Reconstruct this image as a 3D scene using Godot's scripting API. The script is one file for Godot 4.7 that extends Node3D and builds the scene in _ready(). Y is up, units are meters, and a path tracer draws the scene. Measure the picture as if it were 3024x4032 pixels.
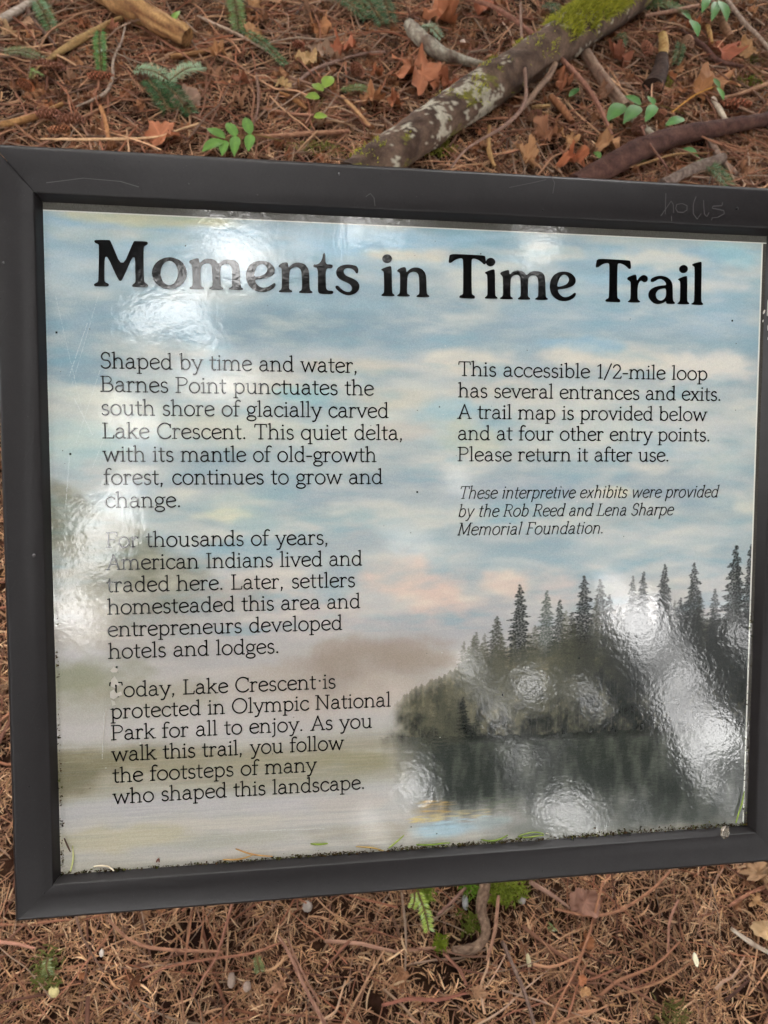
extends Node3D
# A wayside sign in a conifer wood, seen from above by a person standing before it. Metres, y up.
# The sign's own axes: x to the right, y up its face, z out of its face; its origin is the face's lower left corner.

const PW := 0.42            # visible width of the panel
const PH := 0.370436            # visible height of the panel
const FACE := 0.006         # how far the frame's front stands before the panel
var sign_base: Transform3D  # from the sign's axes to the world
var eye: Vector3
var rng := RandomNumberGenerator.new()
var rough := FastNoiseLite.new()
var fine := FastNoiseLite.new()
var names := {}
var M := {}

func _ready():
	# ---- camera, sky, light, exposure
	rng.seed = 4711
	rough.seed = 7; rough.frequency = 1.0; rough.fractal_octaves = 3
	fine.seed = 21; fine.frequency = 1.0; fine.fractal_octaves = 2
	sign_base = Transform3D(Basis(Vector3(1, 0, 0), Vector3(0, 0.529919, -0.848048), Vector3(0, 0.848048, 0.529919)), Vector3(-0.21, 0.951158, 0.157074))
	var cam := Camera3D.new(); cam.name = "camera"
	cam.fov = 67.32; cam.near = 0.05; cam.far = 300.0
	cam.transform = Transform3D(Basis(Vector3(0.989645, 0.122558, 0.07472), Vector3(0.007912, 0.473186, -0.880927), Vector3(-0.143321, 0.872396, 0.467316)), Vector3(-0.090261, 1.45, 0.193781))
	eye = Vector3(-0.090261, 1.45, 0.193781)
	var lens := CameraAttributesPhysical.new()
	lens.frustum_focal_length = 18.02; lens.frustum_near = 0.05; lens.frustum_far = 300.0
	lens.exposure_aperture = 15.0; lens.frustum_focus_distance = 0.45
	cam.attributes = lens
	add_child(cam)
	var env := Environment.new()
	env.background_mode = Environment.BG_SKY
	var sky := ProceduralSkyMaterial.new()
	sky.sky_top_color = Color(0.96, 0.955, 0.95); sky.sky_horizon_color = Color(0.93, 0.925, 0.92); sky.sky_curve = 0.2
	sky.ground_bottom_color = Color(0.1, 0.09, 0.08); sky.ground_horizon_color = Color(0.5, 0.5, 0.5)
	sky.sky_energy_multiplier = 1.0; sky.sun_angle_max = 0.0
	env.sky = Sky.new(); env.sky.sky_material = sky
	env.tonemap_mode = Environment.TONE_MAPPER_LINEAR
	env.tonemap_exposure = 18.8
	env.sdfgi_enabled = true; env.ssao_enabled = true; env.ssil_enabled = true
	var we := WorldEnvironment.new(); we.name = "world_environment"; we.environment = env
	add_child(we)
	var sun := DirectionalLight3D.new(); sun.name = "overcast_sun"
	sun.light_energy = 0.15; sun.light_angular_distance = 40.0; sun.light_color = Color(1.0, 0.97, 0.93); sun.shadow_enabled = true
	sun.sky_mode = DirectionalLight3D.SKY_MODE_LIGHT_ONLY
	add_child(sun); sun.look_at_from_position(Vector3(-2.0, 9, -4.5), Vector3.ZERO)
	make_materials()
	build_ground()
	build_forest()
	build_sign()
	build_on_sign()
	build_branches()
	build_leaves()
	build_plants()
	build_litter()

# ---------------------------------------------------------------- helpers
func c8(r: float, g: float, b: float) -> Color:      # a linear colour from sRGB numbers
	return Color(r / 255.0, g / 255.0, b / 255.0).srgb_to_linear()

func numbered(called: String) -> String:
	var n: int = names.get(called, 0)
	names[called] = n + 1
	return called if n == 0 else "%s_%03d" % [called, n]

func tag(o: Node, label: String, category: String, group := "") -> void:
	o.set_meta("label", label); o.set_meta("category", category)
	if group: o.set_meta("group", group)

func thing(called: String, label: String, category: String, at: Vector3, group := "") -> Node3D:
	var o := Node3D.new(); o.name = numbered(called); o.position = at
	tag(o, label, category, group)
	add_child(o, true)
	return o

func part(called: String, mesh: Mesh, mat: Material, parent: Node3D, in_world := true) -> MeshInstance3D:
	var o := MeshInstance3D.new(); o.name = called; o.mesh = mesh; o.material_override = mat
	if in_world: o.position = -parent.position
	parent.add_child(o, true)
	return o

func single(called: String, mesh: Mesh, mat: Material, label: String, category: String, group := "") -> MeshInstance3D:
	var o := MeshInstance3D.new(); o.name = numbered(called); o.mesh = mesh; o.material_override = mat
	tag(o, label, category, group)
	add_child(o, true)
	return o

func lift(x: float, z: float) -> float:              # the ground's height
	var d := Vector2(x - HOLE.x, z - HOLE.z).length() / 0.05
	return 0.007 * rough.get_noise_2d(x * 5.0, z * 5.0) + 0.004 * fine.get_noise_2d(x * 23.0, z * 23.0) - 0.004 - 0.045 * exp(-d * d)

const HOLE := Vector3(0.220129, 0, 0.201954)

func smooth_path(p: Array, step: float) -> PackedVector3Array:
	var out := PackedVector3Array()
	for i in p.size() - 1:
		var a: Vector3 = p[i]; var b: Vector3 = p[i + 1]
		var pre: Vector3 = p[i - 1] if i > 0 else a * 2.0 - b
		var post: Vector3 = p[i + 2] if i + 2 < p.size() else b * 2.0 - a
		var n: int = maxi(2, int(a.distance_to(b) / step))
		for k in n: out.append(a.cubic_interpolate(b, pre, post, float(k) / n))
	out.append(p[p.size() - 1])
	return out

func radius_at(r: Array, t: float) -> float:
	var f := t * (r.size() - 1)
	var i: int = mini(int(f), r.size() - 2)
	return lerpf(r[i], r[i + 1], f - i)

# a branch: a tube along a path, its skin uneven, its colour between two by noise; mark(point, angle, t) may return another colour
func tube(path: Array, radii: Array, sides: int, ca: Color, cb: Color, bump: float, sd: float, step := 0.02, mark = null, taper_end := false) -> ArrayMesh:
	var pts := smooth_path(path, step)
	var n := pts.size()
	var st := SurfaceTool.new(); st.begin(Mesh.PRIMITIVE_TRIANGLES)
	var u := Vector3.ZERO
	var mean: float = radius_at(radii, 0.5)
	for i in n:
		var t := (pts[mini(i + 1, n - 1)] - pts[maxi(i - 1, 0)]).normalized()
		if i == 0: u = t.cross(Vector3.UP if absf(t.y) < 0.9 else Vector3.RIGHT).normalized()
		else: u = (u - t * t.dot(u)).normalized()
		var v := t.cross(u)
		var r := radius_at(radii, float(i) / (n - 1))
		for j in sides:
			var a := TAU * j / sides
			var d := u * cos(a) + v * sin(a)
			var q := pts[i] + d * r
			var f := 0.35 / maxf(mean, 0.001)
			var w := rough.get_noise_3d(q.x * f + sd * 9.1, q.y * f, q.z * f)
			var w2 := fine.get_noise_3d(q.x * f * 3.1 + sd, q.y * f * 3.1, q.z * f * 3.1)
			q += d * r * bump * (w + 0.5 * w2)
			var col := ca.lerp(cb, clampf(0.5 + 0.9 * w2 + 0.5 * w, 0.0, 1.0))
			if mark != null: col = mark.call(q, a, float(i) / (n - 1), col)
			st.set_color(col); st.add_vertex(q)
	for i in n - 1:
		for j in sides:
			var k := (j + 1) % sides
			var A := i * sides + j; var B := i * sides + k; var C := A + sides; var D := B + sides
			st.add_index(A); st.add_index(C); st.add_index(D)
			st.add_index(A); st.add_index(D); st.add_index(B)
	for e in 2:                                       # the two ends, broken unevenly
		var ring: int = 0 if e == 0 else n - 1
		var dirn := (pts[1] - pts[0]).normalized() * -1.0 if e == 0 else (pts[n - 1] - pts[n - 2]).normalized()
		st.set_color(cb.lerp(ca, 0.5)); st.add_vertex(pts[ring] + dirn * radius_at(radii, float(e)) * (0.4 if not taper_end else 1.5))
		var mid: int = n * sides + e
		for j in sides:
			var k := (j + 1) % sides
			st.add_index(mid)
			st.add_index(ring * sides + (k if e == 0 else j)); st.add_index(ring * sides + (j if e == 0 else k))
	st.generate_normals()
	return st.commit()

# a leaf: rim(angle) gives its outline round the middle; it curls up at its edges and is creased
func leaf_mesh(size: float, rim, curl: float, sd: float, ca: Color, cb: Color) -> ArrayMesh:
	var st := SurfaceTool.new(); st.begin(Mesh.PRIMITIVE_TRIANGLES)
	var n := 64
	st.set_color(ca); st.add_vertex(Vector3(0, size * 0.02, 0))
	for ring in [0.2, 0.4, 0.6, 0.8, 1.0]:
		for k in n:
			var a := TAU * k / n
			var r: float = rim.call(a) * size * ring
			var p := Vector3(cos(a) * r, 0, sin(a) * r)
			var w := rough.get_noise_2d(p.x / size * 1.6 + sd * 5.0, p.z / size * 1.6)
			p.y = curl * size * (w * 1.1 * ring + 0.35 * ring * ring * (0.4 + cos(a * 2.0 + sd)) + 0.15)
			p.y += size * 0.05 * curl * fine.get_noise_2d(p.x / size * 7.0 + sd * 3.0, p.z / size * 7.0)
			p.x *= 1.0 - 0.25 * curl * ring
			var vein := 0.5 + 0.5 * fine.get_noise_2d(p.x / size * 6.0 + sd, p.z / size * 6.0)
			var rib := 0.0
			for lobe in [0.0, 0.9, -0.95, 1.95, -2.0]: rib = maxf(rib, 1.0 - absf(wrapf(a - lobe, -PI, PI)) * ring / 0.07)
			st.set_color(ca.lerp(cb, vein) * (1.0 + 0.35 * clampf(rib, 0.0, 1.0))); st.add_vertex(p)
	for k in n:
		var k2 := (k + 1) % n
		st.add_index(0); st.add_index(1 + k); st.add_index(1 + k2)
		for ring in 4:
			var A := 1 + ring * n + k; var B := 1 + ring * n + k2
			st.add_index(A); st.add_index(A + n); st.add_index(B + n)
			st.add_index(A); st.add_index(B + n); st.add_index(B)
	st.generate_normals()
	return st.commit()

func rim_maple(a: float) -> float:
	var best := 0.27
	for lobe in [[0.0, 0.56], [0.9, 0.52], [-0.95, 0.54], [1.95, 0.42], [-2.0, 0.4]]:
		var d := absf(wrapf(a - lobe[0], -PI, PI))
		best = maxf(best, lobe[1] * (1.0 - 0.62 * pow(d / 0.5, 1.4)) + 0.03 * sin(a * 17.0))
	return best

func rim_oval(a: float) -> float:
	return 0.5 * (0.55 + 0.45 * absf(cos(a))) * (1.0 + 0.05 * sin(a * 13.0))

func rim_ragged(a: float) -> float:
	return 0.34 + 0.16 * sin(a * 3.0 + 0.6) * cos(a) + 0.07 * sin(a * 9.0) + 0.05 * sin(a * 16.0 + 1.0)

# ---------------------------------------------------------------- materials
func noise_tex(freq: float, octaves: int, seed_: int, lo: Color, hi: Color, size := 512, kind := FastNoiseLite.TYPE_SIMPLEX_SMOOTH) -> NoiseTexture2D:
	var f := FastNoiseLite.new(); f.noise_type = kind; f.frequency = freq; f.fractal_octaves = octaves; f.seed = seed_
	var t := NoiseTexture2D.new(); t.width = size; t.height = size; t.seamless = true; t.noise = f
	var g := Gradient.new(); g.set_color(0, lo); g.set_color(1, hi); t.color_ramp = g
	return t

func skin(rough_: float, spec := 0.5, vertex := true) -> StandardMaterial3D:
	var m := StandardMaterial3D.new()
	m.roughness = rough_; m.metallic_specular = spec; m.vertex_color_use_as_albedo = vertex
	return m

func grain(m: StandardMaterial3D, scale: float, relief: float, tex: Texture2D) -> void:
	m.uv1_triplanar = true; m.uv1_scale = Vector3.ONE * scale
	m.heightmap_enabled = true; m.heightmap_texture = tex; m.heightmap_scale = relief

func make_materials():
	var dots := noise_tex(0.06, 4, 3, Color.BLACK, Color.WHITE)
	var tone := noise_tex(0.02, 5, 8, Color(0.62, 0.62, 0.62), Color(1, 1, 1))
	M.bark = skin(0.85, 0.3); grain(M.bark, 9.0, 0.3, dots); M.bark.albedo_texture = tone
	M.wood = skin(0.8, 0.35); grain(M.wood, 12.0, 0.05, dots); M.wood.albedo_texture = tone
	M.twig = skin(0.85, 0.3)
	M.leaf = skin(0.7, 0.35); grain(M.leaf, 25.0, 0.03, dots); M.leaf.backlight_enabled = true; M.leaf.backlight = Color(0.25, 0.2, 0.15)
	M.green = skin(0.5, 0.35); M.green.backlight_enabled = true; M.green.backlight = Color(0.2, 0.3, 0.1)
	M.needle = skin(0.6, 0.4)
	M.moss = skin(0.9, 0.2)
	M.cone = skin(0.75, 0.35)
	M.stone = skin(0.85, 0.3); grain(M.stone, 30.0, 0.05, dots)
	M.soil = skin(0.95, 0.2)
	M.soil.albedo_texture = noise_tex(0.03, 5, 12, Color(0.45, 0.42, 0.4), Color(1, 1, 1)); grain(M.soil, 2.2, 0.6, dots); M.soil.uv1_world_triplanar = true
	# the frame: satin charcoal paint over metal, with a fine tooth and faint mottling
	M.paint = StandardMaterial3D.new()
	M.paint.albedo_color = Color(0.43, 0.43, 0.43); M.paint.roughness = 0.34; M.paint.metallic_specular = 0.42
	grain(M.paint, 7.0, 0.004, dots)
	M.paint.albedo_texture = paint_skin()
	M.dark = StandardMaterial3D.new(); M.dark.albedo_color = Color(0.05, 0.05, 0.05); M.dark.roughness = 0.6
	M.scuff = StandardMaterial3D.new(); M.scuff.albedo_color = Color(0.27, 0.255, 0.26); M.scuff.roughness = 0.7
	M.drop = StandardMaterial3D.new(); M.drop.albedo_color = Color(0.3, 0.29, 0.29); M.drop.roughness = 0.15
	M.pit = StandardMaterial3D.new(); M.pit.albedo_color = Color(0.03, 0.03, 0.03); M.pit.roughness = 0.6
	M.chip = StandardMaterial3D.new(); M.chip.albedo_color = Color(0.78, 0.76, 0.72); M.chip.roughness = 0.7; grain(M.chip, 200.0, 0.02, dots)
	# the panel: a picture under a clear gloss that is not quite flat
	var ripple := noise_tex(0.055, 4, 77, Color.BLACK, Color.WHITE, 1024)
	(ripple.noise as FastNoiseLite).fractal_gain = 0.72; ripple.as_normal_map = true; ripple.bump_strength = 8.0; ripple.color_ramp = null
	M.ripple = ripple
	M.print = StandardMaterial3D.new()
	M.print.albedo_texture = paint_print(); M.print.texture_repeat = false
	M.print.roughness = 0.075; M.print.metallic_specular = 0.56
	M.print.normal_enabled = true; M.print.normal_texture = ripple; M.print.normal_scale = 0.0105
	M.ink = StandardMaterial3D.new(); M.ink.albedo_color = Color(0.03, 0.03, 0.035); M.ink.roughness = 0.09; M.ink.metallic_specular = 0.56
	M.ink.uv1_triplanar = true; M.ink.uv1_scale = Vector3.ONE * 2.4
	M.ink.normal_enabled = true; M.ink.normal_texture = ripple; M.ink.normal_scale = 0.0105
	M.resin = StandardMaterial3D.new(); M.resin.albedo_color = Color(0.9, 0.86, 0.8, 0.12); M.resin.roughness = 0.12
	M.resin.refraction_enabled = true; M.resin.refraction_scale = 0.05
	M.crown = skin(0.75, 0.3); M.trunk = skin(0.9, 0.25); grain(M.trunk, 3.0, 1.2, dots)

func paint_skin() -> ImageTexture:                    # charcoal paint: faint mottling, dust specks, pin holes and hairline scratches
	var n := 512
	var img := Image.create_empty(n, n, false, Image.FORMAT_RGB8)
	for y in n:
		for x in n:
			var k := 0.35 + 0.025 * rough.get_noise_2d(x * 0.02, y * 0.02) + 0.02 * fine.get_noise_2d(x * 0.15, y * 0.15)
			img.set_pixel(x, y, Color(k * 1.04, k * 0.97, k * 0.99))
	for k in 260: img.set_pixel(rng.randi_range(1, n - 2), rng.randi_range(1, n - 2), Color(0.5, 0.49, 0.49) * rng.randf_range(0.9, 1.5))
	for k in 60: img.fill_rect(Rect2i(rng.randi_range(1, n - 4), rng.randi_range(1, n - 4), 2, 1 + rng.randi() % 2), Color(0.16, 0.15, 0.15))
	for k in 26:
		var p := Vector2(rng.randf_range(30, n - 30), rng.randf_range(30, n - 30)); var d := Vector2.from_angle(rng.randf() * TAU)
		for j in rng.randi_range(8, 60):
			p += d; d = d.rotated(rng.randfn() * 0.02)
			if p.x > 1 and p.y > 1 and p.x < n - 2 and p.y < n - 2: img.set_pixelv(Vector2i(p), img.get_pixelv(Vector2i(p)).lerp(Color(0.55, 0.53, 0.53), 0.4))
	return ImageTexture.create_from_image(img)

# ---------------------------------------------------------------- the picture printed on the panel
func paint_print() -> ImageTexture:
	var w := 240; var h := 212
	var cols := PackedColorArray(); cols.resize(w * h)
	var bands := [[-0.017, 172, 200, 205], [0.0039, 178, 198, 198], [0.0318, 152, 192, 214], [0.0737, 160, 188, 202], [0.13, 156, 184, 196], [0.1867, 148, 176, 190], [0.2222, 178, 190, 194], [0.2651, 190, 198, 194], [0.3226, 184, 200, 198], [0.3732, 176, 190, 192], [0.4168, 166, 182, 190], [0.4533, 176, 190, 190], [0.5046, 168, 188, 194], [0.5637, 186, 188, 188], [0.6231, 184, 180, 180], [0.6829, 178, 174, 172], [0.728, 186, 178, 170], [0.7884, 184, 180, 176], [0.8341, 160, 152, 128], [0.8684, 158, 152, 128], [0.9029, 180, 178, 174], [0.9568, 182, 178, 172], [1.0343, 176, 170, 150]]
	for y in h:
		var v := (y + 0.5) / h
		for x in w:
			var vv := v + 0.02 * rough.get_noise_2d(x * 0.012 + 3.0, y * 0.03)
			var k := 0
			while k < bands.size() - 2 and bands[k + 1][0] < vv: k += 1
			var a = bands[k]; var b = bands[k + 1]
			var t := smoothstep(a[0], b[0], vv)
			var col := Color(lerpf(a[1], b[1], t), lerpf(a[2], b[2], t), lerpf(a[3], b[3], t)) / 255.0
			# streaks of thin cloud
			if v < 0.62:
				var s := rough.get_noise_2d(x * 0.017 + y * 0.006, y * 0.075 + 40.0)
				col = col.lerp(Color(0.84, 0.82, 0.76), clampf(s * 1.2, 0.0, 0.5))
				s = rough.get_noise_2d(x * 0.02 + 70.0, y * 0.07)
				col = col.lerp(Color(0.54, 0.64, 0.7), clampf(s * 0.9, 0.0, 0.4))
			else:
				var s := rough.get_noise_2d(x * 0.012 + 9.0, y * 0.16)
				col = col.lerp(Color(0.8, 0.76, 0.7), clampf(s * 0.7, 0.0, 0.3))
			cols[y * w + x] = col
	for b in [
		[0.1168, 0.013, 0.1184, 0.0133, 214, 205, 150, 0.7],
		[0.1988, 0.01, 0.0395, 0.0104, 220, 200, 120, 0.6],
		[0.0589, 0.0371, 0.0789, 0.0148, 200, 200, 180, 0.5],
		[0.4188, 0.0333, 0.1053, 0.0296, 138, 190, 220, 0.8],
		[0.4632, 0.0508, 0.0592, 0.0119, 220, 205, 175, 0.75],
		[0.5473, 0.0449, 0.0789, 0.0119, 205, 200, 190, 0.6],
		[0.6668, 0.0395, 0.0789, 0.0163, 215, 210, 190, 0.6],
		[0.547, 0.0131, 0.0987, 0.0163, 150, 200, 225, 0.6],
		[0.8324, 0.0431, 0.1184, 0.0178, 222, 216, 200, 0.75],
		[0.9464, 0.0232, 0.0526, 0.0296, 150, 205, 218, 0.8],
		[0.8902, 0.0777, 0.1053, 0.0119, 205, 208, 205, 0.6],
		[0.7841, 0.0745, 0.1316, 0.0104, 150, 195, 215, 0.6],
		[0.3066, 0.0935, 0.1316, 0.0296, 150, 180, 200, 0.5],
		[0.1143, 0.1617, 0.1711, 0.0444, 126, 160, 178, 0.75],
		[0.0322, 0.2246, 0.0789, 0.0444, 124, 160, 178, 0.75],
		[0.3185, 0.1623, 0.1579, 0.037, 130, 162, 178, 0.75],
		[0.548, 0.1482, 0.1316, 0.037, 142, 170, 186, 0.75],
		[0.7506, 0.1418, 0.1711, 0.0296, 154, 182, 198, 0.7],
		[0.9205, 0.129, 0.0789, 0.0444, 160, 190, 208, 0.7],
		[0.7168, 0.1833, 0.0789, 0.0163, 140, 190, 218, 0.7],
		[0.5485, 0.2093, 0.0921, 0.0193, 216, 208, 190, 0.8],
		[0.7657, 0.2043, 0.1316, 0.0222, 222, 212, 192, 0.8],
		[0.9228, 0.212, 0.0921, 0.037, 224, 216, 202, 0.8],
		[0.3934, 0.2235, 0.0789, 0.0178, 210, 200, 178, 0.7],
		[0.4381, 0.2725, 0.0789, 0.0193, 205, 198, 176, 0.6],
		[0.5888, 0.2556, 0.0921, 0.0222, 206, 200, 186, 0.6],
		[0.5227, 0.2857, 0.0526, 0.0193, 150, 196, 210, 0.7],
		[0.3242, 0.2671, 0.0592, 0.0148, 150, 200, 204, 0.7],
		[0.0427, 0.2716, 0.0592, 0.0163, 206, 212, 196, 0.7],
		[0.1119, 0.3048, 0.1316, 0.037, 204, 204, 186, 0.6],
		[0.0412, 0.3464, 0.0724, 0.037, 176, 208, 204, 0.7],
		[0.2436, 0.3243, 0.1053, 0.0296, 200, 202, 184, 0.6],
		[0.6842, 0.2984, 0.1579, 0.0296, 206, 206, 196, 0.6],
		[0.882, 0.3114, 0.1184, 0.0296, 196, 200, 200, 0.6],
		[0.5494, 0.3291, 0.0592, 0.0296, 198, 200, 170, 0.6],
		[0.4575, 0.3225, 0.0658, 0.0193, 206, 186, 170, 0.5],
		[0.8397, 0.3498, 0.1316, 0.0222, 186, 200, 204, 0.6],
		[0.9421, 0.3725, 0.0724, 0.0222, 200, 206, 196, 0.5],
		[0.5168, 0.4098, 0.0724, 0.0296, 156, 172, 182, 0.6],
		[0.6174, 0.4176, 0.0921, 0.0267, 164, 178, 190, 0.7],
		[0.8267, 0.4108, 0.1447, 0.0296, 148, 170, 184, 0.8],
		[0.9587, 0.4347, 0.0658, 0.0222, 150, 180, 190, 0.7],
		[0.777, 0.4167, 0.0461, 0.0104, 224, 216, 180, 0.7],
		[0.9888, 0.4427, 0.0329, 0.0148, 226, 220, 196, 0.6],
		[0.2303, 0.43, 0.0789, 0.0193, 196, 206, 190, 0.6],
		[0.2922, 0.4161, 0.0658, 0.0133, 140, 178, 190, 0.6],
		[0.2179, 0.4511, 0.0526, 0.0119, 224, 220, 180, 0.7],
		[0.267, 0.4658, 0.0592, 0.0148, 150, 186, 194, 0.6],
		[0.3804, 0.4526, 0.0789, 0.0193, 170, 190, 190, 0.6],
		[0.3931, 0.4964, 0.0921, 0.0222, 168, 176, 182, 0.6],
		[0.3548, 0.4813, 0.0526, 0.0148, 210, 200, 190, 0.4],
		[0.6181, 0.4773, 0.1053, 0.0222, 188, 196, 196, 0.6],
		[0.8285, 0.4876, 0.1579, 0.0222, 196, 200, 198, 0.6],
		[0.6187, 0.53, 0.1579, 0.0193, 160, 184, 194, 0.7],
		[0.866, 0.5425, 0.1579, 0.0222, 178, 192, 196, 0.6],
		[0.4713, 0.5567, 0.0724, 0.0444, 228, 196, 178, 0.9],
		[0.5178, 0.5877, 0.0592, 0.037, 226, 192, 174, 0.85],
		[0.6123, 0.5713, 0.0395, 0.0296, 226, 196, 178, 0.85],
		[0.6954, 0.5772, 0.0395, 0.0296, 214, 196, 188, 0.7],
		[0.4319, 0.5337, 0.0526, 0.0296, 206, 196, 186, 0.6],
		[0.2663, 0.552, 0.0921, 0.0444, 206, 194, 184, 0.6],
		[0.3416, 0.6122, 0.0789, 0.037, 202, 190, 182, 0.6],
		[0.5517, 0.6339, 0.1053, 0.0296, 168, 172, 178, 0.6],
		[0.4848, 0.6541, 0.0789, 0.0222, 176, 172, 174, 0.6],
		[0.6542, 0.622, 0.0789, 0.0222, 180, 184, 190, 0.5],
		[0.01, 0.456, 0.0526, 0.0519, 134, 132, 104, 0.9],
		[0.0498, 0.4981, 0.0789, 0.0444, 140, 136, 112, 0.8],
		[0.1261, 0.5346, 0.0855, 0.037, 156, 152, 134, 0.7],
		[0.0196, 0.5462, 0.0592, 0.0593, 150, 144, 124, 0.8],
		[0.2042, 0.5792, 0.0789, 0.0296, 172, 162, 150, 0.6],
		[0.0474, 0.6171, 0.0921, 0.0444, 166, 156, 138, 0.7],
		[0.0281, 0.7012, 0.0921, 0.0444, 142, 144, 112, 0.8],
		[0.117, 0.7268, 0.1053, 0.0296, 160, 154, 130, 0.6],
		[0.0329, 0.7513, 0.0789, 0.0222, 176, 172, 162, 0.7],
		[0.074, 0.7823, 0.1316, 0.0222, 190, 184, 180, 0.7],
		[0.4321, 0.6671, 0.0987, 0.0252, 170, 152, 136, 0.85],
		[0.485, 0.6842, 0.0724, 0.0222, 166, 148, 130, 0.8],
		[0.367, 0.6943, 0.0987, 0.0267, 178, 162, 148, 0.7],
		[0.2903, 0.7131, 0.1053, 0.0296, 182, 168, 154, 0.6],
		[0.3539, 0.7532, 0.1053, 0.0296, 200, 184, 170, 0.7],
		[0.4322, 0.7346, 0.0658, 0.037, 206, 190, 176, 0.6],
		[0.2645, 0.7782, 0.1316, 0.0267, 186, 180, 176, 0.6],
		[0.0433, 0.8237, 0.1316, 0.0252, 136, 128, 92, 0.75],
		[0.1766, 0.832, 0.1316, 0.0207, 150, 140, 108, 0.7],
		[0.3022, 0.8399, 0.1053, 0.0193, 158, 150, 120, 0.65],
		[0.4059, 0.8464, 0.0724, 0.0193, 150, 142, 104, 0.8],
		[0.0192, 0.8438, 0.0592, 0.0296, 118, 110, 78, 0.8],
		[0.1021, 0.9004, 0.1447, 0.0193, 182, 178, 180, 0.7],
		[0.3018, 0.9112, 0.1316, 0.0163, 184, 180, 182, 0.7],
		[0.2127, 0.9346, 0.1711, 0.0148, 196, 188, 170, 0.6],
		[0.0649, 0.9489, 0.1316, 0.0252, 186, 176, 140, 0.8],
		[0.2377, 0.9628, 0.1579, 0.0148, 170, 168, 150, 0.7],
		[0.4191, 0.9619, 0.0921, 0.0193, 172, 162, 142, 0.7],
		[0.3927, 0.914, 0.0724, 0.0178, 190, 178, 166, 0.6],
		[0.5268, 0.9704, 0.0724, 0.0148, 160, 196, 214, 0.9],
		[0.5956, 0.96, 0.0395, 0.0104, 166, 190, 196, 0.7],
		[0.5062, 0.9338, 0.0329, 0.0178, 190, 160, 110, 0.6],
		[0.554, 0.9373, 0.0329, 0.0148, 160, 170, 160, 0.5],
		[0.7661, 0.9649, 0.1711, 0.0296, 112, 118, 112, 0.7],
		[0.9138, 0.9596, 0.1316, 0.037, 96, 102, 98, 0.8],
		[0.6945, 0.9835, 0.1184, 0.0178, 126, 130, 124, 0.7],
		[0.9151, 1.0089, 0.1053, 0.0178, 130, 136, 130, 0.6]
	]:
		var cx: float = b[0] * w; var cy: float = b[1] * h; var rx: float = b[2] * w; var ry: float = b[3] * h
		for y in range(maxi(0, int(cy - ry * 1.6)), mini(h, int(cy + ry * 1.6) + 1)):
			for x in range(maxi(0, int(cx - rx * 1.6)), mini(w, int(cx + rx * 1.6) + 1)):
				var d := Vector2((x - cx) / rx, (y - cy) / ry).length() + 0.55 * rough.get_noise_2d(x * 0.05 + b[4], y * 0.09 + b[5])
				var a: float = b[7] * (1.0 - smoothstep(0.35, 1.15, d))
				if a > 0.0: cols[y * w + x] = cols[y * w + x].lerp(Color(b[4] / 255.0, b[5] / 255.0, b[6] / 255.0), a)
	for hill in [[[Vector2(-0.0116, 0.3956), Vector2(0.0224, 0.4163), Vector2(0.0625, 0.4455), Vector2(0.1091, 0.478), Vector2(0.1684, 0.5177), Vector2(0.2414, 0.56)], Color8(122, 122, 96), 0.15, 0.9], [[Vector2(0.2651, 0.6988), Vector2(0.3158, 0.6811), Vector2(0.38, 0.6637), Vector2(0.4321, 0.6522), Vector2(0.4584, 0.6517), Vector2(0.4882, 0.6678), Vector2(0.5252, 0.701), Vector2(0.5798, 0.7416)], Color8(160, 142, 128), 0.11, 0.8]]:   # misty slopes across the lake
		for x in w:
			var u := (x + 0.5) / w
			if u < hill[0][0].x or u > hill[0][hill[0].size() - 1].x: continue
			var ends := smoothstep(hill[0][0].x, hill[0][0].x + 0.1 * (1.0 if hill[2] < 0.14 else 0.0) + 0.001, u) * (1.0 - smoothstep(hill[0][hill[0].size() - 1].x - 0.16, hill[0][hill[0].size() - 1].x, u))
			var yt := profile(hill[0], u) + 0.006 * fine.get_noise_1d(u * 70.0)
			for y in range(maxi(0, int(yt * h) - 3), mini(h, int((yt + hill[2] * 1.4) * h))):
				var d := (y + 0.5) / h - yt
				var a: float = ends * hill[3] * smoothstep(-0.012, 0.012, d) * (1.0 - smoothstep(0.2, 1.3, d / hill[2])) * (0.8 + 0.5 * rough.get_noise_2d(x * 0.06, y * 0.06))
				cols[y * w + x] = cols[y * w + x].lerp(hill[1], clampf(a, 0.0, 1.0))
	for i in cols.size():                             # sun-bleached ink: paler and greyer than when it was new
		var g := cols[i].get_luminance()
		cols[i] = cols[i].lerp(Color(g, g, g * 0.975), 0.3)
	var img := Image.create_empty(w, h, false, Image.FORMAT_RGB8)
	for y in h:
		for x in w: img.set_pixel(x, y, cols[y * w + x])
	var W := 1280; var H := 1130
	img.resize(W, H, Image.INTERPOLATE_CUBIC)
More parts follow.
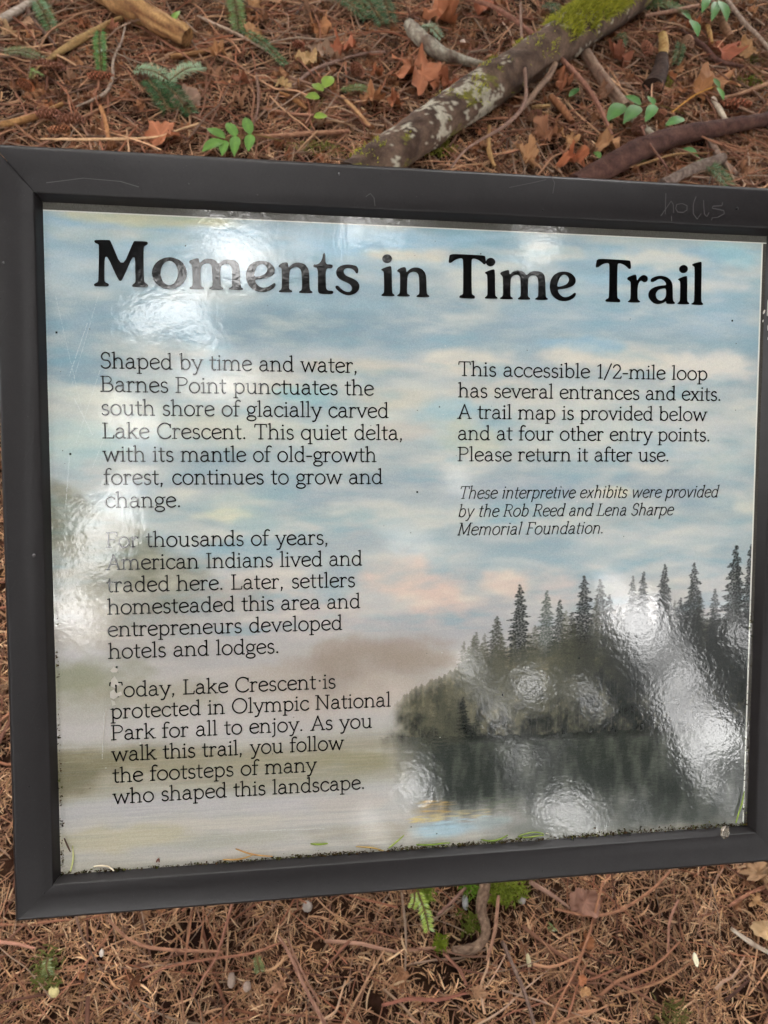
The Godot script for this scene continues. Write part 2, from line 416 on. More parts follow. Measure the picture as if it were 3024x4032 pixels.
	# wisps of cloud and ripples on the lake, finer than the washes above
	for y in H:
		var v := float(y) / H
		for x in W:
			var u := float(x) / W
			var a := 0.0
			var tint := Color8(232, 226, 206)
			if v < 0.64:
				var n1 := rough.get_noise_2d(u * 5.0 + v * 3.0, v * 17.0 + u * 2.0)
				var n2 := rough.get_noise_2d(u * 13.0 - v * 6.0 + 20.0, v * 44.0)
				a = n1 * 0.8 + n2 * 0.55
				if a < 0.0: tint = Color8(116, 164, 182)
			elif v > 0.8 and u < 0.62:
				a = rough.get_noise_2d(u * 6.0, v * 150.0) * 0.6 + fine.get_noise_2d(u * 14.0, v * 420.0) * 0.4
				tint = Color8(214, 208, 196) if a > 0.0 else Color8(142, 148, 150)
			if a != 0.0: img.set_pixel(x, y, img.get_pixel(x, y).lerp(tint, minf(absf(a) * (0.3 + 0.3 * absf(rough.get_noise_2d(u * 3.0 + 8.0, v * 5.0)) * 2.0), 0.42)))
	# the wooded island and its reflection in the lake
	var top := [Vector2(0.4309, 0.8085), Vector2(0.4401, 0.7802), Vector2(0.4533, 0.7597), Vector2(0.4719, 0.7402), Vector2(0.5052, 0.7244), Vector2(0.5421, 0.7017), Vector2(0.5603, 0.691), Vector2(0.5861, 0.6791), Vector2(0.6341, 0.6749), Vector2(0.6758, 0.6703), Vector2(0.7037, 0.6621), Vector2(0.7602, 0.6501), Vector2(0.832, 0.6432), Vector2(0.9053, 0.6416), Vector2(0.9647, 0.6356), Vector2(1.0246, 0.6175)]
	var shore := [Vector2(0.4309, 0.8123), Vector2(0.5531, 0.817), Vector2(0.6568, 0.8199), Vector2(0.7634, 0.8212), Vector2(0.8729, 0.821), Vector2(1.0314, 0.8216)]
	var heads := PackedVector2Array(); for p in top: heads.append(p)
	for x in range(int(heads[0].x * W), W):
		var u := float(x) / W
		var yt := profile(top, u) + 0.006 * rough.get_noise_1d(u * 60.0) + 0.005 * fine.get_noise_1d(u * 190.0)
		var ys := profile(shore, u) + 0.003 * fine.get_noise_1d(u * 90.0)
		var in_ := smoothstep(heads[0].x, heads[0].x + 0.03, u + 0.01 * rough.get_noise_1d(x * 0.02))
		for y in range(int(yt * H), H):
			var v := float(y) / H
			if v < ys:
				var d := (v - yt) / maxf(ys - yt, 0.01)
				var n1 := rough.get_noise_2d(u * 34.0, v * 24.0)
				var n2 := fine.get_noise_2d(u * 95.0, v * 60.0)
				var right := smoothstep(0.62, 0.86, u)
				var col := Color8(98, 96, 80).lerp(Color8(54, 57, 55), clampf(right * 0.9 + d * 0.3 + n1 * 0.7, 0.0, 1.0))
				col = col.lerp(Color8(34, 37, 35), clampf((d - 0.55) * 1.3 + n1 * 0.9 + n2 * 0.3, 0.0, 0.85))
				col = col.lerp(Color8(146, 136, 108), clampf(n2 * 0.6 - 0.1 + (0.2 - right * 0.45) * (1.0 - d), 0.0, 0.4))
				var trunk := fine.get_noise_2d(u * 230.0, v * 14.0)
				if d > 0.45: col = col.lerp(Color8(112, 110, 100), clampf(trunk - 0.25, 0.0, 0.4) * (1.0 - right * 0.5))
				img.set_pixel(x, y, img.get_pixel(x, y).lerp(col, in_ * smoothstep(0.0, 0.05, v - yt + 0.025) * smoothstep(heads[0].x - 0.005, heads[0].x + 0.05, u + 0.02 * n1)))
			else:
				var depth := v - ys
				var n1 := rough.get_noise_2d(u * 34.0, depth * 9.0 + 9.0)
				var n2 := fine.get_noise_2d(u * 50.0, v * 260.0)
				var col := Color8(46, 51, 47).lerp(Color8(84, 88, 80), clampf(0.25 + n1 * 0.9 + n2 * 0.25, 0.0, 1.0))
				col = col.lerp(Color8(28, 30, 28), (1.0 - smoothstep(0.002, 0.016, depth)) * clampf(0.55 + n1, 0.0, 0.9))
				var far := smoothstep(0.085, 0.16 + 0.06 * smoothstep(0.6, 0.9, u), depth + 0.012 * n1 + 0.004 * n2)
				var a := smoothstep(heads[0].x - 0.01, heads[0].x + 0.07, u - depth * 0.25 + 0.015 * n1) * (1.0 - far * 0.97) * 0.93
				if a > 0.01: img.set_pixel(x, y, img.get_pixel(x, y).lerp(col, a))
	for t in [
		[0.5601, 0.6682, 0.7101, 0.0153, 88, 90, 73, 0.8],
		[0.6012, 0.6203, 0.7042, 0.0286, 68, 69, 62, 0.9],
		[0.6349, 0.5696, 0.698, 0.0305, 46, 49, 47, 0.95],
		[0.6752, 0.5798, 0.6919, 0.0267, 80, 86, 80, 0.85],
		[0.695, 0.5956, 0.6927, 0.0248, 60, 64, 60, 0.9],
		[0.7316, 0.5574, 0.6942, 0.0343, 40, 43, 42, 0.95],
		[0.7564, 0.5634, 0.6952, 0.0324, 77, 79, 77, 0.85],
		[0.8063, 0.5591, 0.6815, 0.0248, 71, 73, 71, 0.85],
		[0.8214, 0.5555, 0.6821, 0.0248, 64, 66, 64, 0.9],
		[0.8558, 0.5407, 0.6993, 0.0324, 57, 58, 58, 0.92],
		[0.9025, 0.5385, 0.7012, 0.0343, 53, 55, 55, 0.92],
		[0.9685, 0.5115, 0.7039, 0.042, 47, 50, 49, 0.95],
		[0.9924, 0.5095, 0.7049, 0.0286, 51, 53, 53, 0.95],
		[0.882, 0.5976, 0.7003, 0.0286, 60, 62, 62, 0.8],
		[0.937, 0.5833, 0.7025, 0.0286, 55, 57, 57, 0.8],
		[0.788, 0.6106, 0.6965, 0.0286, 69, 71, 68, 0.7],
		[0.6579, 0.6374, 0.6989, 0.0229, 77, 79, 69, 0.7],
		[0.5791, 0.6651, 0.7109, 0.021, 84, 84, 68, 0.7],
		[0.5526, 0.7517, 0.8247, 0.021, 29, 32, 30, 0.8],
		[0.5733, 0.7796, 0.826, 0.0172, 36, 40, 36, 0.6],
		[0.7135, 0.6161, 0.6935, 0.0248, 55, 57, 53, 0.7]
	]:
		paint_fir(img, t[0] * W, t[1] * H, t[2] * H, t[3] * W, Color8(t[4], t[5], t[6]), t[7])
	rng.seed = 1234
	for k in 90:                                      # the wood's own crowns, back to front
		var u := lerpf(heads[0].x + 0.05, 1.0, pow(rng.randf(), 0.8))
		var yb := profile(top, u) + k / 90.0 * 0.085
		var right := smoothstep(0.66, 0.84, u)
		var hgt := rng.randf_range(0.035, 0.075) * (0.7 + 0.6 * right)
		var q := Color8(86, 86, 72).lerp(Color8(50, 53, 52), clampf(right + rng.randf_range(-0.25, 0.35), 0.0, 1.0))
		paint_fir(img, u * W, (yb - hgt) * H, (yb + 0.05) * H, rng.randf_range(0.018, 0.032) * W, q, 0.62)
	# sky light and autumn glints on the water
	for g in [
		[0.5164, 0.9306, 0.0395, 0.0222, 196, 158, 90],
		[0.5405, 0.9597, 0.0987, 0.0178, 176, 208, 224],
		[0.4995, 0.9511, 0.0395, 0.0119, 214, 190, 120],
		[0.6093, 0.9374, 0.0724, 0.0296, 110, 120, 100],
		[0.5541, 0.9474, 0.0789, 0.0133, 206, 190, 140]
	]:
		for k in 26:
			var x0: float = (g[0] + g[2] * (rng.randf() - 0.5)) * W
			var y0: float = (g[1] + g[3] * (rng.randf() - 0.5)) * H
			var half := rng.randf_range(6.0, 22.0)
			for x in range(int(x0 - half), int(x0 + half)):
				for dy in 3:
					var y := int(y0) + dy
					if x > 0 and x < W and y > 0 and y < H:
						img.set_pixel(x, y, img.get_pixel(x, y).lerp(Color8(g[4], g[5], g[6]), 0.35 * (1.0 - absf(x - x0) / half)))
	# the printed sheet's own margin above and to the right, and a bright cut edge
	for y in H:
		for x in range(W - 8, W): img.set_pixel(x, y, Color8(74, 71, 66) if x > W - 8 + 2 else Color8(225, 225, 215))
	for y in 12:
		for x in W: img.set_pixel(x, y, Color8(92, 90, 84) if y < 12 - 2 else Color8(222, 222, 212))
	for l in [[0.0642, 0.2374, 0.0314, 0.3465], [0.05, 0.1684, 0.0255, 0.2469], [0.0639, 0.1298, 0.0255, 0.2719], [0.0235, 0.3636, 0.0174, 0.4355], [0.0115, 0.1317, 0.042, 0.3055], [0.0768, 0.3086, 0.0521, 0.3806], [0.0311, 0.2786, 0.0531, 0.3327], [0.0596, 0.7527, 0.0558, 0.8245], [0.8607, 0.6245, 0.8665, 0.6522], [0.2631, 0.9535, 0.3533, 0.9568]]:                            # old scratches in the clear coat
		for k in 240:
			var q := Vector2(lerpf(l[0], l[2], k / 239.0) * W, lerpf(l[1], l[3], k / 239.0) * H)
			if fine.get_noise_1d(k * 0.15 + l[0] * 90.0) > -0.2 and q.x > 0 and q.x < W: img.set_pixelv(Vector2i(q), img.get_pixelv(Vector2i(q)).lerp(Color(0.88, 0.9, 0.9), 0.28))
	# print grain, dust and specks
	var data := img.get_data()
	rng.seed = 99
	for i in range(0, data.size(), 3):
		var q := (rng.randi() & 15) - 7
		data[i] = clampi(data[i] + q, 0, 255); data[i + 1] = clampi(data[i + 1] + q, 0, 255); data[i + 2] = clampi(data[i + 2] + q, 0, 255)
	img = Image.create_from_data(W, H, false, Image.FORMAT_RGB8, data)
	for k in 70:
		var x := rng.randi_range(10, W - 30); var y := rng.randi_range(30, H - 10)
		img.fill_rect(Rect2i(x, y, 1 + rng.randi() % 2, 1 + rng.randi() % 2), Color8(60, 58, 54) if k % 3 else Color8(215, 215, 210))
	for s in [[0.9505, 0.1371], [0.0103, 0.183], [0.0236, 0.3601], [0.7254, 0.6939], [0.3476, 0.7157], [0.4839, 0.4184], [0.6108, 0.7507], [0.0758, 0.682]]: img.fill_rect(Rect2i(int(s[0] * W), int(s[1] * H), 3, 3), Color8(25, 30, 30))
	return ImageTexture.create_from_image(img)

func profile(line: Array, u: float) -> float:
	for i in line.size() - 1:
		if u <= line[i + 1].x:
			return lerpf(line[i].y, line[i + 1].y, clampf((u - line[i].x) / (line[i + 1].x - line[i].x), 0.0, 1.0))
	return line[line.size() - 1].y

func paint_fir(img: Image, x: float, y0: float, y1: float, half: float, col: Color, a: float) -> void:
	var ph := rng.randf() * 10.0
	for y in range(int(y0), int(y1)):
		var t := (y - y0) / (y1 - y0)
		var tier := fposmod(t * t * 3.0 + t * 8.0 + ph, 1.0)
		var l := half * (0.08 + 0.92 * pow(t, 0.8)) * (0.5 + 0.5 * tier) * (0.85 + 0.5 * fine.get_noise_2d(t * 22.0, ph))
		var r := half * (0.08 + 0.92 * pow(t, 0.8)) * (0.5 + 0.5 * fposmod(tier + 0.4, 1.0)) * (0.85 + 0.5 * fine.get_noise_2d(t * 22.0, ph + 30.0))
		for px in range(int(x - l - 1), int(x + r + 2)):
			if px < 0 or px >= img.get_width() or y >= img.get_height(): continue
			var edge := clampf(minf(px - (x - l), (x + r) - px) / 2.5 + 0.2, 0.0, 1.0)
			var hole := 0.75 + 0.6 * fine.get_noise_2d(px * 0.16, y * 0.2 + ph)
			img.set_pixel(px, y, img.get_pixel(px, y).lerp(col, a * edge * clampf(hole, 0.3, 1.0) * (1.0 - 0.6 * smoothstep(0.75, 1.0, t))))

# ---------------------------------------------------------------- ground
func build_ground():
	var axis := PackedFloat32Array()
	var d := 2.4
	while d < 90.0: d *= 1.25; axis.append(-d)
	axis.reverse()
	for i in 241: axis.append(-2.4 + 0.02 * i)
	d = 2.4
	while d < 90.0: d *= 1.25; axis.append(d)
	var n := axis.size()
	var st := SurfaceTool.new(); st.begin(Mesh.PRIMITIVE_TRIANGLES)
	for j in n:
		for i in n:
			var x := axis[i] + 0.2; var z := axis[j] - 0.9
			var y := lift(x, z) if absf(axis[i]) <= 2.41 and absf(axis[j]) <= 2.41 else lift(x, z) + 0.12 * rough.get_noise_2d(x * 0.2, z * 0.2) * smoothstep(2.4, 8.0, Vector2(axis[i], axis[j]).length())
			var w := rough.get_noise_2d(x * 2.6 + 50.0, z * 2.6)
			st.set_color(c8(84, 58, 44).lerp(c8(52, 36, 28), clampf(0.5 + w, 0.0, 1.0))); st.add_vertex(Vector3(x, y, z))
	for j in n - 1:
		for i in n - 1:
			var A := j * n + i
			st.add_index(A); st.add_index(A + 1); st.add_index(A + n + 1)
			st.add_index(A); st.add_index(A + n + 1); st.add_index(A + n)
	st.generate_normals()
	var o := MeshInstance3D.new(); o.name = "forest_floor"; o.mesh = st.commit(); o.material_override = M.soil
	o.set_meta("kind", "structure"); o.set_meta("label", "brown forest floor of soil and needle litter round the sign")
	add_child(o)

# ---------------------------------------------------------------- the wood round about, out of the picture but mirrored in the panel
func spray_mesh(n: int) -> ArrayMesh:
	var st := SurfaceTool.new(); st.begin(Mesh.PRIMITIVE_TRIANGLES)
	for k in n:
		var stem := k % 5
		var sa := stem * 1.25
		var t := rng.randf()
		var axis := Vector3(cos(sa), -0.25 + 0.2 * sin(stem * 3.0), sin(sa))
		var p := axis * t * 0.8 + Vector3(rng.randf() - 0.5, rng.randf() - 0.5, rng.randf() - 0.5) * 0.3
		var a := (axis + Vector3(rng.randf() - 0.5, rng.randf() - 0.5, rng.randf() - 0.5) * 1.6).normalized() * 0.24
		var b := a.cross(Vector3(rng.randf() - 0.5, rng.randf() - 0.5, rng.randf() - 0.5)).normalized() * 0.07
		st.set_color(Color(1, 1, 1) * rng.randf_range(0.7, 1.1))
		for q in [p - a, p + b, p + a, p - a, p + a, p - b]: st.add_vertex(q)
	st.generate_normals()
	return st.commit()

func opening(p: Vector2) -> bool:                     # gaps in the crowns, by where the panel mirrors them
	for g in [
		[0.1008, 0.35, 0.0159, 0.0137],
		[0.1187, 0.3608, 0.0137, 0.0082],
		[0.0856, 0.3343, 0.0091, 0.0068],
		[0.1237, 0.3458, 0.0091, 0.0091],
		[0.0554, 0.3107, 0.0091, 0.0068],
		[0.0741, 0.3175, 0.0082, 0.0077],
		[0.0826, 0.3001, 0.0036, 0.0027],
		[0.164, 0.3627, 0.0047, 0.0079],
		[0.1959, 0.3621, 0.0084, 0.0079],
		[0.2737, 0.3622, 0.0079, 0.009],
		[0.2178, 0.3112, 0.0032, 0.0069],
		[0.0797, 0.2758, 0.0068, 0.005],
		[0.1026, 0.2775, 0.0046, 0.0032],
		[0.047, 0.2575, 0.0059, 0.0077],
		[0.012, 0.3219, 0.0041, 0.0091],
		[0.0066, 0.297, 0.0032, 0.0068],
		[0.0176, 0.2039, 0.0085, 0.0068],
		[0.0335, 0.1974, 0.0085, 0.0068],
		[0.0207, 0.1782, 0.0103, 0.0075],
		[0.0388, 0.2166, 0.0051, 0.0041],
		[0.0138, 0.1433, 0.0068, 0.0061],
		[0.0068, 0.1578, 0.0051, 0.0068],
		[0.0517, 0.2423, 0.0046, 0.0036],
		[0.0349, 0.2675, 0.0046, 0.0046],
		[0.3574, 0.1768, 0.0055, 0.0046],
		[0.3674, 0.168, 0.0041, 0.0068],
		[0.3187, 0.1546, 0.0068, 0.0077],
		[0.3415, 0.144, 0.0059, 0.0046],
		[0.3281, 0.1386, 0.0041, 0.005],
		[0.3552, 0.1465, 0.0032, 0.0041],
		[0.3711, 0.1257, 0.005, 0.0046],
		[0.3482, 0.122, 0.0055, 0.0041],
		[0.3823, 0.0631, 0.0137, 0.0114],
		[0.3987, 0.0443, 0.01, 0.0105],
		[0.3631, 0.0804, 0.01, 0.0091],
		[0.4078, 0.0589, 0.0091, 0.0114],
		[0.4132, 0.0857, 0.0082, 0.0091],
		[0.3905, 0.1044, 0.0091, 0.0068],
		[0.372, 0.0963, 0.0055, 0.0046],
		[0.4027, 0.1158, 0.0036, 0.0032],
		[0.4212, 0.04, 0.0036, 0.0055],
		[0.2026, 0.0366, 0.0084, 0.0069],
		[0.2929, 0.0208, 0.0106, 0.0063],
		[0.3127, 0.0091, 0.009, 0.0058],
		[0.2667, 0.0472, 0.0037, 0.009],
		[0.3187, 0.0853, 0.0032, 0.0032],
		[0.2784, 0.0972, 0.0037, 0.0032],
		[0.3126, 0.0914, 0.0032, 0.0032],
		[0.1774, 0.0154, 0.0026, 0.0069],
		[0.3493, 0.0187, 0.0041, 0.0032],
		[0.4126, 0.0116, 0.005, 0.0041],
		[0.2537, 0.0853, 0.0026, 0.0026],
		[0.2894, 0.0532, 0.0032, 0.0032],
		[0.2268, 0.2192, 0.0026, 0.0032],
		[0.1937, 0.1889, 0.0026, 0.0026],
		[0.2034, 0.186, 0.0021, 0.0026],
		[0.2348, 0.1131, 0.0021, 0.0032],
		[0.2349, 0.1018, 0.0026, 0.0026],
		[0.147, 0.3569, 0.0036, 0.0027],
		[0.0321, 0.3644, 0.0027, 0.0027],
		[0.3767, 0.0425, 0.0068, 0.0068],
		[0.3897, 0.0297, 0.0055, 0.0046]
	]:
		var q := Vector2((p.x - g[0]) / (g[2] + 0.009), (p.y - g[1]) / (g[3] + 0.009))
		if q.length() + 0.45 * fine.get_noise_2d(p.x * 90.0, p.y * 90.0) < 1.0: return true
	return false

func build_forest():
	rng.seed = 5
	var spots := [Vector2(0.15, 4.7), Vector2(-3.2, 4.2), Vector2(4.8, 2.0), Vector2(-5.4, 0.8), Vector2(2.76, 4.5), Vector2(-5.0, 8.0), Vector2(6.2, 7.4), Vector2(5.6, -4.6), Vector2(-4.4, -5.2), Vector2(0.8, -7.4), Vector2(10.5, 1.4), Vector2(-10.5, 3.6)]
	var looks := ["trunk with the sign's panel facing it, nearest behind the viewer", "trunk to the left behind the viewer", "trunk close on the right of the sign", "trunk far out on the left of the sign", "trunk behind the viewer to the right of the nearest one", "trunk farthest back on the left", "trunk farthest back on the right", "trunk ahead on the right beyond the fallen log", "trunk ahead on the left beyond the peeled branch", "trunk straight ahead beyond the leaf litter", "trunk at the far right edge of the stand", "trunk at the far left edge of the stand"]
	var trees := []
	var place := []
	for i in spots.size():
		var s: Vector2 = spots[i]
		var t := thing("conifer_tree", "tall dark conifer, its " + looks[i], "tree", Vector3(s.x, 0, s.y), "conifers standing round the sign")
		var r := rng.randf_range(0.2, 0.36)
		if i == 4: r = 0.19
		part("trunk", tube([Vector3(s.x, -0.1, s.y), Vector3(s.x + 0.02, 6, s.y), Vector3(s.x, 14, s.y + 0.1), Vector3(s.x, 23, s.y)], [r * 1.25, r, r * 0.7, 0.05], 14, c8(92, 78, 70), c8(60, 48, 44), 0.1, i, 0.5), M.trunk, t)
		trees.append(t); place.append([[], []])
	var mirror := sign_base * Vector3(Vector3(0.119739, 0.233216, 0.442494).x, Vector3(0.119739, 0.233216, 0.442494).y, -Vector3(0.119739, 0.233216, 0.442494).z)
	for k in 57000:
		var d := Vector3(rng.randfn(), absf(rng.randfn()), rng.randfn()).normalized()
		var window := k < 27000
		if window:
			var hit := Vector2(rng.randf_range(-0.07, PW + 0.07), rng.randf_range(-0.07, PH + 0.07))
			if opening(hit) and rng.randf() < 0.9 or hit.distance_to(Vector2(0.380884, 0.110688)) < 0.06 and rng.randf() < 0.72: continue
			d = (sign_base * Vector3(hit.x, hit.y, 0.0) - mirror).normalized()
		else:
			if d.y < 0.03: continue
			var local := sign_base.basis.inverse() * d
			if local.z > 0.05:
				var hit := Vector2(Vector3(0.119739, 0.233216, 0.442494).x + local.x / local.z * Vector3(0.119739, 0.233216, 0.442494).z, Vector3(0.119739, 0.233216, 0.442494).y + local.y / local.z * Vector3(0.119739, 0.233216, 0.442494).z)
				if hit.x > -0.04 and hit.y > -0.04 and hit.x < PW + 0.04 and hit.y < PH + 0.04: continue
			if rough.get_noise_3d(d.x * 2.6, d.y * 2.6, d.z * 2.6) + 0.5 * fine.get_noise_3d(d.x * 9.0, d.y * 9.0, d.z * 9.0) > 0.26 - 0.25 * smoothstep(0.1, -0.6, d.z) * smoothstep(0.4, 0.8, d.y): continue
		var dist := rng.randf_range(10.0, 14.5)
		var p := mirror + d * dist
		if p.y > 24.0: continue
		var best := 0
		for i in spots.size():
			if spots[i].distance_to(Vector2(p.x, p.z)) < spots[best].distance_to(Vector2(p.x, p.z)): best = i
		place[best][0].append(Transform3D(Basis.from_euler(Vector3(rng.randf() * 0.8 - 0.4, rng.randf() * TAU, rng.randf() * 0.8 - 0.4)).scaled(Vector3.ONE * (0.26 if window else 0.62)), p))
		place[best][1].append(c8(58, 74, 44).lerp(c8(92, 104, 62), rng.randf()))
	var spray := spray_mesh(60)
	for i in trees.size():
		var mm := MultiMesh.new(); mm.transform_format = MultiMesh.TRANSFORM_3D; mm.use_colors = true; mm.mesh = spray
		var list: Array = place[i][0]
		mm.instance_count = list.size()
		for k in list.size():
			mm.set_instance_transform(k, list[k].translated(-trees[i].position)); mm.set_instance_color(k, place[i][1][k])
		var o := MultiMeshInstance3D.new(); o.name = "crown"; o.multimesh = mm; o.material_override = M.crown; o.set_meta("kind", "stuff")
		trees[i].add_child(o)
		for k in range(0, list.size(), 500):          # a limb to some of the sprays
			var q: Vector3 = list[k].origin
			var root := Vector3(trees[i].position.x, maxf(2.0, q.y - 0.25 * Vector2(q.x - trees[i].position.x, q.z - trees[i].position.z).length()), trees[i].position.z)
			part("limb", tube([root, root.lerp(q, 0.5) + Vector3(0, 0.15, 0), q], [0.05, 0.03, 0.01], 5, c8(80, 68, 60), c8(60, 50, 44), 0.1, k, 1.0), M.trunk, trees[i])

# ---------------------------------------------------------------- the sign
func rail_mesh(along: Array, out_dir: Vector2, length_axis: Vector2, width: float, at_a: float, at_b: float) -> ArrayMesh:   # width of this rail and of those it meets
	# profile from the outer back edge, over the face, to the inner lip: [distance out from the panel's edge, height]
	var prof := [[0.0240, -0.022], [0.0240, 0.0035]]
	for k in 5: prof.append([0.0240 - 0.0025 * (1.0 - cos(PI / 2 * (k + 1) / 5.0)), 0.0035 + 0.0025 * sin(PI / 2 * (k + 1) / 5.0)])
	prof.append([0.012, 0.00612])
	for q in [[0.0038, 0.0], [0.0033, 0.0002], [0.0029, 0.0008], [0.0024, 0.0019], [0.0016, 0.0036], [0.0006, 0.0058], [0.0002, 0.0066]]: prof.append([q[0], FACE - q[1]])
	prof.append([0.0, -0.0015])
	var st := SurfaceTool.new(); st.begin(Mesh.PRIMITIVE_TRIANGLES)
	var a: Vector2 = along[0]; var b: Vector2 = along[1]
	var n := 40
	for i in n + 1:
		for p in prof:
			var cut := 0.0004 if out_dir.y > 0.5 and i < n / 2 else 0.00012                        # the mitre's fine gap
			var s: Vector2 = a - length_axis * (p[0] * at_a / 0.024 - cut); var e: Vector2 = b + length_axis * (p[0] * at_b / 0.024 - cut)
			var q: Vector2 = s.lerp(e, float(i) / n) + out_dir * p[0] * width / 0.024
			st.add_vertex(Vector3(q.x, q.y, p[1] + 0.00012 * fine.get_noise_2d(q.x * 40.0, q.y * 40.0)))
	var m := prof.size()
	var turn := length_axis.x * out_dir.y - length_axis.y * out_dir.x > 0.0
	for i in n:
		for k in m - 1:
			var A := i * m + k; var B := A + m
			for t in ([[A, A + 1, B + 1], [A, B + 1, B]] if turn else [[A, B + 1, A + 1], [A, B, B + 1]]):
				for q in t: st.add_index(q)
	st.generate_normals()
	return st.commit()

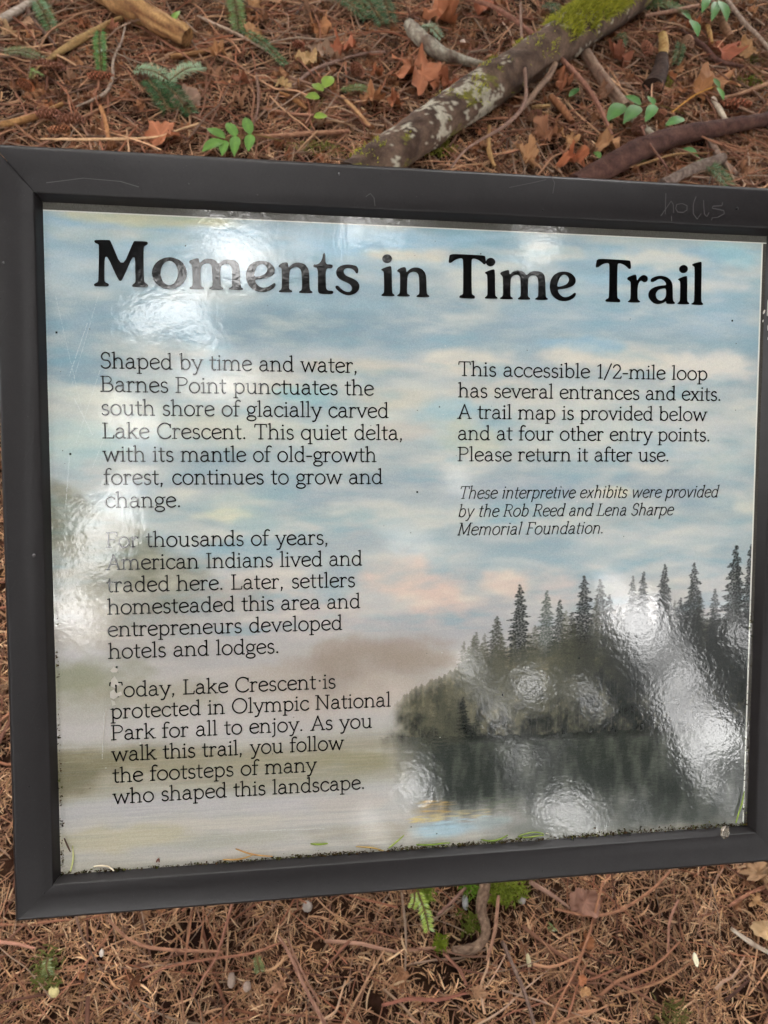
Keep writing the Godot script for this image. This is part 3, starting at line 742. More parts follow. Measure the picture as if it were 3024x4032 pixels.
const LETTERS := {
	"a": "0.60|@0.27,0.46,0.17,0.215,155,0 0.44,0.13 @0.51,0.12,0.07,0.10,180,290|0.44,0.41 0.32,0.385 @0.25,0.19,0.18,0.195,80,275 0.36,0.05 0.44,0.17",
	"b": "0.63|0.13,1.04 0.13,0.03|/0.03,1.0 0.13,1.04|@0.33,0.335,0.225,0.34,160,-160",
	"c": "0.54|@0.31,0.335,0.245,0.345,42,322|*0.48,0.56,0.045",
	"d": "0.65|0.51,1.04 0.51,0.0|/0.41,1.0 0.51,1.04|/0.51,0.01 0.61,0.01|@0.30,0.335,0.225,0.34,25,335",
	"e": "0.57|0.07,0.335 0.53,0.425 @0.30,0.37,0.235,0.31,12,180 @0.32,0.31,0.255,0.315,175,318",
	"f": "0.36|0.15,0.0 0.15,0.85 @0.29,0.86,0.14,0.19,180,45|/0.03,0.66 0.33,0.66|_0.15,0.01,0.11",
	"g": "0.58|@0.27,0.44,0.19,0.235,0,360|/0.43,0.60 0.57,0.67|/0.17,0.22 0.1,0.13 0.18,0.05 0.36,0.03|@0.29,-0.13,0.235,0.165,0,360",
	"h": "0.67|0.13,1.04 0.13,0|/0.03,1.0 0.13,1.04|0.13,0.4 @0.325,0.41,0.195,0.26,175,0 0.52,0|_0.13,0.01,0.11|_0.52,0.01,0.11",
	"i": "0.30|0.15,0.67 0.15,0|/0.04,0.63 0.15,0.67|_0.15,0.01,0.11|*0.145,0.92,0.062",
	"j": "0.29|0.17,0.67 0.17,-0.12 @0.04,-0.14,0.13,0.16,0,-85|/0.06,0.63 0.17,0.67|*0.165,0.92,0.062",
	"k": "0.61|0.13,1.04 0.13,0|/0.03,1.0 0.13,1.04|0.13,0.28 0.46,0.64|0.25,0.41 0.52,0.0|_0.46,0.65,0.09|_0.54,0.01,0.08|_0.13,0.01,0.11",
	"l": "0.30|0.15,1.04 0.15,0|/0.04,1.0 0.15,1.04|_0.15,0.01,0.11",
	"m": "1.02|0.13,0.67 0.13,0|/0.03,0.63 0.13,0.67|0.13,0.4 @0.315,0.41,0.185,0.26,175,0 0.5,0|0.5,0.4 @0.685,0.41,0.185,0.26,175,0 0.87,0|_0.13,0.01,0.1|_0.5,0.01,0.1|_0.87,0.01,0.1",
	"n": "0.67|0.13,0.67 0.13,0|/0.03,0.63 0.13,0.67|0.13,0.4 @0.325,0.41,0.195,0.26,175,0 0.52,0|_0.13,0.01,0.11|_0.52,0.01,0.11",
	"o": "0.63|@0.315,0.335,0.255,0.345,0,360",
	"p": "0.64|0.13,0.67 0.13,-0.3|/0.03,0.63 0.13,0.67|@0.33,0.335,0.235,0.34,155,-155|_0.13,-0.3,0.11",
	"q": "0.63|@0.29,0.335,0.235,0.34,25,335|0.51,0.67 0.51,-0.3|_0.51,-0.3,0.11",
	"r": "0.45|0.13,0.67 0.13,0|/0.03,0.63 0.13,0.67|0.13,0.4 @0.3,0.4,0.17,0.265,175,65|_0.13,0.01,0.11|*0.385,0.6,0.05",
	"s": "0.46|@0.235,0.505,0.15,0.17,32,240 @0.23,0.165,0.165,0.175,62,-155",
	"t": "0.38|0.16,0.88 0.16,0.15 @0.26,0.14,0.10,0.14,180,305|/0.03,0.65 0.34,0.66",
	"u": "0.67|0.13,0.67 0.13,0.26 @0.315,0.25,0.185,0.26,180,350|0.51,0.67 0.51,0.0|/0.51,0.01 0.61,0.01|/0.03,0.65 0.13,0.67|/0.41,0.65 0.51,0.67",
	"v": "0.60|0.08,0.66 0.3,0.0|0.3,0.0 0.52,0.66|_0.08,0.66,0.08|_0.52,0.66,0.08",
	"w": "0.90|0.08,0.66 0.26,0|0.26,0 0.45,0.64|0.45,0.64 0.63,0|0.63,0 0.82,0.66|_0.08,0.66,0.08|_0.82,0.66,0.08",
	"x": "0.58|0.1,0.65 0.48,0.0|0.46,0.65 0.09,0|_0.1,0.66,0.08|_0.47,0.66,0.08|_0.09,0.01,0.08|_0.49,0.01,0.08",
	"y": "0.60|0.08,0.66 0.32,0.02|0.53,0.66 0.27,-0.16 @0.14,-0.16,0.13,0.14,-5,-110|_0.08,0.66,0.08|_0.53,0.66,0.08",
	"A": "0.80|0.1,0 0.4,1.0|0.4,1.0 0.7,0|/0.21,0.35 0.6,0.35|_0.1,0.01,0.1|_0.7,0.01,0.1",
	"B": "0.70|0.14,0 0.14,0.99|/0.03,0.985 0.33,0.985 @0.35,0.765,0.2,0.22,90,-90 0.14,0.54|0.34,0.54 @0.37,0.275,0.25,0.265,90,-90 0.03,0.01",
	"C": "0.80|@0.44,0.5,0.375,0.51,42,320|/0.72,0.94 0.72,0.72",
	"F": "0.62|0.14,0 0.14,0.99|/0.03,0.985 0.57,0.985|/0.57,0.985 0.58,0.8|/0.14,0.52 0.45,0.52|_0.14,0.01,0.12",
	"I": "0.36|0.18,0 0.18,0.99|_0.18,0.985,0.12|_0.18,0.01,0.12",
	"L": "0.63|0.15,0 0.15,0.99|_0.15,0.985,0.12|/0.03,0.01 0.57,0.01|/0.57,0.01 0.59,0.2",
	"M": "1.0|0.15,0 0.17,0.99|0.17,0.99 0.49,0.08|0.49,0.08 0.82,0.99|0.82,0.99 0.84,0|_0.12,0.985,0.09|_0.87,0.985,0.09|_0.15,0.01,0.1|_0.84,0.01,0.1",
	"N": "0.86|0.15,0 0.15,0.98|0.15,0.98 0.69,0.02|0.69,0.02 0.69,0.98|_0.11,0.985,0.09|_0.15,0.01,0.11|_0.69,0.985,0.11",
	"O": "0.90|@0.45,0.5,0.385,0.51,0,360",
	"P": "0.66|0.14,0 0.14,0.99|/0.03,0.985 0.34,0.985 @0.36,0.735,0.24,0.25,90,-90 0.14,0.485|_0.14,0.01,0.12",
	"R": "0.74|0.14,0 0.14,0.99|/0.03,0.985 0.34,0.985 @0.36,0.745,0.23,0.24,90,-90 0.14,0.505|0.37,0.5 0.64,0.02|/0.64,0.01 0.73,0.01|_0.14,0.01,0.12",
	"S": "0.60|@0.3,0.745,0.205,0.262,38,240 @0.29,0.26,0.235,0.268,62,-155|/0.48,0.93 0.49,0.76",
	"T": "0.72|0.36,0 0.36,0.99|/0.06,0.985 0.66,0.985|/0.06,0.985 0.04,0.8|/0.66,0.985 0.68,0.8|_0.36,0.01,0.12",
	"1": "0.46|/0.1,0.87 0.26,1.0|0.26,1.0 0.26,0|_0.26,0.01,0.12",
	"2": "0.58|@0.28,0.73,0.2,0.27,165,-25|0.46,0.61 0.08,0.02|/0.07,0.02 0.51,0.02|/0.51,0.02 0.54,0.16",
	"/": "0.47|0.04,-0.1 0.42,1.05", "-": "0.40|0.07,0.36 0.33,0.36", ",": "0.30|*0.12,0.05,0.062|/0.15,0.04 0.09,-0.15", ".": "0.30|*0.12,0.05,0.064", " ": "0.34"}

func letter_strokes(ch: String, italic := 0) -> Array:             # [advance, [[points, half width], ...]] in heights of a capital
	var bits := (LETTERS[ch] as String).split("|")
	var out := []
	for i in range(1, bits.size()):
		var b := bits[i]
		var half := 0.046
		if b.begins_with("*"):
			var v := b.substr(1).split_floats(",")
			out.append([PackedVector2Array([Vector2(v[0] - 0.004, v[1]), Vector2(v[0] + 0.004, v[1])]), v[2]]); continue
		if b.begins_with("_"):
			if italic and ch == ch.to_lower(): continue
			var v := b.substr(1).split_floats(",")
			out.append([PackedVector2Array([Vector2(v[0] - v[2], v[1]), Vector2(v[0] + v[2], v[1])]), 0.03]); continue
		if b.begins_with("/"): b = b.substr(1); half = 0.034
		var p := PackedVector2Array()
		for w in b.split(" "):
			if w.begins_with("@"):
				var v := w.substr(1).split_floats(",")
				var n: int = maxi(6, int(absf(v[5] - v[4]) / 15.0))
				for k in n + 1:
					var a := deg_to_rad(lerpf(v[4], v[5], float(k) / n))
					p.append(Vector2(v[0] + v[2] * cos(a), v[1] + v[3] * sin(a)))
			else:
				var v := w.split_floats(","); p.append(Vector2(v[0], v[1]))
		out.append([p, half])
	return [bits[0].to_float(), out]

func text_mesh(text: String, x0: float, y0: float, width: float, cap: float, italic: int) -> ArrayMesh:
	var total := 0.0
	for ch in text: total += letter_strokes(ch)[0]
	var sx := width / (total - 0.1)
	var st := SurfaceTool.new(); st.begin(Mesh.PRIMITIVE_TRIANGLES)
	st.set_smooth_group(-1)
	var x := 0.0
	var level := 0
	for ch in text:
		var l := letter_strokes(ch, italic)
		for s in l[1]:
			var pts := PackedVector2Array()
			for p in s[0]: pts.append(Vector2(x0 + (x + p.x - 0.05) * sx + (0.24 * p.y * cap if italic else 0.0), y0 + p.y * cap))
			level = (level + 1) % 12
			stroke(st, pts, s[1] * cap * (0.82 if italic else 1.0), 0.00028 + level * 0.000004)
		x += l[0]
	st.generate_normals()
	return st.commit()

func stroke(st: SurfaceTool, p: PackedVector2Array, half: float, z: float) -> void:   # one pen stroke with round ends, standing a little proud
	var left := PackedVector2Array(); var right := PackedVector2Array()
	var n := p.size()
	for i in n:
		var d := (p[mini(i + 1, n - 1)] - p[maxi(i - 1, 0)]).normalized()
		var s := Vector2(-d.y, d.x) * half
		left.append(p[i] + s); right.append(p[i] - s)
	var rim := PackedVector2Array()
	rim.append_array(left)
	for k in range(1, 5):
		var d := (p[n - 1] - p[n - 2]).normalized()
		rim.append(p[n - 1] + d.rotated(PI / 2 - PI * k / 5.0) * half)
	right.reverse(); rim.append_array(right)
	for k in range(1, 5):
		var d := (p[0] - p[1]).normalized()
		rim.append(p[0] + d.rotated(PI / 2 - PI * k / 5.0) * half)
	right.reverse()
	for i in n - 1:
		for q in [left[i], left[i + 1], right[i + 1], left[i], right[i + 1], right[i]]: st.add_vertex(Vector3(q.x, q.y, z))
	for end in 2:
		var c := p[n - 1] if end == 0 else p[0]
		var first := n - 1 if end == 0 else n + 4 + n - 1
		for k in 5:
			var a := rim[(first + k) % rim.size()]; var b := rim[(first + k + 1) % rim.size()]
			for q in [c, a, b]: st.add_vertex(Vector3(q.x, q.y, z))
	for i in rim.size():
		var a := rim[i]; var b := rim[(i + 1) % rim.size()]
		for q in [Vector3(a.x, a.y, 0), Vector3(b.x, b.y, z), Vector3(a.x, a.y, z), Vector3(a.x, a.y, 0), Vector3(b.x, b.y, 0), Vector3(b.x, b.y, z)]: st.add_vertex(q)

func smooth_outline(pts: Array, rounds: int) -> PackedVector2Array:
	var p := PackedVector2Array(pts)
	for r in rounds:
		var q := PackedVector2Array()
		for i in p.size():
			var a := p[i]; var b := p[(i + 1) % p.size()]
			q.append(a.lerp(b, 0.22)); q.append(a.lerp(b, 0.78))
		p = q
	return p

func plate_mesh(outer: PackedVector2Array, holes: Array, depth: float) -> ArrayMesh:   # a flat shape with thickness
	var poly := outer.duplicate()
	if Geometry2D.is_polygon_clockwise(poly): poly.reverse()
	var loops := [poly.duplicate()]
	for h in holes:
		var hole: PackedVector2Array = h.duplicate()
		if not Geometry2D.is_polygon_clockwise(hole): hole.reverse()
		loops.append(hole.duplicate())
		var bi := 0; var bj := 0; var best := 1e9
		for i in poly.size():
			for j in hole.size():
				var d := poly[i].distance_squared_to(hole[j])
				if d < best: best = d; bi = i; bj = j
		var across := (hole[bj] - poly[bi]).orthogonal().normalized() * 0.000004
		var joined := PackedVector2Array()
		for i in bi + 1: joined.append(poly[i] - (across if i == bi else Vector2.ZERO))
		for j in hole.size() + 1:
			joined.append(hole[(bj + j) % hole.size()] + (across * (-1.0 if j == 0 else 1.0 if j == hole.size() else 0.0)))
		joined.append(poly[bi] + across)
		for i in range(bi + 1, poly.size()): joined.append(poly[i])
		poly = joined
	var big := PackedVector2Array()
	for p in poly: big.append(p * 10000.0)
	var tri := Geometry2D.triangulate_polygon(big)
	if tri.is_empty(): print("no triangles for an outline of ", poly.size())
	var st := SurfaceTool.new(); st.begin(Mesh.PRIMITIVE_TRIANGLES)
	st.set_smooth_group(-1)
	for i in range(0, tri.size(), 3):
		var A := poly[tri[i]]; var B := poly[tri[i + 1]]; var C := poly[tri[i + 2]]
		if (B - A).cross(C - A) > 0.0: var s := B; B = C; C = s
		for q in [A, B, C]: st.add_vertex(Vector3(q.x, q.y, depth))
	for loop in loops:
		for i in loop.size():
			var A: Vector2 = loop[i]; var B: Vector2 = loop[(i + 1) % loop.size()]
			for q in [[A, 0.0], [A, depth], [B, depth], [A, 0.0], [B, depth], [B, 0.0]]: st.add_vertex(Vector3(q[0].x, q[0].y, q[1]))
	st.generate_normals()
	return st.commit()

func ellipse(cx: float, cy: float, rx: float, ry: float) -> PackedVector2Array:
	var p := PackedVector2Array()
	for k in 28: p.append(Vector2(cx + rx * cos(TAU * k / 28), cy + ry * sin(TAU * k / 28)))
	return p

func sign_part(called: String, mesh: Mesh, mat: Material, parent: Node3D, at := Vector3.ZERO) -> MeshInstance3D:
	var o := MeshInstance3D.new(); o.name = called; o.mesh = mesh; o.material_override = mat; o.position = at
	parent.add_child(o, true)
	return o

func build_sign():
	rng.seed = 12
	var foot := Vector3(0, 0, 0)
	var sign := thing("wayside_sign", "framed trail sign with a printed lake picture, black lettering and a charcoal metal frame", "sign", foot)
	var body := Node3D.new(); body.name = "sign_face"; body.transform = sign_base
	# everything of the face is given in the sign's axes, then set in place
	var put := func(called: String, mesh: Mesh, mat: Material, parent: Node3D) -> MeshInstance3D:
		var o := MeshInstance3D.new(); o.name = called; o.mesh = mesh; o.material_override = mat
		if parent == sign: o.transform = sign_base
		parent.add_child(o, true)
		return o
	# panel
	var st := SurfaceTool.new(); st.begin(Mesh.PRIMITIVE_TRIANGLES)
	var n := 12; var m := 0.006
	for j in n + 1:
		for i in n + 1:
			var x := lerpf(-m, PW + m, float(i) / n); var y := lerpf(-m, PH + m, float(j) / n)
			st.set_uv(Vector2(x / PW, 1.0 - y / PH)); st.set_normal(Vector3(0, 0, 1)); st.set_tangent(Plane(1, 0, 0, 1)); st.add_vertex(Vector3(x, y, 0))
	for j in n:
		for i in n:
			var A := j * (n + 1) + i
			for q in [A, A + n + 1, A + n + 2, A, A + n + 2, A + 1]: st.add_index(q)
	var panel: MeshInstance3D = put.call("panel", st.commit(), M.print, sign)
	# frame
	var rails := []
	for r in [["frame_rail", [Vector2(0, PH), Vector2(PW, PH)], Vector2(0, 1), Vector2(1, 0), 0.0277, 0.024, 0.024], ["frame_rail", [Vector2(0, 0), Vector2(PW, 0)], Vector2(0, -1), Vector2(1, 0), 0.0232, 0.024, 0.024],
			["frame_rail", [Vector2(0, 0), Vector2(0, PH)], Vector2(-1, 0), Vector2(0, 1), 0.024, 0.0232, 0.0277], ["frame_rail", [Vector2(PW, 0), Vector2(PW, PH)], Vector2(1, 0), Vector2(0, 1), 0.024, 0.0232, 0.0277]]:
		rails.append(put.call(r[0], rail_mesh(r[1], r[2], r[3], r[4], r[5], r[6]), M.paint, sign))
	var back := BoxMesh.new(); back.size = Vector3(PW + 0.044, PH + 0.044, 0.016)
	var bo: MeshInstance3D = put.call("backing_board", back, M.dark, sign)
	bo.transform = sign_base * Transform3D(Basis(), Vector3(PW / 2, PH / 2, -0.0115))
	var post := BoxMesh.new(); post.size = Vector3(0.09, 0.86, 0.06)
	var po: MeshInstance3D = put.call("post", post, M.paint, sign); po.transform = Transform3D(Basis(), Vector3(0.0, 0.42, -0.075))
	# title: each letter traced, raised a little from the panel as on the real laminate
	var glyphs := {
		"M": [[[Vector2(0.000538, 0.024086), Vector2(0.00112, 0.024779), Vector2(0.00834, 0.025082), Vector2(0.009121, 0.024668), Vector2(0.014848, 0.010095), Vector2(0.0211, 0.024719), Vector2(0.021769, 0.025016), Vector2(0.027976, 0.025095), Vector2(0.02872, 0.024451), Vector2(0.028391, 0.023447), Vector2(0.027044, 0.022717), Vector2(0.026272, 0.021786), Vector2(0.026122, 0.003955), Vector2(0.02668, 0.002842), Vector2(0.028225, 0.001989), Vector2(0.028523, 0.001229), Vector2(0.027752, 0.000478), Vector2(0.020631, 0.00033), Vector2(0.019841, 0.000801), Vector2(0.020125, 0.001715), Vector2(0.021475, 0.002664), Vector2(0.021763, 0.003804), Vector2(0.021755, 0.01967), Vector2(0.015044, 0.004473), Vector2(0.013959, 0.003219), Vector2(0.01265, 0.003939), Vector2(0.005941, 0.019397), Vector2(0.005379, 0.003462), Vector2(0.005882, 0.002356), Vector2(0.00741, 0.001869), Vector2(0.007831, 0.000983), Vector2(0.007155, 0.00024), Vector2(0.000569, 0.000019), Vector2(-0.000159, 0.000713), Vector2(0.000208, 0.001488), Vector2(0.001934, 0.002311), Vector2(0.002395, 0.003359), Vector2(0.003105, 0.021739), Vector2(0.0026, 0.022611), Vector2(0.001083, 0.023128)]]],
		"o": [[[Vector2(0.018978, 0.009202), Vector2(0.018473, 0.006509), Vector2(0.017088, 0.004047), Vector2(0.01496, 0.002058), Vector2(0.0123, 0.00074), Vector2(0.009371, 0.000219), Vector2(0.006462, 0.000546), Vector2(0.003857, 0.001685), Vector2(0.00181, 0.003523), Vector2(0.000519, 0.00588), Vector2(0.000107, 0.008524), Vector2(0.000613, 0.011199), Vector2(0.001987, 0.013645), Vector2(0.004096, 0.015626), Vector2(0.006737, 0.016948), Vector2(0.009653, 0.017482), Vector2(0.012561, 0.017174), Vector2(0.015177, 0.01605), Vector2(0.017242, 0.014219), Vector2(0.018553, 0.011859)], [Vector2(0.014104, 0.009118), Vector2(0.013842, 0.00707), Vector2(0.013148, 0.005207), Vector2(0.012088, 0.00371), Vector2(0.010767, 0.002728), Vector2(0.009316, 0.002356), Vector2(0.007877, 0.00263), Vector2(0.006591, 0.003522), Vector2(0.005583, 0.004945), Vector2(0.004952, 0.006757), Vector2(0.004759, 0.008782), Vector2(0.005022, 0.010822), Vector2(0.005714, 0.012678), Vector2(0.006769, 0.014171), Vector2(0.008085, 0.015153), Vector2(0.009532, 0.01553), Vector2(0.01097, 0.015263), Vector2(0.012258, 0.014378), Vector2(0.01327, 0.01296), Vector2(0.013906, 0.011147)]]],
		"e": [[[Vector2(-0.008954, 0.008701), Vector2(-0.00846, 0.01194), Vector2(-0.006816, 0.014761), Vector2(-0.004024, 0.016615), Vector2(-0.000776, 0.017291), Vector2(0.002471, 0.017046), Vector2(0.00525, 0.015675), Vector2(0.006957, 0.013429), Vector2(0.007079, 0.011121), Vector2(0.005665, 0.009219), Vector2(0.00286, 0.007964), Vector2(-0.000402, 0.007156), Vector2(-0.004024, 0.006753), Vector2(-0.003668, 0.005196), Vector2(-0.002293, 0.003394), Vector2(0.00002, 0.002315), Vector2(0.002349, 0.002625), Vector2(0.004689, 0.003861), Vector2(0.006333, 0.005168), Vector2(0.007265, 0.005014), Vector2(0.007349, 0.003719), Vector2(0.006075, 0.002053), Vector2(0.003731, 0.000724), Vector2(0.000931, 0.00003), Vector2(-0.002322, 0.000156), Vector2(-0.005096, 0.001221), Vector2(-0.007392, 0.003223), Vector2(-0.008613, 0.005948)], [Vector2(-0.004429, 0.008031), Vector2(-0.00408, 0.010718), Vector2(-0.002893, 0.013757), Vector2(-0.001258, 0.0152), Vector2(0.000368, 0.015492), Vector2(0.001986, 0.014722), Vector2(0.002995, 0.013052), Vector2(0.002656, 0.011423), Vector2(0.001481, 0.009995), Vector2(-0.000851, 0.008896)]]],
		"n": [[[Vector2(-0.000456, 0.014214), Vector2(0.000487, 0.015405), Vector2(0.002691, 0.016506), Vector2(0.004424, 0.01671), Vector2(0.005073, 0.015809), Vector2(0.005152, 0.013588), Vector2(0.006899, 0.015414), Vector2(0.009018, 0.016606), Vector2(0.011839, 0.016806), Vector2(0.014425, 0.015928), Vector2(0.016066, 0.01413), Vector2(0.016857, 0.0116), Vector2(0.017097, 0.002517), Vector2(0.01766, 0.001461), Vector2(0.018699, 0.001028), Vector2(0.0186, 0.00009), Vector2(0.011274, -0.000053), Vector2(0.011043, 0.000778), Vector2(0.012367, 0.001428), Vector2(0.012844, 0.002516), Vector2(0.012652, 0.010518), Vector2(0.012194, 0.012826), Vector2(0.011118, 0.013947), Vector2(0.009239, 0.014342), Vector2(0.007122, 0.013568), Vector2(0.005798, 0.011896), Vector2(0.005551, 0.002832), Vector2(0.005872, 0.00168), Vector2(0.007231, 0.00112), Vector2(0.007225, 0.000095), Vector2(0, 0), Vector2(-0.000228, 0.000782), Vector2(0.000946, 0.001378), Vector2(0.001518, 0.002697), Vector2(0.00159, 0.012901), Vector2(0.000848, 0.013707)]]],
		"t": [[[Vector2(-0.002964, 0.015857), Vector2(-0.00017, 0.016427), Vector2(0.001494, 0.017887), Vector2(0.002451, 0.020251), Vector2(0.002743, 0.022357), Vector2(0.003409, 0.022849), Vector2(0.004071, 0.02227), Vector2(0.004099, 0.016587), Vector2(0.00776, 0.016584), Vector2(0.008377, 0.015673), Vector2(0.007754, 0.014623), Vector2(0.004187, 0.014491), Vector2(0.004294, 0.004213), Vector2(0.004765, 0.00259), Vector2(0.005954, 0.00202), Vector2(0.008195, 0.002093), Vector2(0.008575, 0.001168), Vector2(0.007951, 0.000115), Vector2(0.001093, 0.000035), Vector2(-0.000091, 0.001027), Vector2(-0.000227, 0.002659), Vector2(-0.000083, 0.014474), Vector2(-0.002449, 0.014712)]]],
		"s": [[[Vector2(0.013161, 0.015008), Vector2(0.012918, 0.012557), Vector2(0.011764, 0.012515), Vector2(0.010901, 0.013986), Vector2(0.009222, 0.015098), Vector2(0.007305, 0.015355), Vector2(0.005628, 0.014966), Vector2(0.004669, 0.01376), Vector2(0.004905, 0.012128), Vector2(0.006339, 0.010773), Vector2(0.009696, 0.009718), Vector2(0.012579, 0.008173), Vector2(0.013877, 0.005864), Vector2(0.013394, 0.003257), Vector2(0.011466, 0.001215), Vector2(0.008242, 0.000075), Vector2(0.005363, 0.000313), Vector2(0.002491, 0.00163), Vector2(0.000248, 0.003528), Vector2(-0.000083, 0.004783), Vector2(0.000826, 0.005377), Vector2(0.001781, 0.005081), Vector2(0.003452, 0.003399), Vector2(0.005606, 0.002155), Vector2(0.007765, 0.001896), Vector2(0.009207, 0.002884), Vector2(0.009449, 0.004539), Vector2(0.008491, 0.006152), Vector2(0.005855, 0.007471), Vector2(0.002507, 0.008763), Vector2(0.000839, 0.010578), Vector2(0.000272, 0.012898), Vector2(0.001232, 0.015131), Vector2(0.003479, 0.016618), Vector2(0.00635, 0.017287), Vector2(0.009224, 0.017207), Vector2(0.012008, 0.016655)]]],
		"i": [[[Vector2(-0.000506, 0.014775), Vector2(0.000658, 0.015525), Vector2(0.003716, 0.01677), Vector2(0.005126, 0.017011), Vector2(0.00576, 0.016326), Vector2(0.005986, 0.00261), Vector2(0.006428, 0.001581), Vector2(0.007455, 0.000997), Vector2(0.007408, 0.000093), Vector2(0.000097, 0.000003), Vector2(-0.000244, 0.00075), Vector2(0.00097, 0.001499), Vector2(0.001455, 0.002557), Vector2(0.001292, 0.01333), Vector2(0.00066, 0.014157)]], [[Vector2(0.005944, 0.021147), Vector2(0.005808, 0.020384), Vector2(0.005408, 0.019685), Vector2(0.004785, 0.019119), Vector2(0.004, 0.018741), Vector2(0.003129, 0.018588), Vector2(0.002258, 0.018675), Vector2(0.001473, 0.018993), Vector2(0.00085, 0.019511), Vector2(0.000449, 0.020179), Vector2(0.00031, 0.02093), Vector2(0.000447, 0.021692), Vector2(0.000845, 0.02239), Vector2(0.001467, 0.022955), Vector2(0.00225, 0.023334), Vector2(0.00312, 0.023488), Vector2(0.003991, 0.023402), Vector2(0.004777, 0.023085), Vector2(0.005402, 0.022567), Vector2(0.005804, 0.021899)]]],
		"T": [[[Vector2(-0.005971, 0.024958), Vector2(0.003951, 0.024996), Vector2(0.014471, 0.024858), Vector2(0.01502, 0.024188), Vector2(0.015524, 0.020996), Vector2(0.015232, 0.019849), Vector2(0.014275, 0.019715), Vector2(0.012967, 0.020901), Vector2(0.010914, 0.022207), Vector2(0.008773, 0.022817), Vector2(0.007553, 0.022771), Vector2(0.006832, 0.021807), Vector2(0.007098, 0.003142), Vector2(0.007653, 0.002169), Vector2(0.008997, 0.001616), Vector2(0.009084, 0.000131), Vector2(0.008236, -0.000044), Vector2(0.000106, 0.000003), Vector2(-0.000283, 0.000832), Vector2(0.000126, 0.001537), Vector2(0.001545, 0.002076), Vector2(0.00205, 0.00323), Vector2(0.001907, 0.021722), Vector2(0.001251, 0.022681), Vector2(-0.000491, 0.022615), Vector2(-0.002846, 0.021691), Vector2(-0.004506, 0.020401), Vector2(-0.005809, 0.019764), Vector2(-0.006765, 0.02017), Vector2(-0.006448, 0.022635)]]],
		"r": [[[Vector2(-0.001085, 0.014195), Vector2(-0.000359, 0.015061), Vector2(0.003236, 0.016525), Vector2(0.004305, 0.016563), Vector2(0.004916, 0.015644), Vector2(0.005254, 0.012781), Vector2(0.006489, 0.014807), Vector2(0.008326, 0.01636), Vector2(0.010199, 0.016575), Vector2(0.011945, 0.015495), Vector2(0.012103, 0.013564), Vector2(0.011111, 0.012386), Vector2(0.009665, 0.012237), Vector2(0.008138, 0.013178), Vector2(0.007079, 0.012645), Vector2(0.006049, 0.010972), Vector2(0.005694, 0.007981), Vector2(0.00583, 0.002518), Vector2(0.006551, 0.001545), Vector2(0.007476, 0.001076), Vector2(0.007393, 0.000077), Vector2(0.000107, 0.000003), Vector2(-0.000287, 0.000836), Vector2(0.000927, 0.00147), Vector2(0.001434, 0.002628), Vector2(0.001374, 0.011805), Vector2(0.000656, 0.012771), Vector2(-0.000637, 0.01327)]]],
		"a": [[[Vector2(0.000877, 0.013975), Vector2(0.001487, 0.015339), Vector2(0.004258, 0.01653), Vector2(0.007482, 0.017043), Vector2(0.010849, 0.016564), Vector2(0.013329, 0.015055), Vector2(0.014737, 0.013207), Vector2(0.015242, 0.010726), Vector2(0.015453, 0.003226), Vector2(0.016027, 0.002141), Vector2(0.017086, 0.001271), Vector2(0.016728, 0.000458), Vector2(0.011891, 0.000361), Vector2(0.011274, 0.001093), Vector2(0.011244, 0.002194), Vector2(0.009544, 0.00089), Vector2(0.006319, -0.000008), Vector2(0.003606, 0.000359), Vector2(0.001405, 0.001939), Vector2(-0.000107, 0.004136), Vector2(-0.000268, 0.006224), Vector2(0.000592, 0.008343), Vector2(0.003347, 0.010178), Vector2(0.007102, 0.011101), Vector2(0.010988, 0.011482), Vector2(0.010843, 0.012824), Vector2(0.009723, 0.014182), Vector2(0.007535, 0.015103), Vector2(0.005653, 0.014788), Vector2(0.004062, 0.013737), Vector2(0.002731, 0.013094), Vector2(0.001275, 0.013144)], [Vector2(0.011036, 0.009736), Vector2(0.00823, 0.009393), Vector2(0.006089, 0.008574), Vector2(0.00478, 0.007035), Vector2(0.004391, 0.005376), Vector2(0.005146, 0.003404), Vector2(0.006798, 0.002306), Vector2(0.008691, 0.002365), Vector2(0.010282, 0.003665), Vector2(0.011161, 0.005193)]]],
		"l": [[[Vector2(-0.000711, 0.023701), Vector2(0.000466, 0.024545), Vector2(0.00437, 0.025743), Vector2(0.005524, 0.025637), Vector2(0.005726, 0.024443), Vector2(0.006009, 0.002853), Vector2(0.006493, 0.001457), Vector2(0.007447, 0.000881), Vector2(0.007201, -0.000085), Vector2(0.000111, -0.000047), Vector2(-0.000242, 0.000748), Vector2(0.001163, 0.001445), Vector2(0.001673, 0.002719), Vector2(0.001358, 0.022178), Vector2(0.000623, 0.022951)]]],
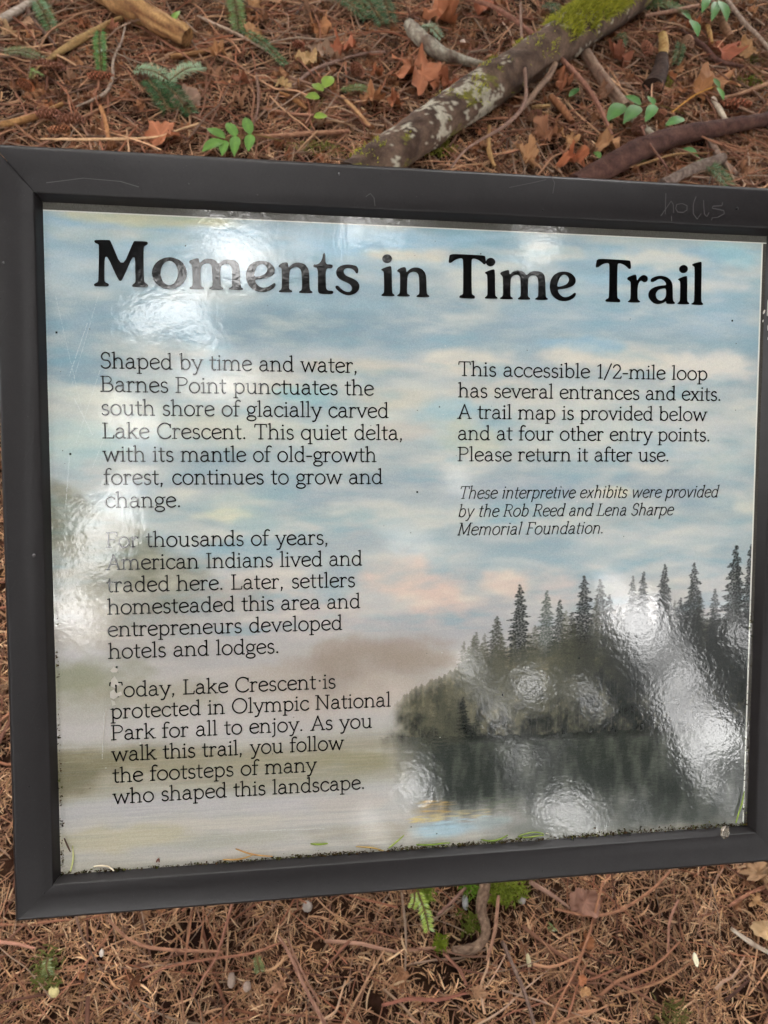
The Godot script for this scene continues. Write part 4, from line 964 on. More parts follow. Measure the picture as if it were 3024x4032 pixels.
		"m": [[[Vector2(-0.000378, 0.014638), Vector2(0.000219, 0.015625), Vector2(0.003102, 0.016695), Vector2(0.004727, 0.016947), Vector2(0.005194, 0.016288), Vector2(0.005374, 0.01412), Vector2(0.007184, 0.01607), Vector2(0.009723, 0.016984), Vector2(0.012536, 0.016796), Vector2(0.014445, 0.015703), Vector2(0.015543, 0.014191), Vector2(0.017671, 0.016062), Vector2(0.020226, 0.01693), Vector2(0.023314, 0.016897), Vector2(0.025753, 0.015867), Vector2(0.027078, 0.013675), Vector2(0.027565, 0.002718), Vector2(0.027994, 0.001754), Vector2(0.028986, 0.001297), Vector2(0.028741, 0.000409), Vector2(0.021404, 0.000278), Vector2(0.021082, 0.001146), Vector2(0.022515, 0.001826), Vector2(0.023016, 0.002817), Vector2(0.022877, 0.011825), Vector2(0.022338, 0.013411), Vector2(0.021034, 0.014483), Vector2(0.019234, 0.014516), Vector2(0.017705, 0.013734), Vector2(0.016597, 0.012238), Vector2(0.016634, 0.002614), Vector2(0.017006, 0.001749), Vector2(0.018145, 0.0012), Vector2(0.018005, 0.000221), Vector2(0.010718, 0.000092), Vector2(0.01045, 0.000958), Vector2(0.011824, 0.001634), Vector2(0.012321, 0.002719), Vector2(0.012086, 0.012323), Vector2(0.011555, 0.013758), Vector2(0.010268, 0.014439), Vector2(0.008483, 0.01423), Vector2(0.006964, 0.013354), Vector2(0.005964, 0.011867), Vector2(0.005985, 0.002274), Vector2(0.006404, 0.001462), Vector2(0.007532, 0.00111), Vector2(0.007391, 0.000182), Vector2(0, 0), Vector2(-0.000315, 0.000862), Vector2(0.001, 0.001485), Vector2(0.001597, 0.002619), Vector2(0.001376, 0.012432), Vector2(0.000855, 0.013476)]]]
	}
	for g in [["M", 0.024875, 0.327491], ["o", 0.055201, 0.327147], ["m", 0.075544, 0.327728], ["e", 0.114967, 0.327411], ["n", 0.1243, 0.327622], ["t", 0.146219, 0.327398], ["s", 0.155889, 0.327099], ["i", 0.182354, 0.327385], ["n", 0.191473, 0.327438], ["T", 0.228098, 0.327639], ["i", 0.243244, 0.327825], ["m", 0.252484, 0.3278], ["e", 0.291366, 0.327837], ["T", 0.317431, 0.328295], ["r", 0.331642, 0.328335], ["a", 0.344592, 0.327834], ["i", 0.363391, 0.328254], ["l", 0.372467, 0.328278]]:
		var shape = glyphs[g[0]]
		var off := Vector2(g[1], g[2])
		for loop in shape:
			var outer := smooth_outline(loop[0], 2)
			for i in outer.size(): outer[i] += off
			var holes := []
			for h in loop.slice(1):
				var hh := smooth_outline(h, 2)
				for i in hh.size(): hh[i] += off
				holes.append(hh)
			put.call("title_letter", plate_mesh(outer, holes, 0.00035), M.ink, panel)
	# running text: a light, round letter with small serifs, drawn stroke by stroke
	for l in [
		["Shaped by time and water,", 0.027466, 0.28378, 0.141225, 0.008373, 0],
		["Barnes Point punctuates the", 0.027432, 0.271052, 0.150094, 0.008373, 0],
		["south shore of glacially carved", 0.027399, 0.258323, 0.158776, 0.008373, 0],
		["Lake Crescent. This quiet delta,", 0.027856, 0.245595, 0.167323, 0.008373, 0],
		["with its mantle of old-growth", 0.027825, 0.232867, 0.151348, 0.008373, 0],
		["forest, continues to grow and", 0.028042, 0.220138, 0.154672, 0.008373, 0],
		["change.", 0.028506, 0.20741, 0.040645, 0.008373, 0],
		["For thousands of years,", 0.028525, 0.18523, 0.123143, 0.008373, 0],
		["American Indians lived and", 0.028258, 0.172692, 0.14253, 0.008373, 0],
		["traded here. Later, settlers", 0.028238, 0.160154, 0.13847, 0.008373, 0],
		["homesteaded this area and", 0.028468, 0.147616, 0.141221, 0.008373, 0],
		["entrepreneurs developed", 0.028202, 0.135078, 0.130876, 0.008373, 0],
		["hotels and lodges.", 0.028435, 0.12254, 0.094654, 0.008373, 0],
		["Today, Lake Crescent is", 0.028469, 0.10047, 0.12673, 0.008373, 0],
		["protected in Olympic National", 0.028962, 0.088152, 0.158932, 0.008373, 0],
		["Park for all to enjoy. As you", 0.028955, 0.075834, 0.147869, 0.008373, 0],
		["walk this trail, you follow", 0.028949, 0.063516, 0.130803, 0.008373, 0],
		["the footsteps of many", 0.029197, 0.051198, 0.114421, 0.008373, 0],
		["who shaped this landscape.", 0.029193, 0.03888, 0.143764, 0.008373, 0],
		["This accessible 1/2-mile loop", 0.22796, 0.28313, 0.155926, 0.008122, 0],
		["has several entrances and exits.", 0.228062, 0.270697, 0.165728, 0.008122, 0],
		["A trail map is provided below", 0.227886, 0.258265, 0.156171, 0.008122, 0],
		["and at four other entry points.", 0.227987, 0.245833, 0.159225, 0.008122, 0],
		["Please return it after use.", 0.228089, 0.2334, 0.132631, 0.008122, 0],
		["These interpretive exhibits were provided", 0.228549, 0.21125, 0.164407, 0.007201, 1],
		["by the Rob Reed and Lena Sharpe", 0.228077, 0.200415, 0.135389, 0.007201, 1],
		["Memorial Foundation.", 0.227884, 0.18958, 0.091001, 0.007201, 1]
	]:
		put.call("text_line", text_mesh(l[0], l[1], l[2], l[3], l[4], l[5]), M.ink, panel)
	# small marks: paint blisters and pits on the frame
	for s in [
		[0, 0.076169, 0.382377, 0.0006, true],
		[0, 0.157529, 0.391848, 0.0009, true],
		[0, 0.112864, 0.378361, 0.0005, true],
		[0, 0.275545, 0.377883, 0.0006, false],
		[0, 0.396487, 0.384407, 0.001, false],
		[2, -0.019369, 0.336859, 0.0008, true],
		[2, -0.008325, 0.181969, 0.0011, true],
		[1, 0.281514, -0.01711, 0.0005, false],
		[0, 0.375376, 0.372893, 0.0004, false],
		[2, -0.018281, 0.105893, 0.0005, false],
		[2, -0.014443, 0.053799, 0.0005, false],
		[2, -0.008058, -0.0075, 0.0006, false],
		[1, 0.120989, -0.011088, 0.0004, false],
		[0, 0.201373, 0.381764, 0.0003, true],
		[2, -0.009358, 0.256647, 0.0003, true],
		[1, 0.010428, -0.007668, 0.0005, false]
	]:
		var b := SphereMesh.new(); b.radius = s[3]; b.height = s[3] * 1.2; b.radial_segments = 12; b.rings = 6
		var o := sign_part("paint_blister", b, M.drop if s[4] else M.pit, rails[s[0]], Vector3(s[1], s[2], FACE + 0.0001)); o.rotation.x = PI / 2
	# scratched writing on the top rail
	for s in [
		[Vector2(0.350775, 0.39125), Vector2(0.350675, 0.385072), Vector2(0.350724, 0.379068)],
		[Vector2(0.347863, 0.377875), Vector2(0.351022, 0.382263), Vector2(0.354179, 0.386832), Vector2(0.355585, 0.384956), Vector2(0.355996, 0.380021)],
		[Vector2(0.357713, 0.385059), Vector2(0.361184, 0.385757), Vector2(0.364326, 0.384668), Vector2(0.364399, 0.382189), Vector2(0.362109, 0.380662), Vector2(0.358613, 0.380675), Vector2(0.357203, 0.382557), Vector2(0.357713, 0.385059)],
		[Vector2(0.370004, 0.390266), Vector2(0.368726, 0.387365), Vector2(0.368227, 0.384501), Vector2(0.368356, 0.380243), Vector2(0.370989, 0.377162), Vector2(0.373431, 0.38048)],
		[Vector2(0.374753, 0.388369), Vector2(0.375092, 0.383762), Vector2(0.375595, 0.380224), Vector2(0.377204, 0.378944), Vector2(0.3785, 0.381429)],
		[Vector2(0.386958, 0.387719), Vector2(0.386629, 0.385739), Vector2(0.380741, 0.3851), Vector2(0.380383, 0.384014), Vector2(0.387905, 0.382942), Vector2(0.388359, 0.381175), Vector2(0.384094, 0.378832), Vector2(0.380565, 0.378313), Vector2(0.380218, 0.376869)],
		[Vector2(0.354615, 0.378186), Vector2(0.354892, 0.375187)],
		[Vector2(0.379009, 0.40243), Vector2(0.377982, 0.397766)],
		[Vector2(0.00323, 0.379065), Vector2(0.021947, 0.382429), Vector2(0.040809, 0.381744), Vector2(0.050298, 0.379344)],
		[Vector2(0.27996, 0.397375), Vector2(0.282252, 0.393595), Vector2(0.281238, 0.387551)],
		[Vector2(0.255212, 0.389605), Vector2(0.268934, 0.392901), Vector2(0.277215, 0.395152)],
		[Vector2(0.172506, 0.380332), Vector2(0.175107, 0.382225), Vector2(0.177193, 0.379807), Vector2(0.177718, 0.375539)]
	]:
		sign_part("scratched_stroke", ribbon(s, 0.00035, FACE + 0.00022), M.scuff, rails[0])
	# paint worn to bare metal beside the panel's right edge, and a scrape over the word Today
	for s in [
		[Vector2(0.41876, 0.331507), Vector2(0.419898, 0.332094), Vector2(0.420622, 0.32908), Vector2(0.41981, 0.326292), Vector2(0.419487, 0.322688), Vector2(0.418623, 0.32128), Vector2(0.41859, 0.326256)],
		[Vector2(0.416639, 0.32537), Vector2(0.417396, 0.32553), Vector2(0.417158, 0.323727), Vector2(0.415979, 0.322588), Vector2(0.415979, 0.324246)],
		[Vector2(0.419267, 0.316314), Vector2(0.420642, 0.317182), Vector2(0.420879, 0.314138), Vector2(0.419402, 0.312713)],
		[Vector2(0.415797, 0.319266), Vector2(0.416549, 0.319563), Vector2(0.416447, 0.318177), Vector2(0.415787, 0.317882)],
		[Vector2(0.419557, 0.308553), Vector2(0.420871, 0.311084), Vector2(0.421079, 0.3072), Vector2(0.419915, 0.307172)]
	]:
		sign_part("bare_patch", plate_mesh(smooth_outline(s, 1), [], 0.0002), M.chip, rails[3], Vector3(0, 0, -0.0004 + FACE))
	for s in [
		[Vector2(0.028792, 0.115811), Vector2(0.030833, 0.117846), Vector2(0.033301, 0.116169), Vector2(0.032267, 0.114622), Vector2(0.029768, 0.114717)],
		[Vector2(0.02918, 0.110511), Vector2(0.031223, 0.112546), Vector2(0.03267, 0.109843), Vector2(0.033618, 0.107154), Vector2(0.031125, 0.107786), Vector2(0.031582, 0.105648), Vector2(0.029103, 0.10681)],
		[Vector2(0.028536, 0.103655), Vector2(0.030564, 0.104895), Vector2(0.032023, 0.102712), Vector2(0.034552, 0.103667), Vector2(0.035016, 0.101788), Vector2(0.03248, 0.100569), Vector2(0.030449, 0.099329), Vector2(0.028469, 0.100476)],
		[Vector2(0.029186, 0.098853), Vector2(0.030928, 0.098246), Vector2(0.031385, 0.0961), Vector2(0.02962, 0.095647)],
		[Vector2(0.026084, 0.094213), Vector2(0.026459, 0.094196), Vector2(0.023876, 0.073018), Vector2(0.023501, 0.073037)]
	]:
		sign_part("scrape", plate_mesh(PackedVector2Array(s), [], 0.0001), M.chip, panel, Vector3(0, 0, 0.0005))

func ribbon(p: Array, half: float, z: float) -> ArrayMesh:
	var st := SurfaceTool.new(); st.begin(Mesh.PRIMITIVE_TRIANGLES)
	for i in p.size() - 1:
		var a: Vector2 = p[i]; var b: Vector2 = p[i + 1]
		var side := (b - a).orthogonal().normalized() * half * (0.6 + 0.5 * absf(fine.get_noise_2d(a.x * 900.0, a.y * 900.0)))
		for q in [a - side, b + side, b - side, a - side, a + side, b + side]: st.add_vertex(Vector3(q.x, q.y, z))
	st.generate_normals()
	return st.commit()

func build_on_sign():
	rng.seed = 31
	# fallen fir needles caught by the lower rail
	for s in [
		[[Vector2(0.005008, 0.001681), Vector2(0.006384, 0.006983), Vector2(0.006724, 0.010739), Vector2(0.006604, 0.016143)], 0.000496, c8(232, 226, 178), c8(190, 196, 120), "pale straw fir needle standing upright in the lower left corner of the frame", 0.0012],
		[[Vector2(0.002317, 0.020906), Vector2(0.003948, 0.016488), Vector2(0.00536, 0.013154)], 0.000496, c8(96, 70, 56), c8(60, 44, 36), "dark brown bit of twig leaning on the panel in the lower left corner", 0.0015],
		[[Vector2(0.018016, 0.003821), Vector2(0.022297, 0.004036), Vector2(0.026057, 0.002934), Vector2(0.028788, 0.000548)], 0.000496, c8(236, 224, 200), c8(200, 180, 150), "whitish curved fir needle lying on the lower rail near the left corner", 0.002],
		[[Vector2(0.097203, 0.008427), Vector2(0.103792, 0.005443), Vector2(0.110424, 0.00356), Vector2(0.117898, 0.002445)], 0.000496, c8(190, 150, 92), c8(150, 106, 66), "upper of two crossed tan fir needles at the foot of the panel", 0.0022],
		[[Vector2(0.0897, 0.002182), Vector2(0.097092, 0.001627), Vector2(0.102406, 0.002343), Vector2(0.107213, 0.003938)], 0.000496, c8(200, 166, 104), c8(160, 116, 70), "lower of two crossed tan fir needles at the foot of the panel", 0.0014],
		[[Vector2(0.140656, 0.007689), Vector2(0.145564, 0.007053), Vector2(0.15049, 0.007264)], 0.000558, c8(150, 170, 70), c8(120, 146, 56), "short flat green fir needle lying on the print above the lower rail", 0.0009],
		[[Vector2(0.167519, 0.004304), Vector2(0.175847, 0.00313), Vector2(0.180029, 0.00197), Vector2(0.183664, 0.000561)], 0.000496, c8(190, 160, 90), c8(160, 130, 70), "tan-green fir needle half buried in the moss line near the middle", 0.0014],
		[[Vector2(0.187022, 0.002031), Vector2(0.191225, 0.005161), Vector2(0.195995, 0.009116)], 0.000496, c8(160, 176, 84), c8(130, 150, 64), "slanting green fir needle leaning up the print near the middle", 0.0014],
		[[Vector2(0.203928, 0.002813), Vector2(0.212452, 0.002198), Vector2(0.219586, 0.00255), Vector2(0.224456, 0.002489)], 0.000558, c8(128, 150, 60), c8(100, 124, 50), "level green fir needle lying along the moss line right of the middle", 0.0014],
		[[Vector2(0.244077, 0.003117), Vector2(0.249908, 0.001828), Vector2(0.255739, 0.002579), Vector2(0.260689, 0.004858)], 0.000558, c8(134, 156, 66), c8(100, 124, 50), "bent green fir needle with a brown end in the moss line", 0.0014],
		[[Vector2(0.267242, 0.003127), Vector2(0.273451, 0.002395), Vector2(0.279369, 0.002859), Vector2(0.283822, 0.003134)], 0.000496, c8(156, 172, 84), c8(110, 130, 56), "lower of a pair of green fir needles lying side by side", 0.0012],
		[[Vector2(0.267757, 0.003776), Vector2(0.273343, 0.005143), Vector2(0.27926, 0.005317), Vector2(0.283436, 0.004143)], 0.000434, c8(140, 160, 76), c8(110, 130, 56), "upper of a pair of green fir needles lying side by side", 0.0014],
		[[Vector2(0.411926, 0.002539), Vector2(0.413644, 0.008527), Vector2(0.415662, 0.015101), Vector2(0.417003, 0.022626)], 0.000558, c8(156, 176, 84), c8(124, 150, 64), "long green fir needle standing in the lower right corner of the frame", 0.0015],
		[[Vector2(0.285368, 0.004105), Vector2(0.287169, 0.00339)], 0.000372, c8(226, 222, 210), c8(190, 186, 170), "tiny white crumb in the moss line right of the paired needles", 0.001],
		[[Vector2(0.05216, 0.003418), Vector2(0.053222, 0.00526), Vector2(0.053704, 0.003301)], 0.000558, c8(120, 66, 48), c8(90, 50, 40), "small red-brown scale stuck to the lower rail", 0.001]
	]:
		var pts := []
		for q in s[0]: pts.append(sign_base * Vector3(q.x, q.y, s[5]))
		var o := thing("fir_needle", s[4], "needle", pts[0], "fir needles caught on the sign")
		part("blade", tube(pts, [0.0004, s[1], s[1], 0.0003], 7, s[2], s[3], 0.1, pts[0].x * 50.0, 0.002, null, true), M.green, o)
	# the line of moss and dirt in the corner between panel and lower rail
	var st := SurfaceTool.new(); st.begin(Mesh.PRIMITIVE_TRIANGLES)
	for k in 2600:
		var u := rng.randf()
		var dens := 0.35 + 0.65 * smoothstep(-0.2, 0.3, rough.get_noise_1d(u * 9.0) + (u - 0.35) * 0.5)
		if rng.randf() > dens: continue
		var hgt := 0.001 + 0.0052 * dens * absf(fine.get_noise_1d(u * 60.0)) + 0.0016 * smoothstep(0.3, 1.0, u)
		crumb(st, Vector3(u * PW, rng.randf() * rng.randf() * hgt, 0.0003), rng.randf_range(0.0002, 0.0007))
	for k in 260:
		var left := k % 2 == 0
		crumb(st, Vector3((rng.randf() * 0.0015) if left else PW - rng.randf() * 0.003, pow(rng.randf(), 2.0) * PH * 0.4, 0.0003), rng.randf_range(0.0002, 0.0006))
	st.generate_normals()
	var o := MeshInstance3D.new(); o.name = "moss_and_dirt"; o.mesh = st.commit(); o.material_override = M.moss; o.transform = sign_base
	o.set_meta("kind", "stuff"); o.set_meta("label", "line of dark moss and dirt along the panel's lower edge"); tag(o, "line of dark moss and dirt along the panel's lower edge", "moss")
	add_child(o)
	# a lump of dried resin on the lower rail
	var blob := SurfaceTool.new(); blob.begin(Mesh.PRIMITIVE_TRIANGLES)
	var seg := 16
	for j in seg + 1:
		for i in seg:
			var a := TAU * i / seg; var b := PI * j / seg
			var d := Vector3(sin(b) * cos(a), cos(b), sin(b) * sin(a))
			var r := 1.0 + 0.3 * rough.get_noise_3d(d.x * 1.6, d.y * 1.6, d.z * 1.6)
			blob.add_vertex(Vector3(d.x * 0.0029 * r, d.y * 0.0042 * r, d.z * 0.0014 * r))
	for j in seg:
		for i in seg:
			var A := j * seg + i; var B := j * seg + (i + 1) % seg
			for q in [A, A + seg, B + seg, A, B + seg, B]: blob.add_index(q)
	blob.generate_normals()
	var lump := single("resin_lump", blob.commit(), M.resin, "clear lump of dried resin stuck on the lower rail near its right end", "resin")
	lump.transform = sign_base * Transform3D(Basis(), Vector3(Vector2(0.401205, -0.000618).x, Vector2(0.401205, -0.000618).y, FACE + 0.0006))

func crumb(st: SurfaceTool, p: Vector3, r: float) -> void:
	st.set_color(c8(52, 50, 30).lerp(c8(86, 66, 44), rng.randf()) if rng.randf() < 0.8 else c8(92, 98, 44))
	var v := []
	for k in 4: v.append(p + Vector3(rng.randfn(), rng.randfn() * 0.8, absf(rng.randfn())) * r)
	for t in [[0, 1, 2], [0, 2, 3], [0, 3, 1], [1, 3, 2]]:
		for q in t: st.add_vertex(v[q])

# ---------------------------------------------------------------- fallen wood
func stick(called: String, label: String, category: String, pts: Array, radii: Array, ca: Color, cb: Color, bump: float, mat: Material, group := "") -> Node3D:
	var o := thing(called, label, category, pts[0], group)
	var big: float = radii.max()
	var streaks = func(q: Vector3, a: float, t: float, col: Color) -> Color:
		var n := fine.get_noise_3d(cos(a) * 2.2 + pts[0].x * 9.0, sin(a) * 2.2, t * 1.5) + 0.5 * fine.get_noise_3d(cos(a) * 6.0, sin(a) * 6.0, t * 5.0)
		return ca.lerp(cb, clampf(0.45 + 1.3 * n, 0.0, 1.0)) * (0.9 + 0.3 * fine.get_noise_1d(t * 60.0 + a))
	part("bark" if mat != M.wood else "bare_wood", tube(pts, radii, 22 if big > 0.02 else 14 if big > 0.012 else 8, ca, cb, bump, pts[0].x * 13.0 + pts[0].z, maxf(0.006, big * 0.4), streaks if mat == M.wood else null), mat, o)
	return o

func build_branches():
	rng.seed = 51
	stick("broken_branch", "thick peeled tan branch piece with a splintered end, above the sign's left half", "branch", [Vector3(-0.650927, 0.035061, -2.438234), Vector3(-0.553653, 0.037118, -2.353601), Vector3(-0.467217, 0.036919, -2.293018), Vector3(-0.388669, 0.035532, -2.229598), Vector3(-0.33438, 0.030816, -2.193097)], [0.033826, 0.036397, 0.036149, 0.034415, 0.02852], c8(226, 176, 116), c8(128, 82, 50), 0.32, M.wood)
	stick("wood_splinter", "long pale tan wood splinter tapering to a point below the peeled branch", "branch", [Vector3(-0.749284, 0.016, -2.006775), Vector3(-0.711881, 0.019026, -2.065278), Vector3(-0.650187, 0.021391, -2.147961), Vector3(-0.592342, 0.019879, -2.223564), Vector3(-0.535585, 0.017723, -2.293017)], [0.001995, 0.008782, 0.011739, 0.009849, 0.007154], c8(210, 174, 118), c8(168, 126, 80), 0.12, M.wood)
	stick("short_stick", "smooth tan stick reaching in from the left edge just above the frame", "stick", [Vector3(-0.836904, 0.018992, -1.743951), Vector3(-0.759631, 0.019588, -1.77579), Vector3(-0.705489, 0.018655, -1.813992), Vector3(-0.657755, 0.016673, -1.865992)], [0.00874, 0.009484, 0.008319, 0.005842], c8(200, 150, 96), c8(160, 112, 70), 0.12, M.wood)
	stick("grey_stick", "weathered pale grey stick at the top left corner", "stick", [Vector3(-0.896012, 0.024944, -2.172268), Vector3(-0.844747, 0.024051, -2.255804), Vector3(-0.810116, 0.021921, -2.312898), Vector3(-0.764472, 0.020913, -2.391061)], [0.01368, 0.012564, 0.009901, 0.008642], c8(186, 172, 158), c8(128, 112, 100), 0.12, M.twig)
	stick("dark_stick", "dark brown stick pointing down beside the top left fir sprig", "stick", [Vector3(-0.830508, 0.018811, -2.339967), Vector3(-0.779451, 0.017579, -2.241273), Vector3(-0.731263, 0.01696, -2.167473), Vector3(-0.707213, 0.016, -2.126711)], [0.008514, 0.006974, 0.006199, 0.004103], c8(122, 98, 86), c8(82, 62, 52), 0.12, M.twig)
	stick("wavy_twig", "thin wavy light brown twig crossing above the long splinter", "twig", [Vector3(-0.749193, 0.024, -2.089919), Vector3(-0.730886, 0.024, -2.178472), Vector3(-0.691951, 0.024, -2.235368), Vector3(-0.657468, 0.024, -2.2834), Vector3(-0.609605, 0.024, -2.31481)], [0.002714, 0.00346, 0.003509, 0.003551, 0.002867], c8(170, 132, 104), c8(120, 88, 68), 0.12, M.twig)
	stick("forked_twig", "pale grey twig that bends and thins to a lichened tip beside the rust-brown cone", "twig", [Vector3(-0.519762, 0.018, -2.265737), Vector3(-0.525513, 0.018, -2.170404), Vector3(-0.540054, 0.018, -2.07757), Vector3(-0.536031, 0.018, -2.001246), Vector3(-0.544197, 0.018252, -1.936012), Vector3(-0.570781, 0.018, -1.898033), Vector3(-0.619625, 0.018, -1.855972)], [0.003561, 0.003492, 0.004108, 0.004717, 0.005314, 0.004604, 0.002598], c8(166, 148, 132), c8(120, 100, 88), 0.12, M.twig)
	stick("straw_twig", "straight straw-pale twig lying just above the top rail on the left", "twig", [Vector3(-0.695042, 0.018, -1.711585), Vector3(-0.563481, 0.018, -1.722067), Vector3(-0.407542, 0.018, -1.744492), Vector3(-0.341446, 0.018, -1.782252), Vector3(-0.286232, 0.018, -1.817712)], [0.002503, 0.003798, 0.003858, 0.003256, 0.002635], c8(220, 186, 148), c8(180, 140, 104), 0.12, M.twig)
	stick("twig_stump", "short tan twig end standing across the straw-pale twig", "twig", [Vector3(-0.556684, 0.016704, -1.864591), Vector3(-0.536719, 0.017156, -1.795799), Vector3(-0.522209, 0.016064, -1.726679)], [0.00588, 0.006445, 0.00508], c8(190, 138, 94), c8(140, 96, 64), 0.12, M.twig)
	stick("bare_tip_twig", "brown twig with a bare whitish length left of the long fir sprig", "twig", [Vector3(-0.310902, 0.018, -2.335079), Vector3(-0.247453, 0.018659, -2.291071), Vector3(-0.183353, 0.018, -2.252351), Vector3(-0.098619, 0.018, -2.184646)], [0.003656, 0.005824, 0.00435, 0.002876], c8(196, 174, 152), c8(126, 98, 80), 0.12, M.twig)
	stick("curved_stick", "short curved tan stick ending at a curled tan leaf", "stick", [Vector3(-0.38092, 0.016134, -2.118813), Vector3(-0.32535, 0.015617, -2.138238), Vector3(-0.265313, 0.014, -2.171916)], [0.007667, 0.007021, 0.004964], c8(204, 152, 102), c8(160, 112, 72), 0.12, M.wood)
	stick("long_twig", "slender grey-brown twig rising to the right above the light green plant", "twig", [Vector3(-0.021384, 0.016468, -2.015568), Vector3(0.047685, 0.016571, -2.107271), Vector3(0.135807, 0.016071, -2.170486), Vector3(0.210814, 0.016, -2.211305), Vector3(0.273779, 0.016, -2.226719)], [0.005585, 0.005713, 0.005088, 0.004416, 0.003704], c8(158, 130, 118), c8(110, 84, 74), 0.12, M.twig)
	stick("level_twig", "level brown twig with a pale cut end just above the top rail", "twig", [Vector3(-0.196277, 0.014, -1.777958), Vector3(-0.093417, 0.014235, -1.785438), Vector3(-0.001811, 0.015345, -1.800738), Vector3(0.078104, 0.01593, -1.81578), Vector3(0.137677, 0.014881, -1.827122)], [0.003281, 0.005294, 0.006681, 0.007413, 0.006101], c8(166, 124, 98), c8(124, 86, 68), 0.12, M.twig)
	stick("grey_forked_twig", "thin grey twig standing between the dark sprig and the yellow leaf", "twig", [Vector3(-0.127778, 0.016, -2.068679), Vector3(-0.122153, 0.016, -1.976308), Vector3(-0.124652, 0.016, -1.890636), Vector3(-0.141317, 0.016, -1.810628)], [0.004205, 0.004816, 0.004054, 0.002654], c8(140, 112, 98), c8(104, 78, 68), 0.12, M.twig)
	stick("broken_twig", "broken tan twig slanting down left of the pale crumpled leaf", "twig", [Vector3(0.123991, 0.016, -1.988438), Vector3(0.158048, 0.01755, -1.928766), Vector3(0.200161, 0.016382, -1.854016)], [0.004903, 0.006938, 0.005478], c8(196, 152, 110), c8(150, 108, 76), 0.12, M.twig)
	stick("tan_chip_stick", "short yellow-brown stick below the pale yellow leaf", "stick", [Vector3(-0.061336, 0.014, -1.988353), Vector3(-0.018419, 0.016071, -1.957331), Vector3(0.019912, 0.014386, -1.916657)], [0.004152, 0.007588, 0.005483], c8(190, 134, 84), c8(146, 98, 62), 0.12, M.wood)
	stick("side_branch", "snapped grey side branch with a pale tip leaning against the log", "branch", [Vector3(0.809535, 0.057971, -2.16298), Vector3(0.775641, 0.057851, -2.094656), Vector3(0.725213, 0.057119, -2.020446), Vector3(0.66314, 0.0558, -1.928386)], [0.009964, 0.009814, 0.008899, 0.00725], c8(180, 146, 120), c8(122, 96, 82), 0.12, M.wood)
	stick("long_brown_twig", "long thin red-brown twig arching over the log from the top edge", "twig", [Vector3(0.536879, 0.055142, -2.504466), Vector3(0.642658, 0.055779, -2.465326), Vector3(0.705126, 0.055736, -2.405335), Vector3(0.780934, 0.05627, -2.293384), Vector3(0.850837, 0.056146, -2.1662), Vector3(0.905679, 0.055394, -2.020423), Vector3(0.930237, 0.054, -1.836642)], [0.006427, 0.007223, 0.00717, 0.007838, 0.007683, 0.006743, 0.003616], c8(152, 108, 90), c8(112, 76, 64), 0.12, M.twig)
	stick("hanging_twig", "thin grey-brown twig draped across the log and bending down to the frame", "twig", [Vector3(0.727832, 0.094, -2.426873), Vector3(0.693639, 0.094, -2.180872), Vector3(0.674092, 0.094777, -2.001968), Vector3(0.651122, 0.094662, -1.889466), Vector3(0.579171, 0.094542, -1.787582), Vector3(0.453249, 0.094, -1.676323), Vector3(0.397148, 0.094, -1.591259)], [0.004063, 0.004644, 0.005972, 0.005828, 0.005678, 0.004123, 0.003359], c8(140, 112, 98), c8(104, 80, 70), 0.12, M.twig)
	stick("lichen_stick", "stick crusted with whitish lichen left of the log", "stick", [Vector3(0.360843, 0.022745, -2.377684), Vector3(0.394062, 0.028623, -2.288145), Vector3(0.448673, 0.027251, -2.23074), Vector3(0.500204, 0.022403, -2.211042), Vector3(0.591114, 0.016408, -2.198)], [0.018431, 0.025778, 0.024064, 0.018004, 0.01051], c8(214, 206, 186), c8(128, 104, 90), 0.25, M.bark)
	stick("pale_stick", "pale bare stick sloping down on the right of the log", "stick", [Vector3(0.945473, 0.020654, -2.363024), Vector3(0.96031, 0.022923, -2.258343), Vector3(0.990028, 0.023229, -2.138025), Vector3(1.032514, 0.01995, -2.029295)], [0.015818, 0.018654, 0.019036, 0.014938], c8(198, 166, 142), c8(138, 102, 86), 0.12, M.wood)
	stick("white_lichen_twig", "crooked twig wholly covered in white lichen below the glossy three-leaved plant", "twig", [Vector3(1.046929, 0.016281, -1.978618), Vector3(1.074683, 0.017383, -1.923427), Vector3(1.109354, 0.014417, -1.890889)], [0.010351, 0.011728, 0.008021], c8(232, 224, 204), c8(190, 176, 152), 0.35, M.twig)
	stick("dark_branch", "long dark red-brown branch rising to the right above the sign's top rail", "branch", [Vector3(0.777728, 0.029816, -1.636112), Vector3(0.873163, 0.034709, -1.69528), Vector3(0.993883, 0.036549, -1.781456), Vector3(1.121125, 0.032531, -1.86276), Vector3(1.262768, 0.028827, -1.921298), Vector3(1.406989, 0.025553, -1.971965), Vector3(1.576, 0.023447, -2.03421)], [0.02727, 0.033386, 0.035687, 0.030664, 0.026034, 0.021941, 0.019308], c8(116, 82, 72), c8(82, 54, 48), 0.12, M.bark)
	stick("grey_lichen_stick", "short grey stick with a lichened end just above the top rail on the right", "stick", [Vector3(1.04945, 0.033365, -1.646957), Vector3(1.140705, 0.032483, -1.712043), Vector3(1.212138, 0.032643, -1.753108), Vector3(1.287149, 0.032211, -1.789755)], [0.016706, 0.015604, 0.015804, 0.015264], c8(170, 150, 138), c8(112, 92, 82), 0.2, M.bark)
	stick("wood_chip", "long pale wood chip right of the snapped side branch", "wood chip", [Vector3(0.720319, 0.014077, -2.002368), Vector3(0.750306, 0.015841, -2.005244), Vector3(0.778327, 0.014101, -2.015363)], [0.005096, 0.007301, 0.005127], c8(232, 194, 136), c8(200, 156, 104), 0.12, M.wood)
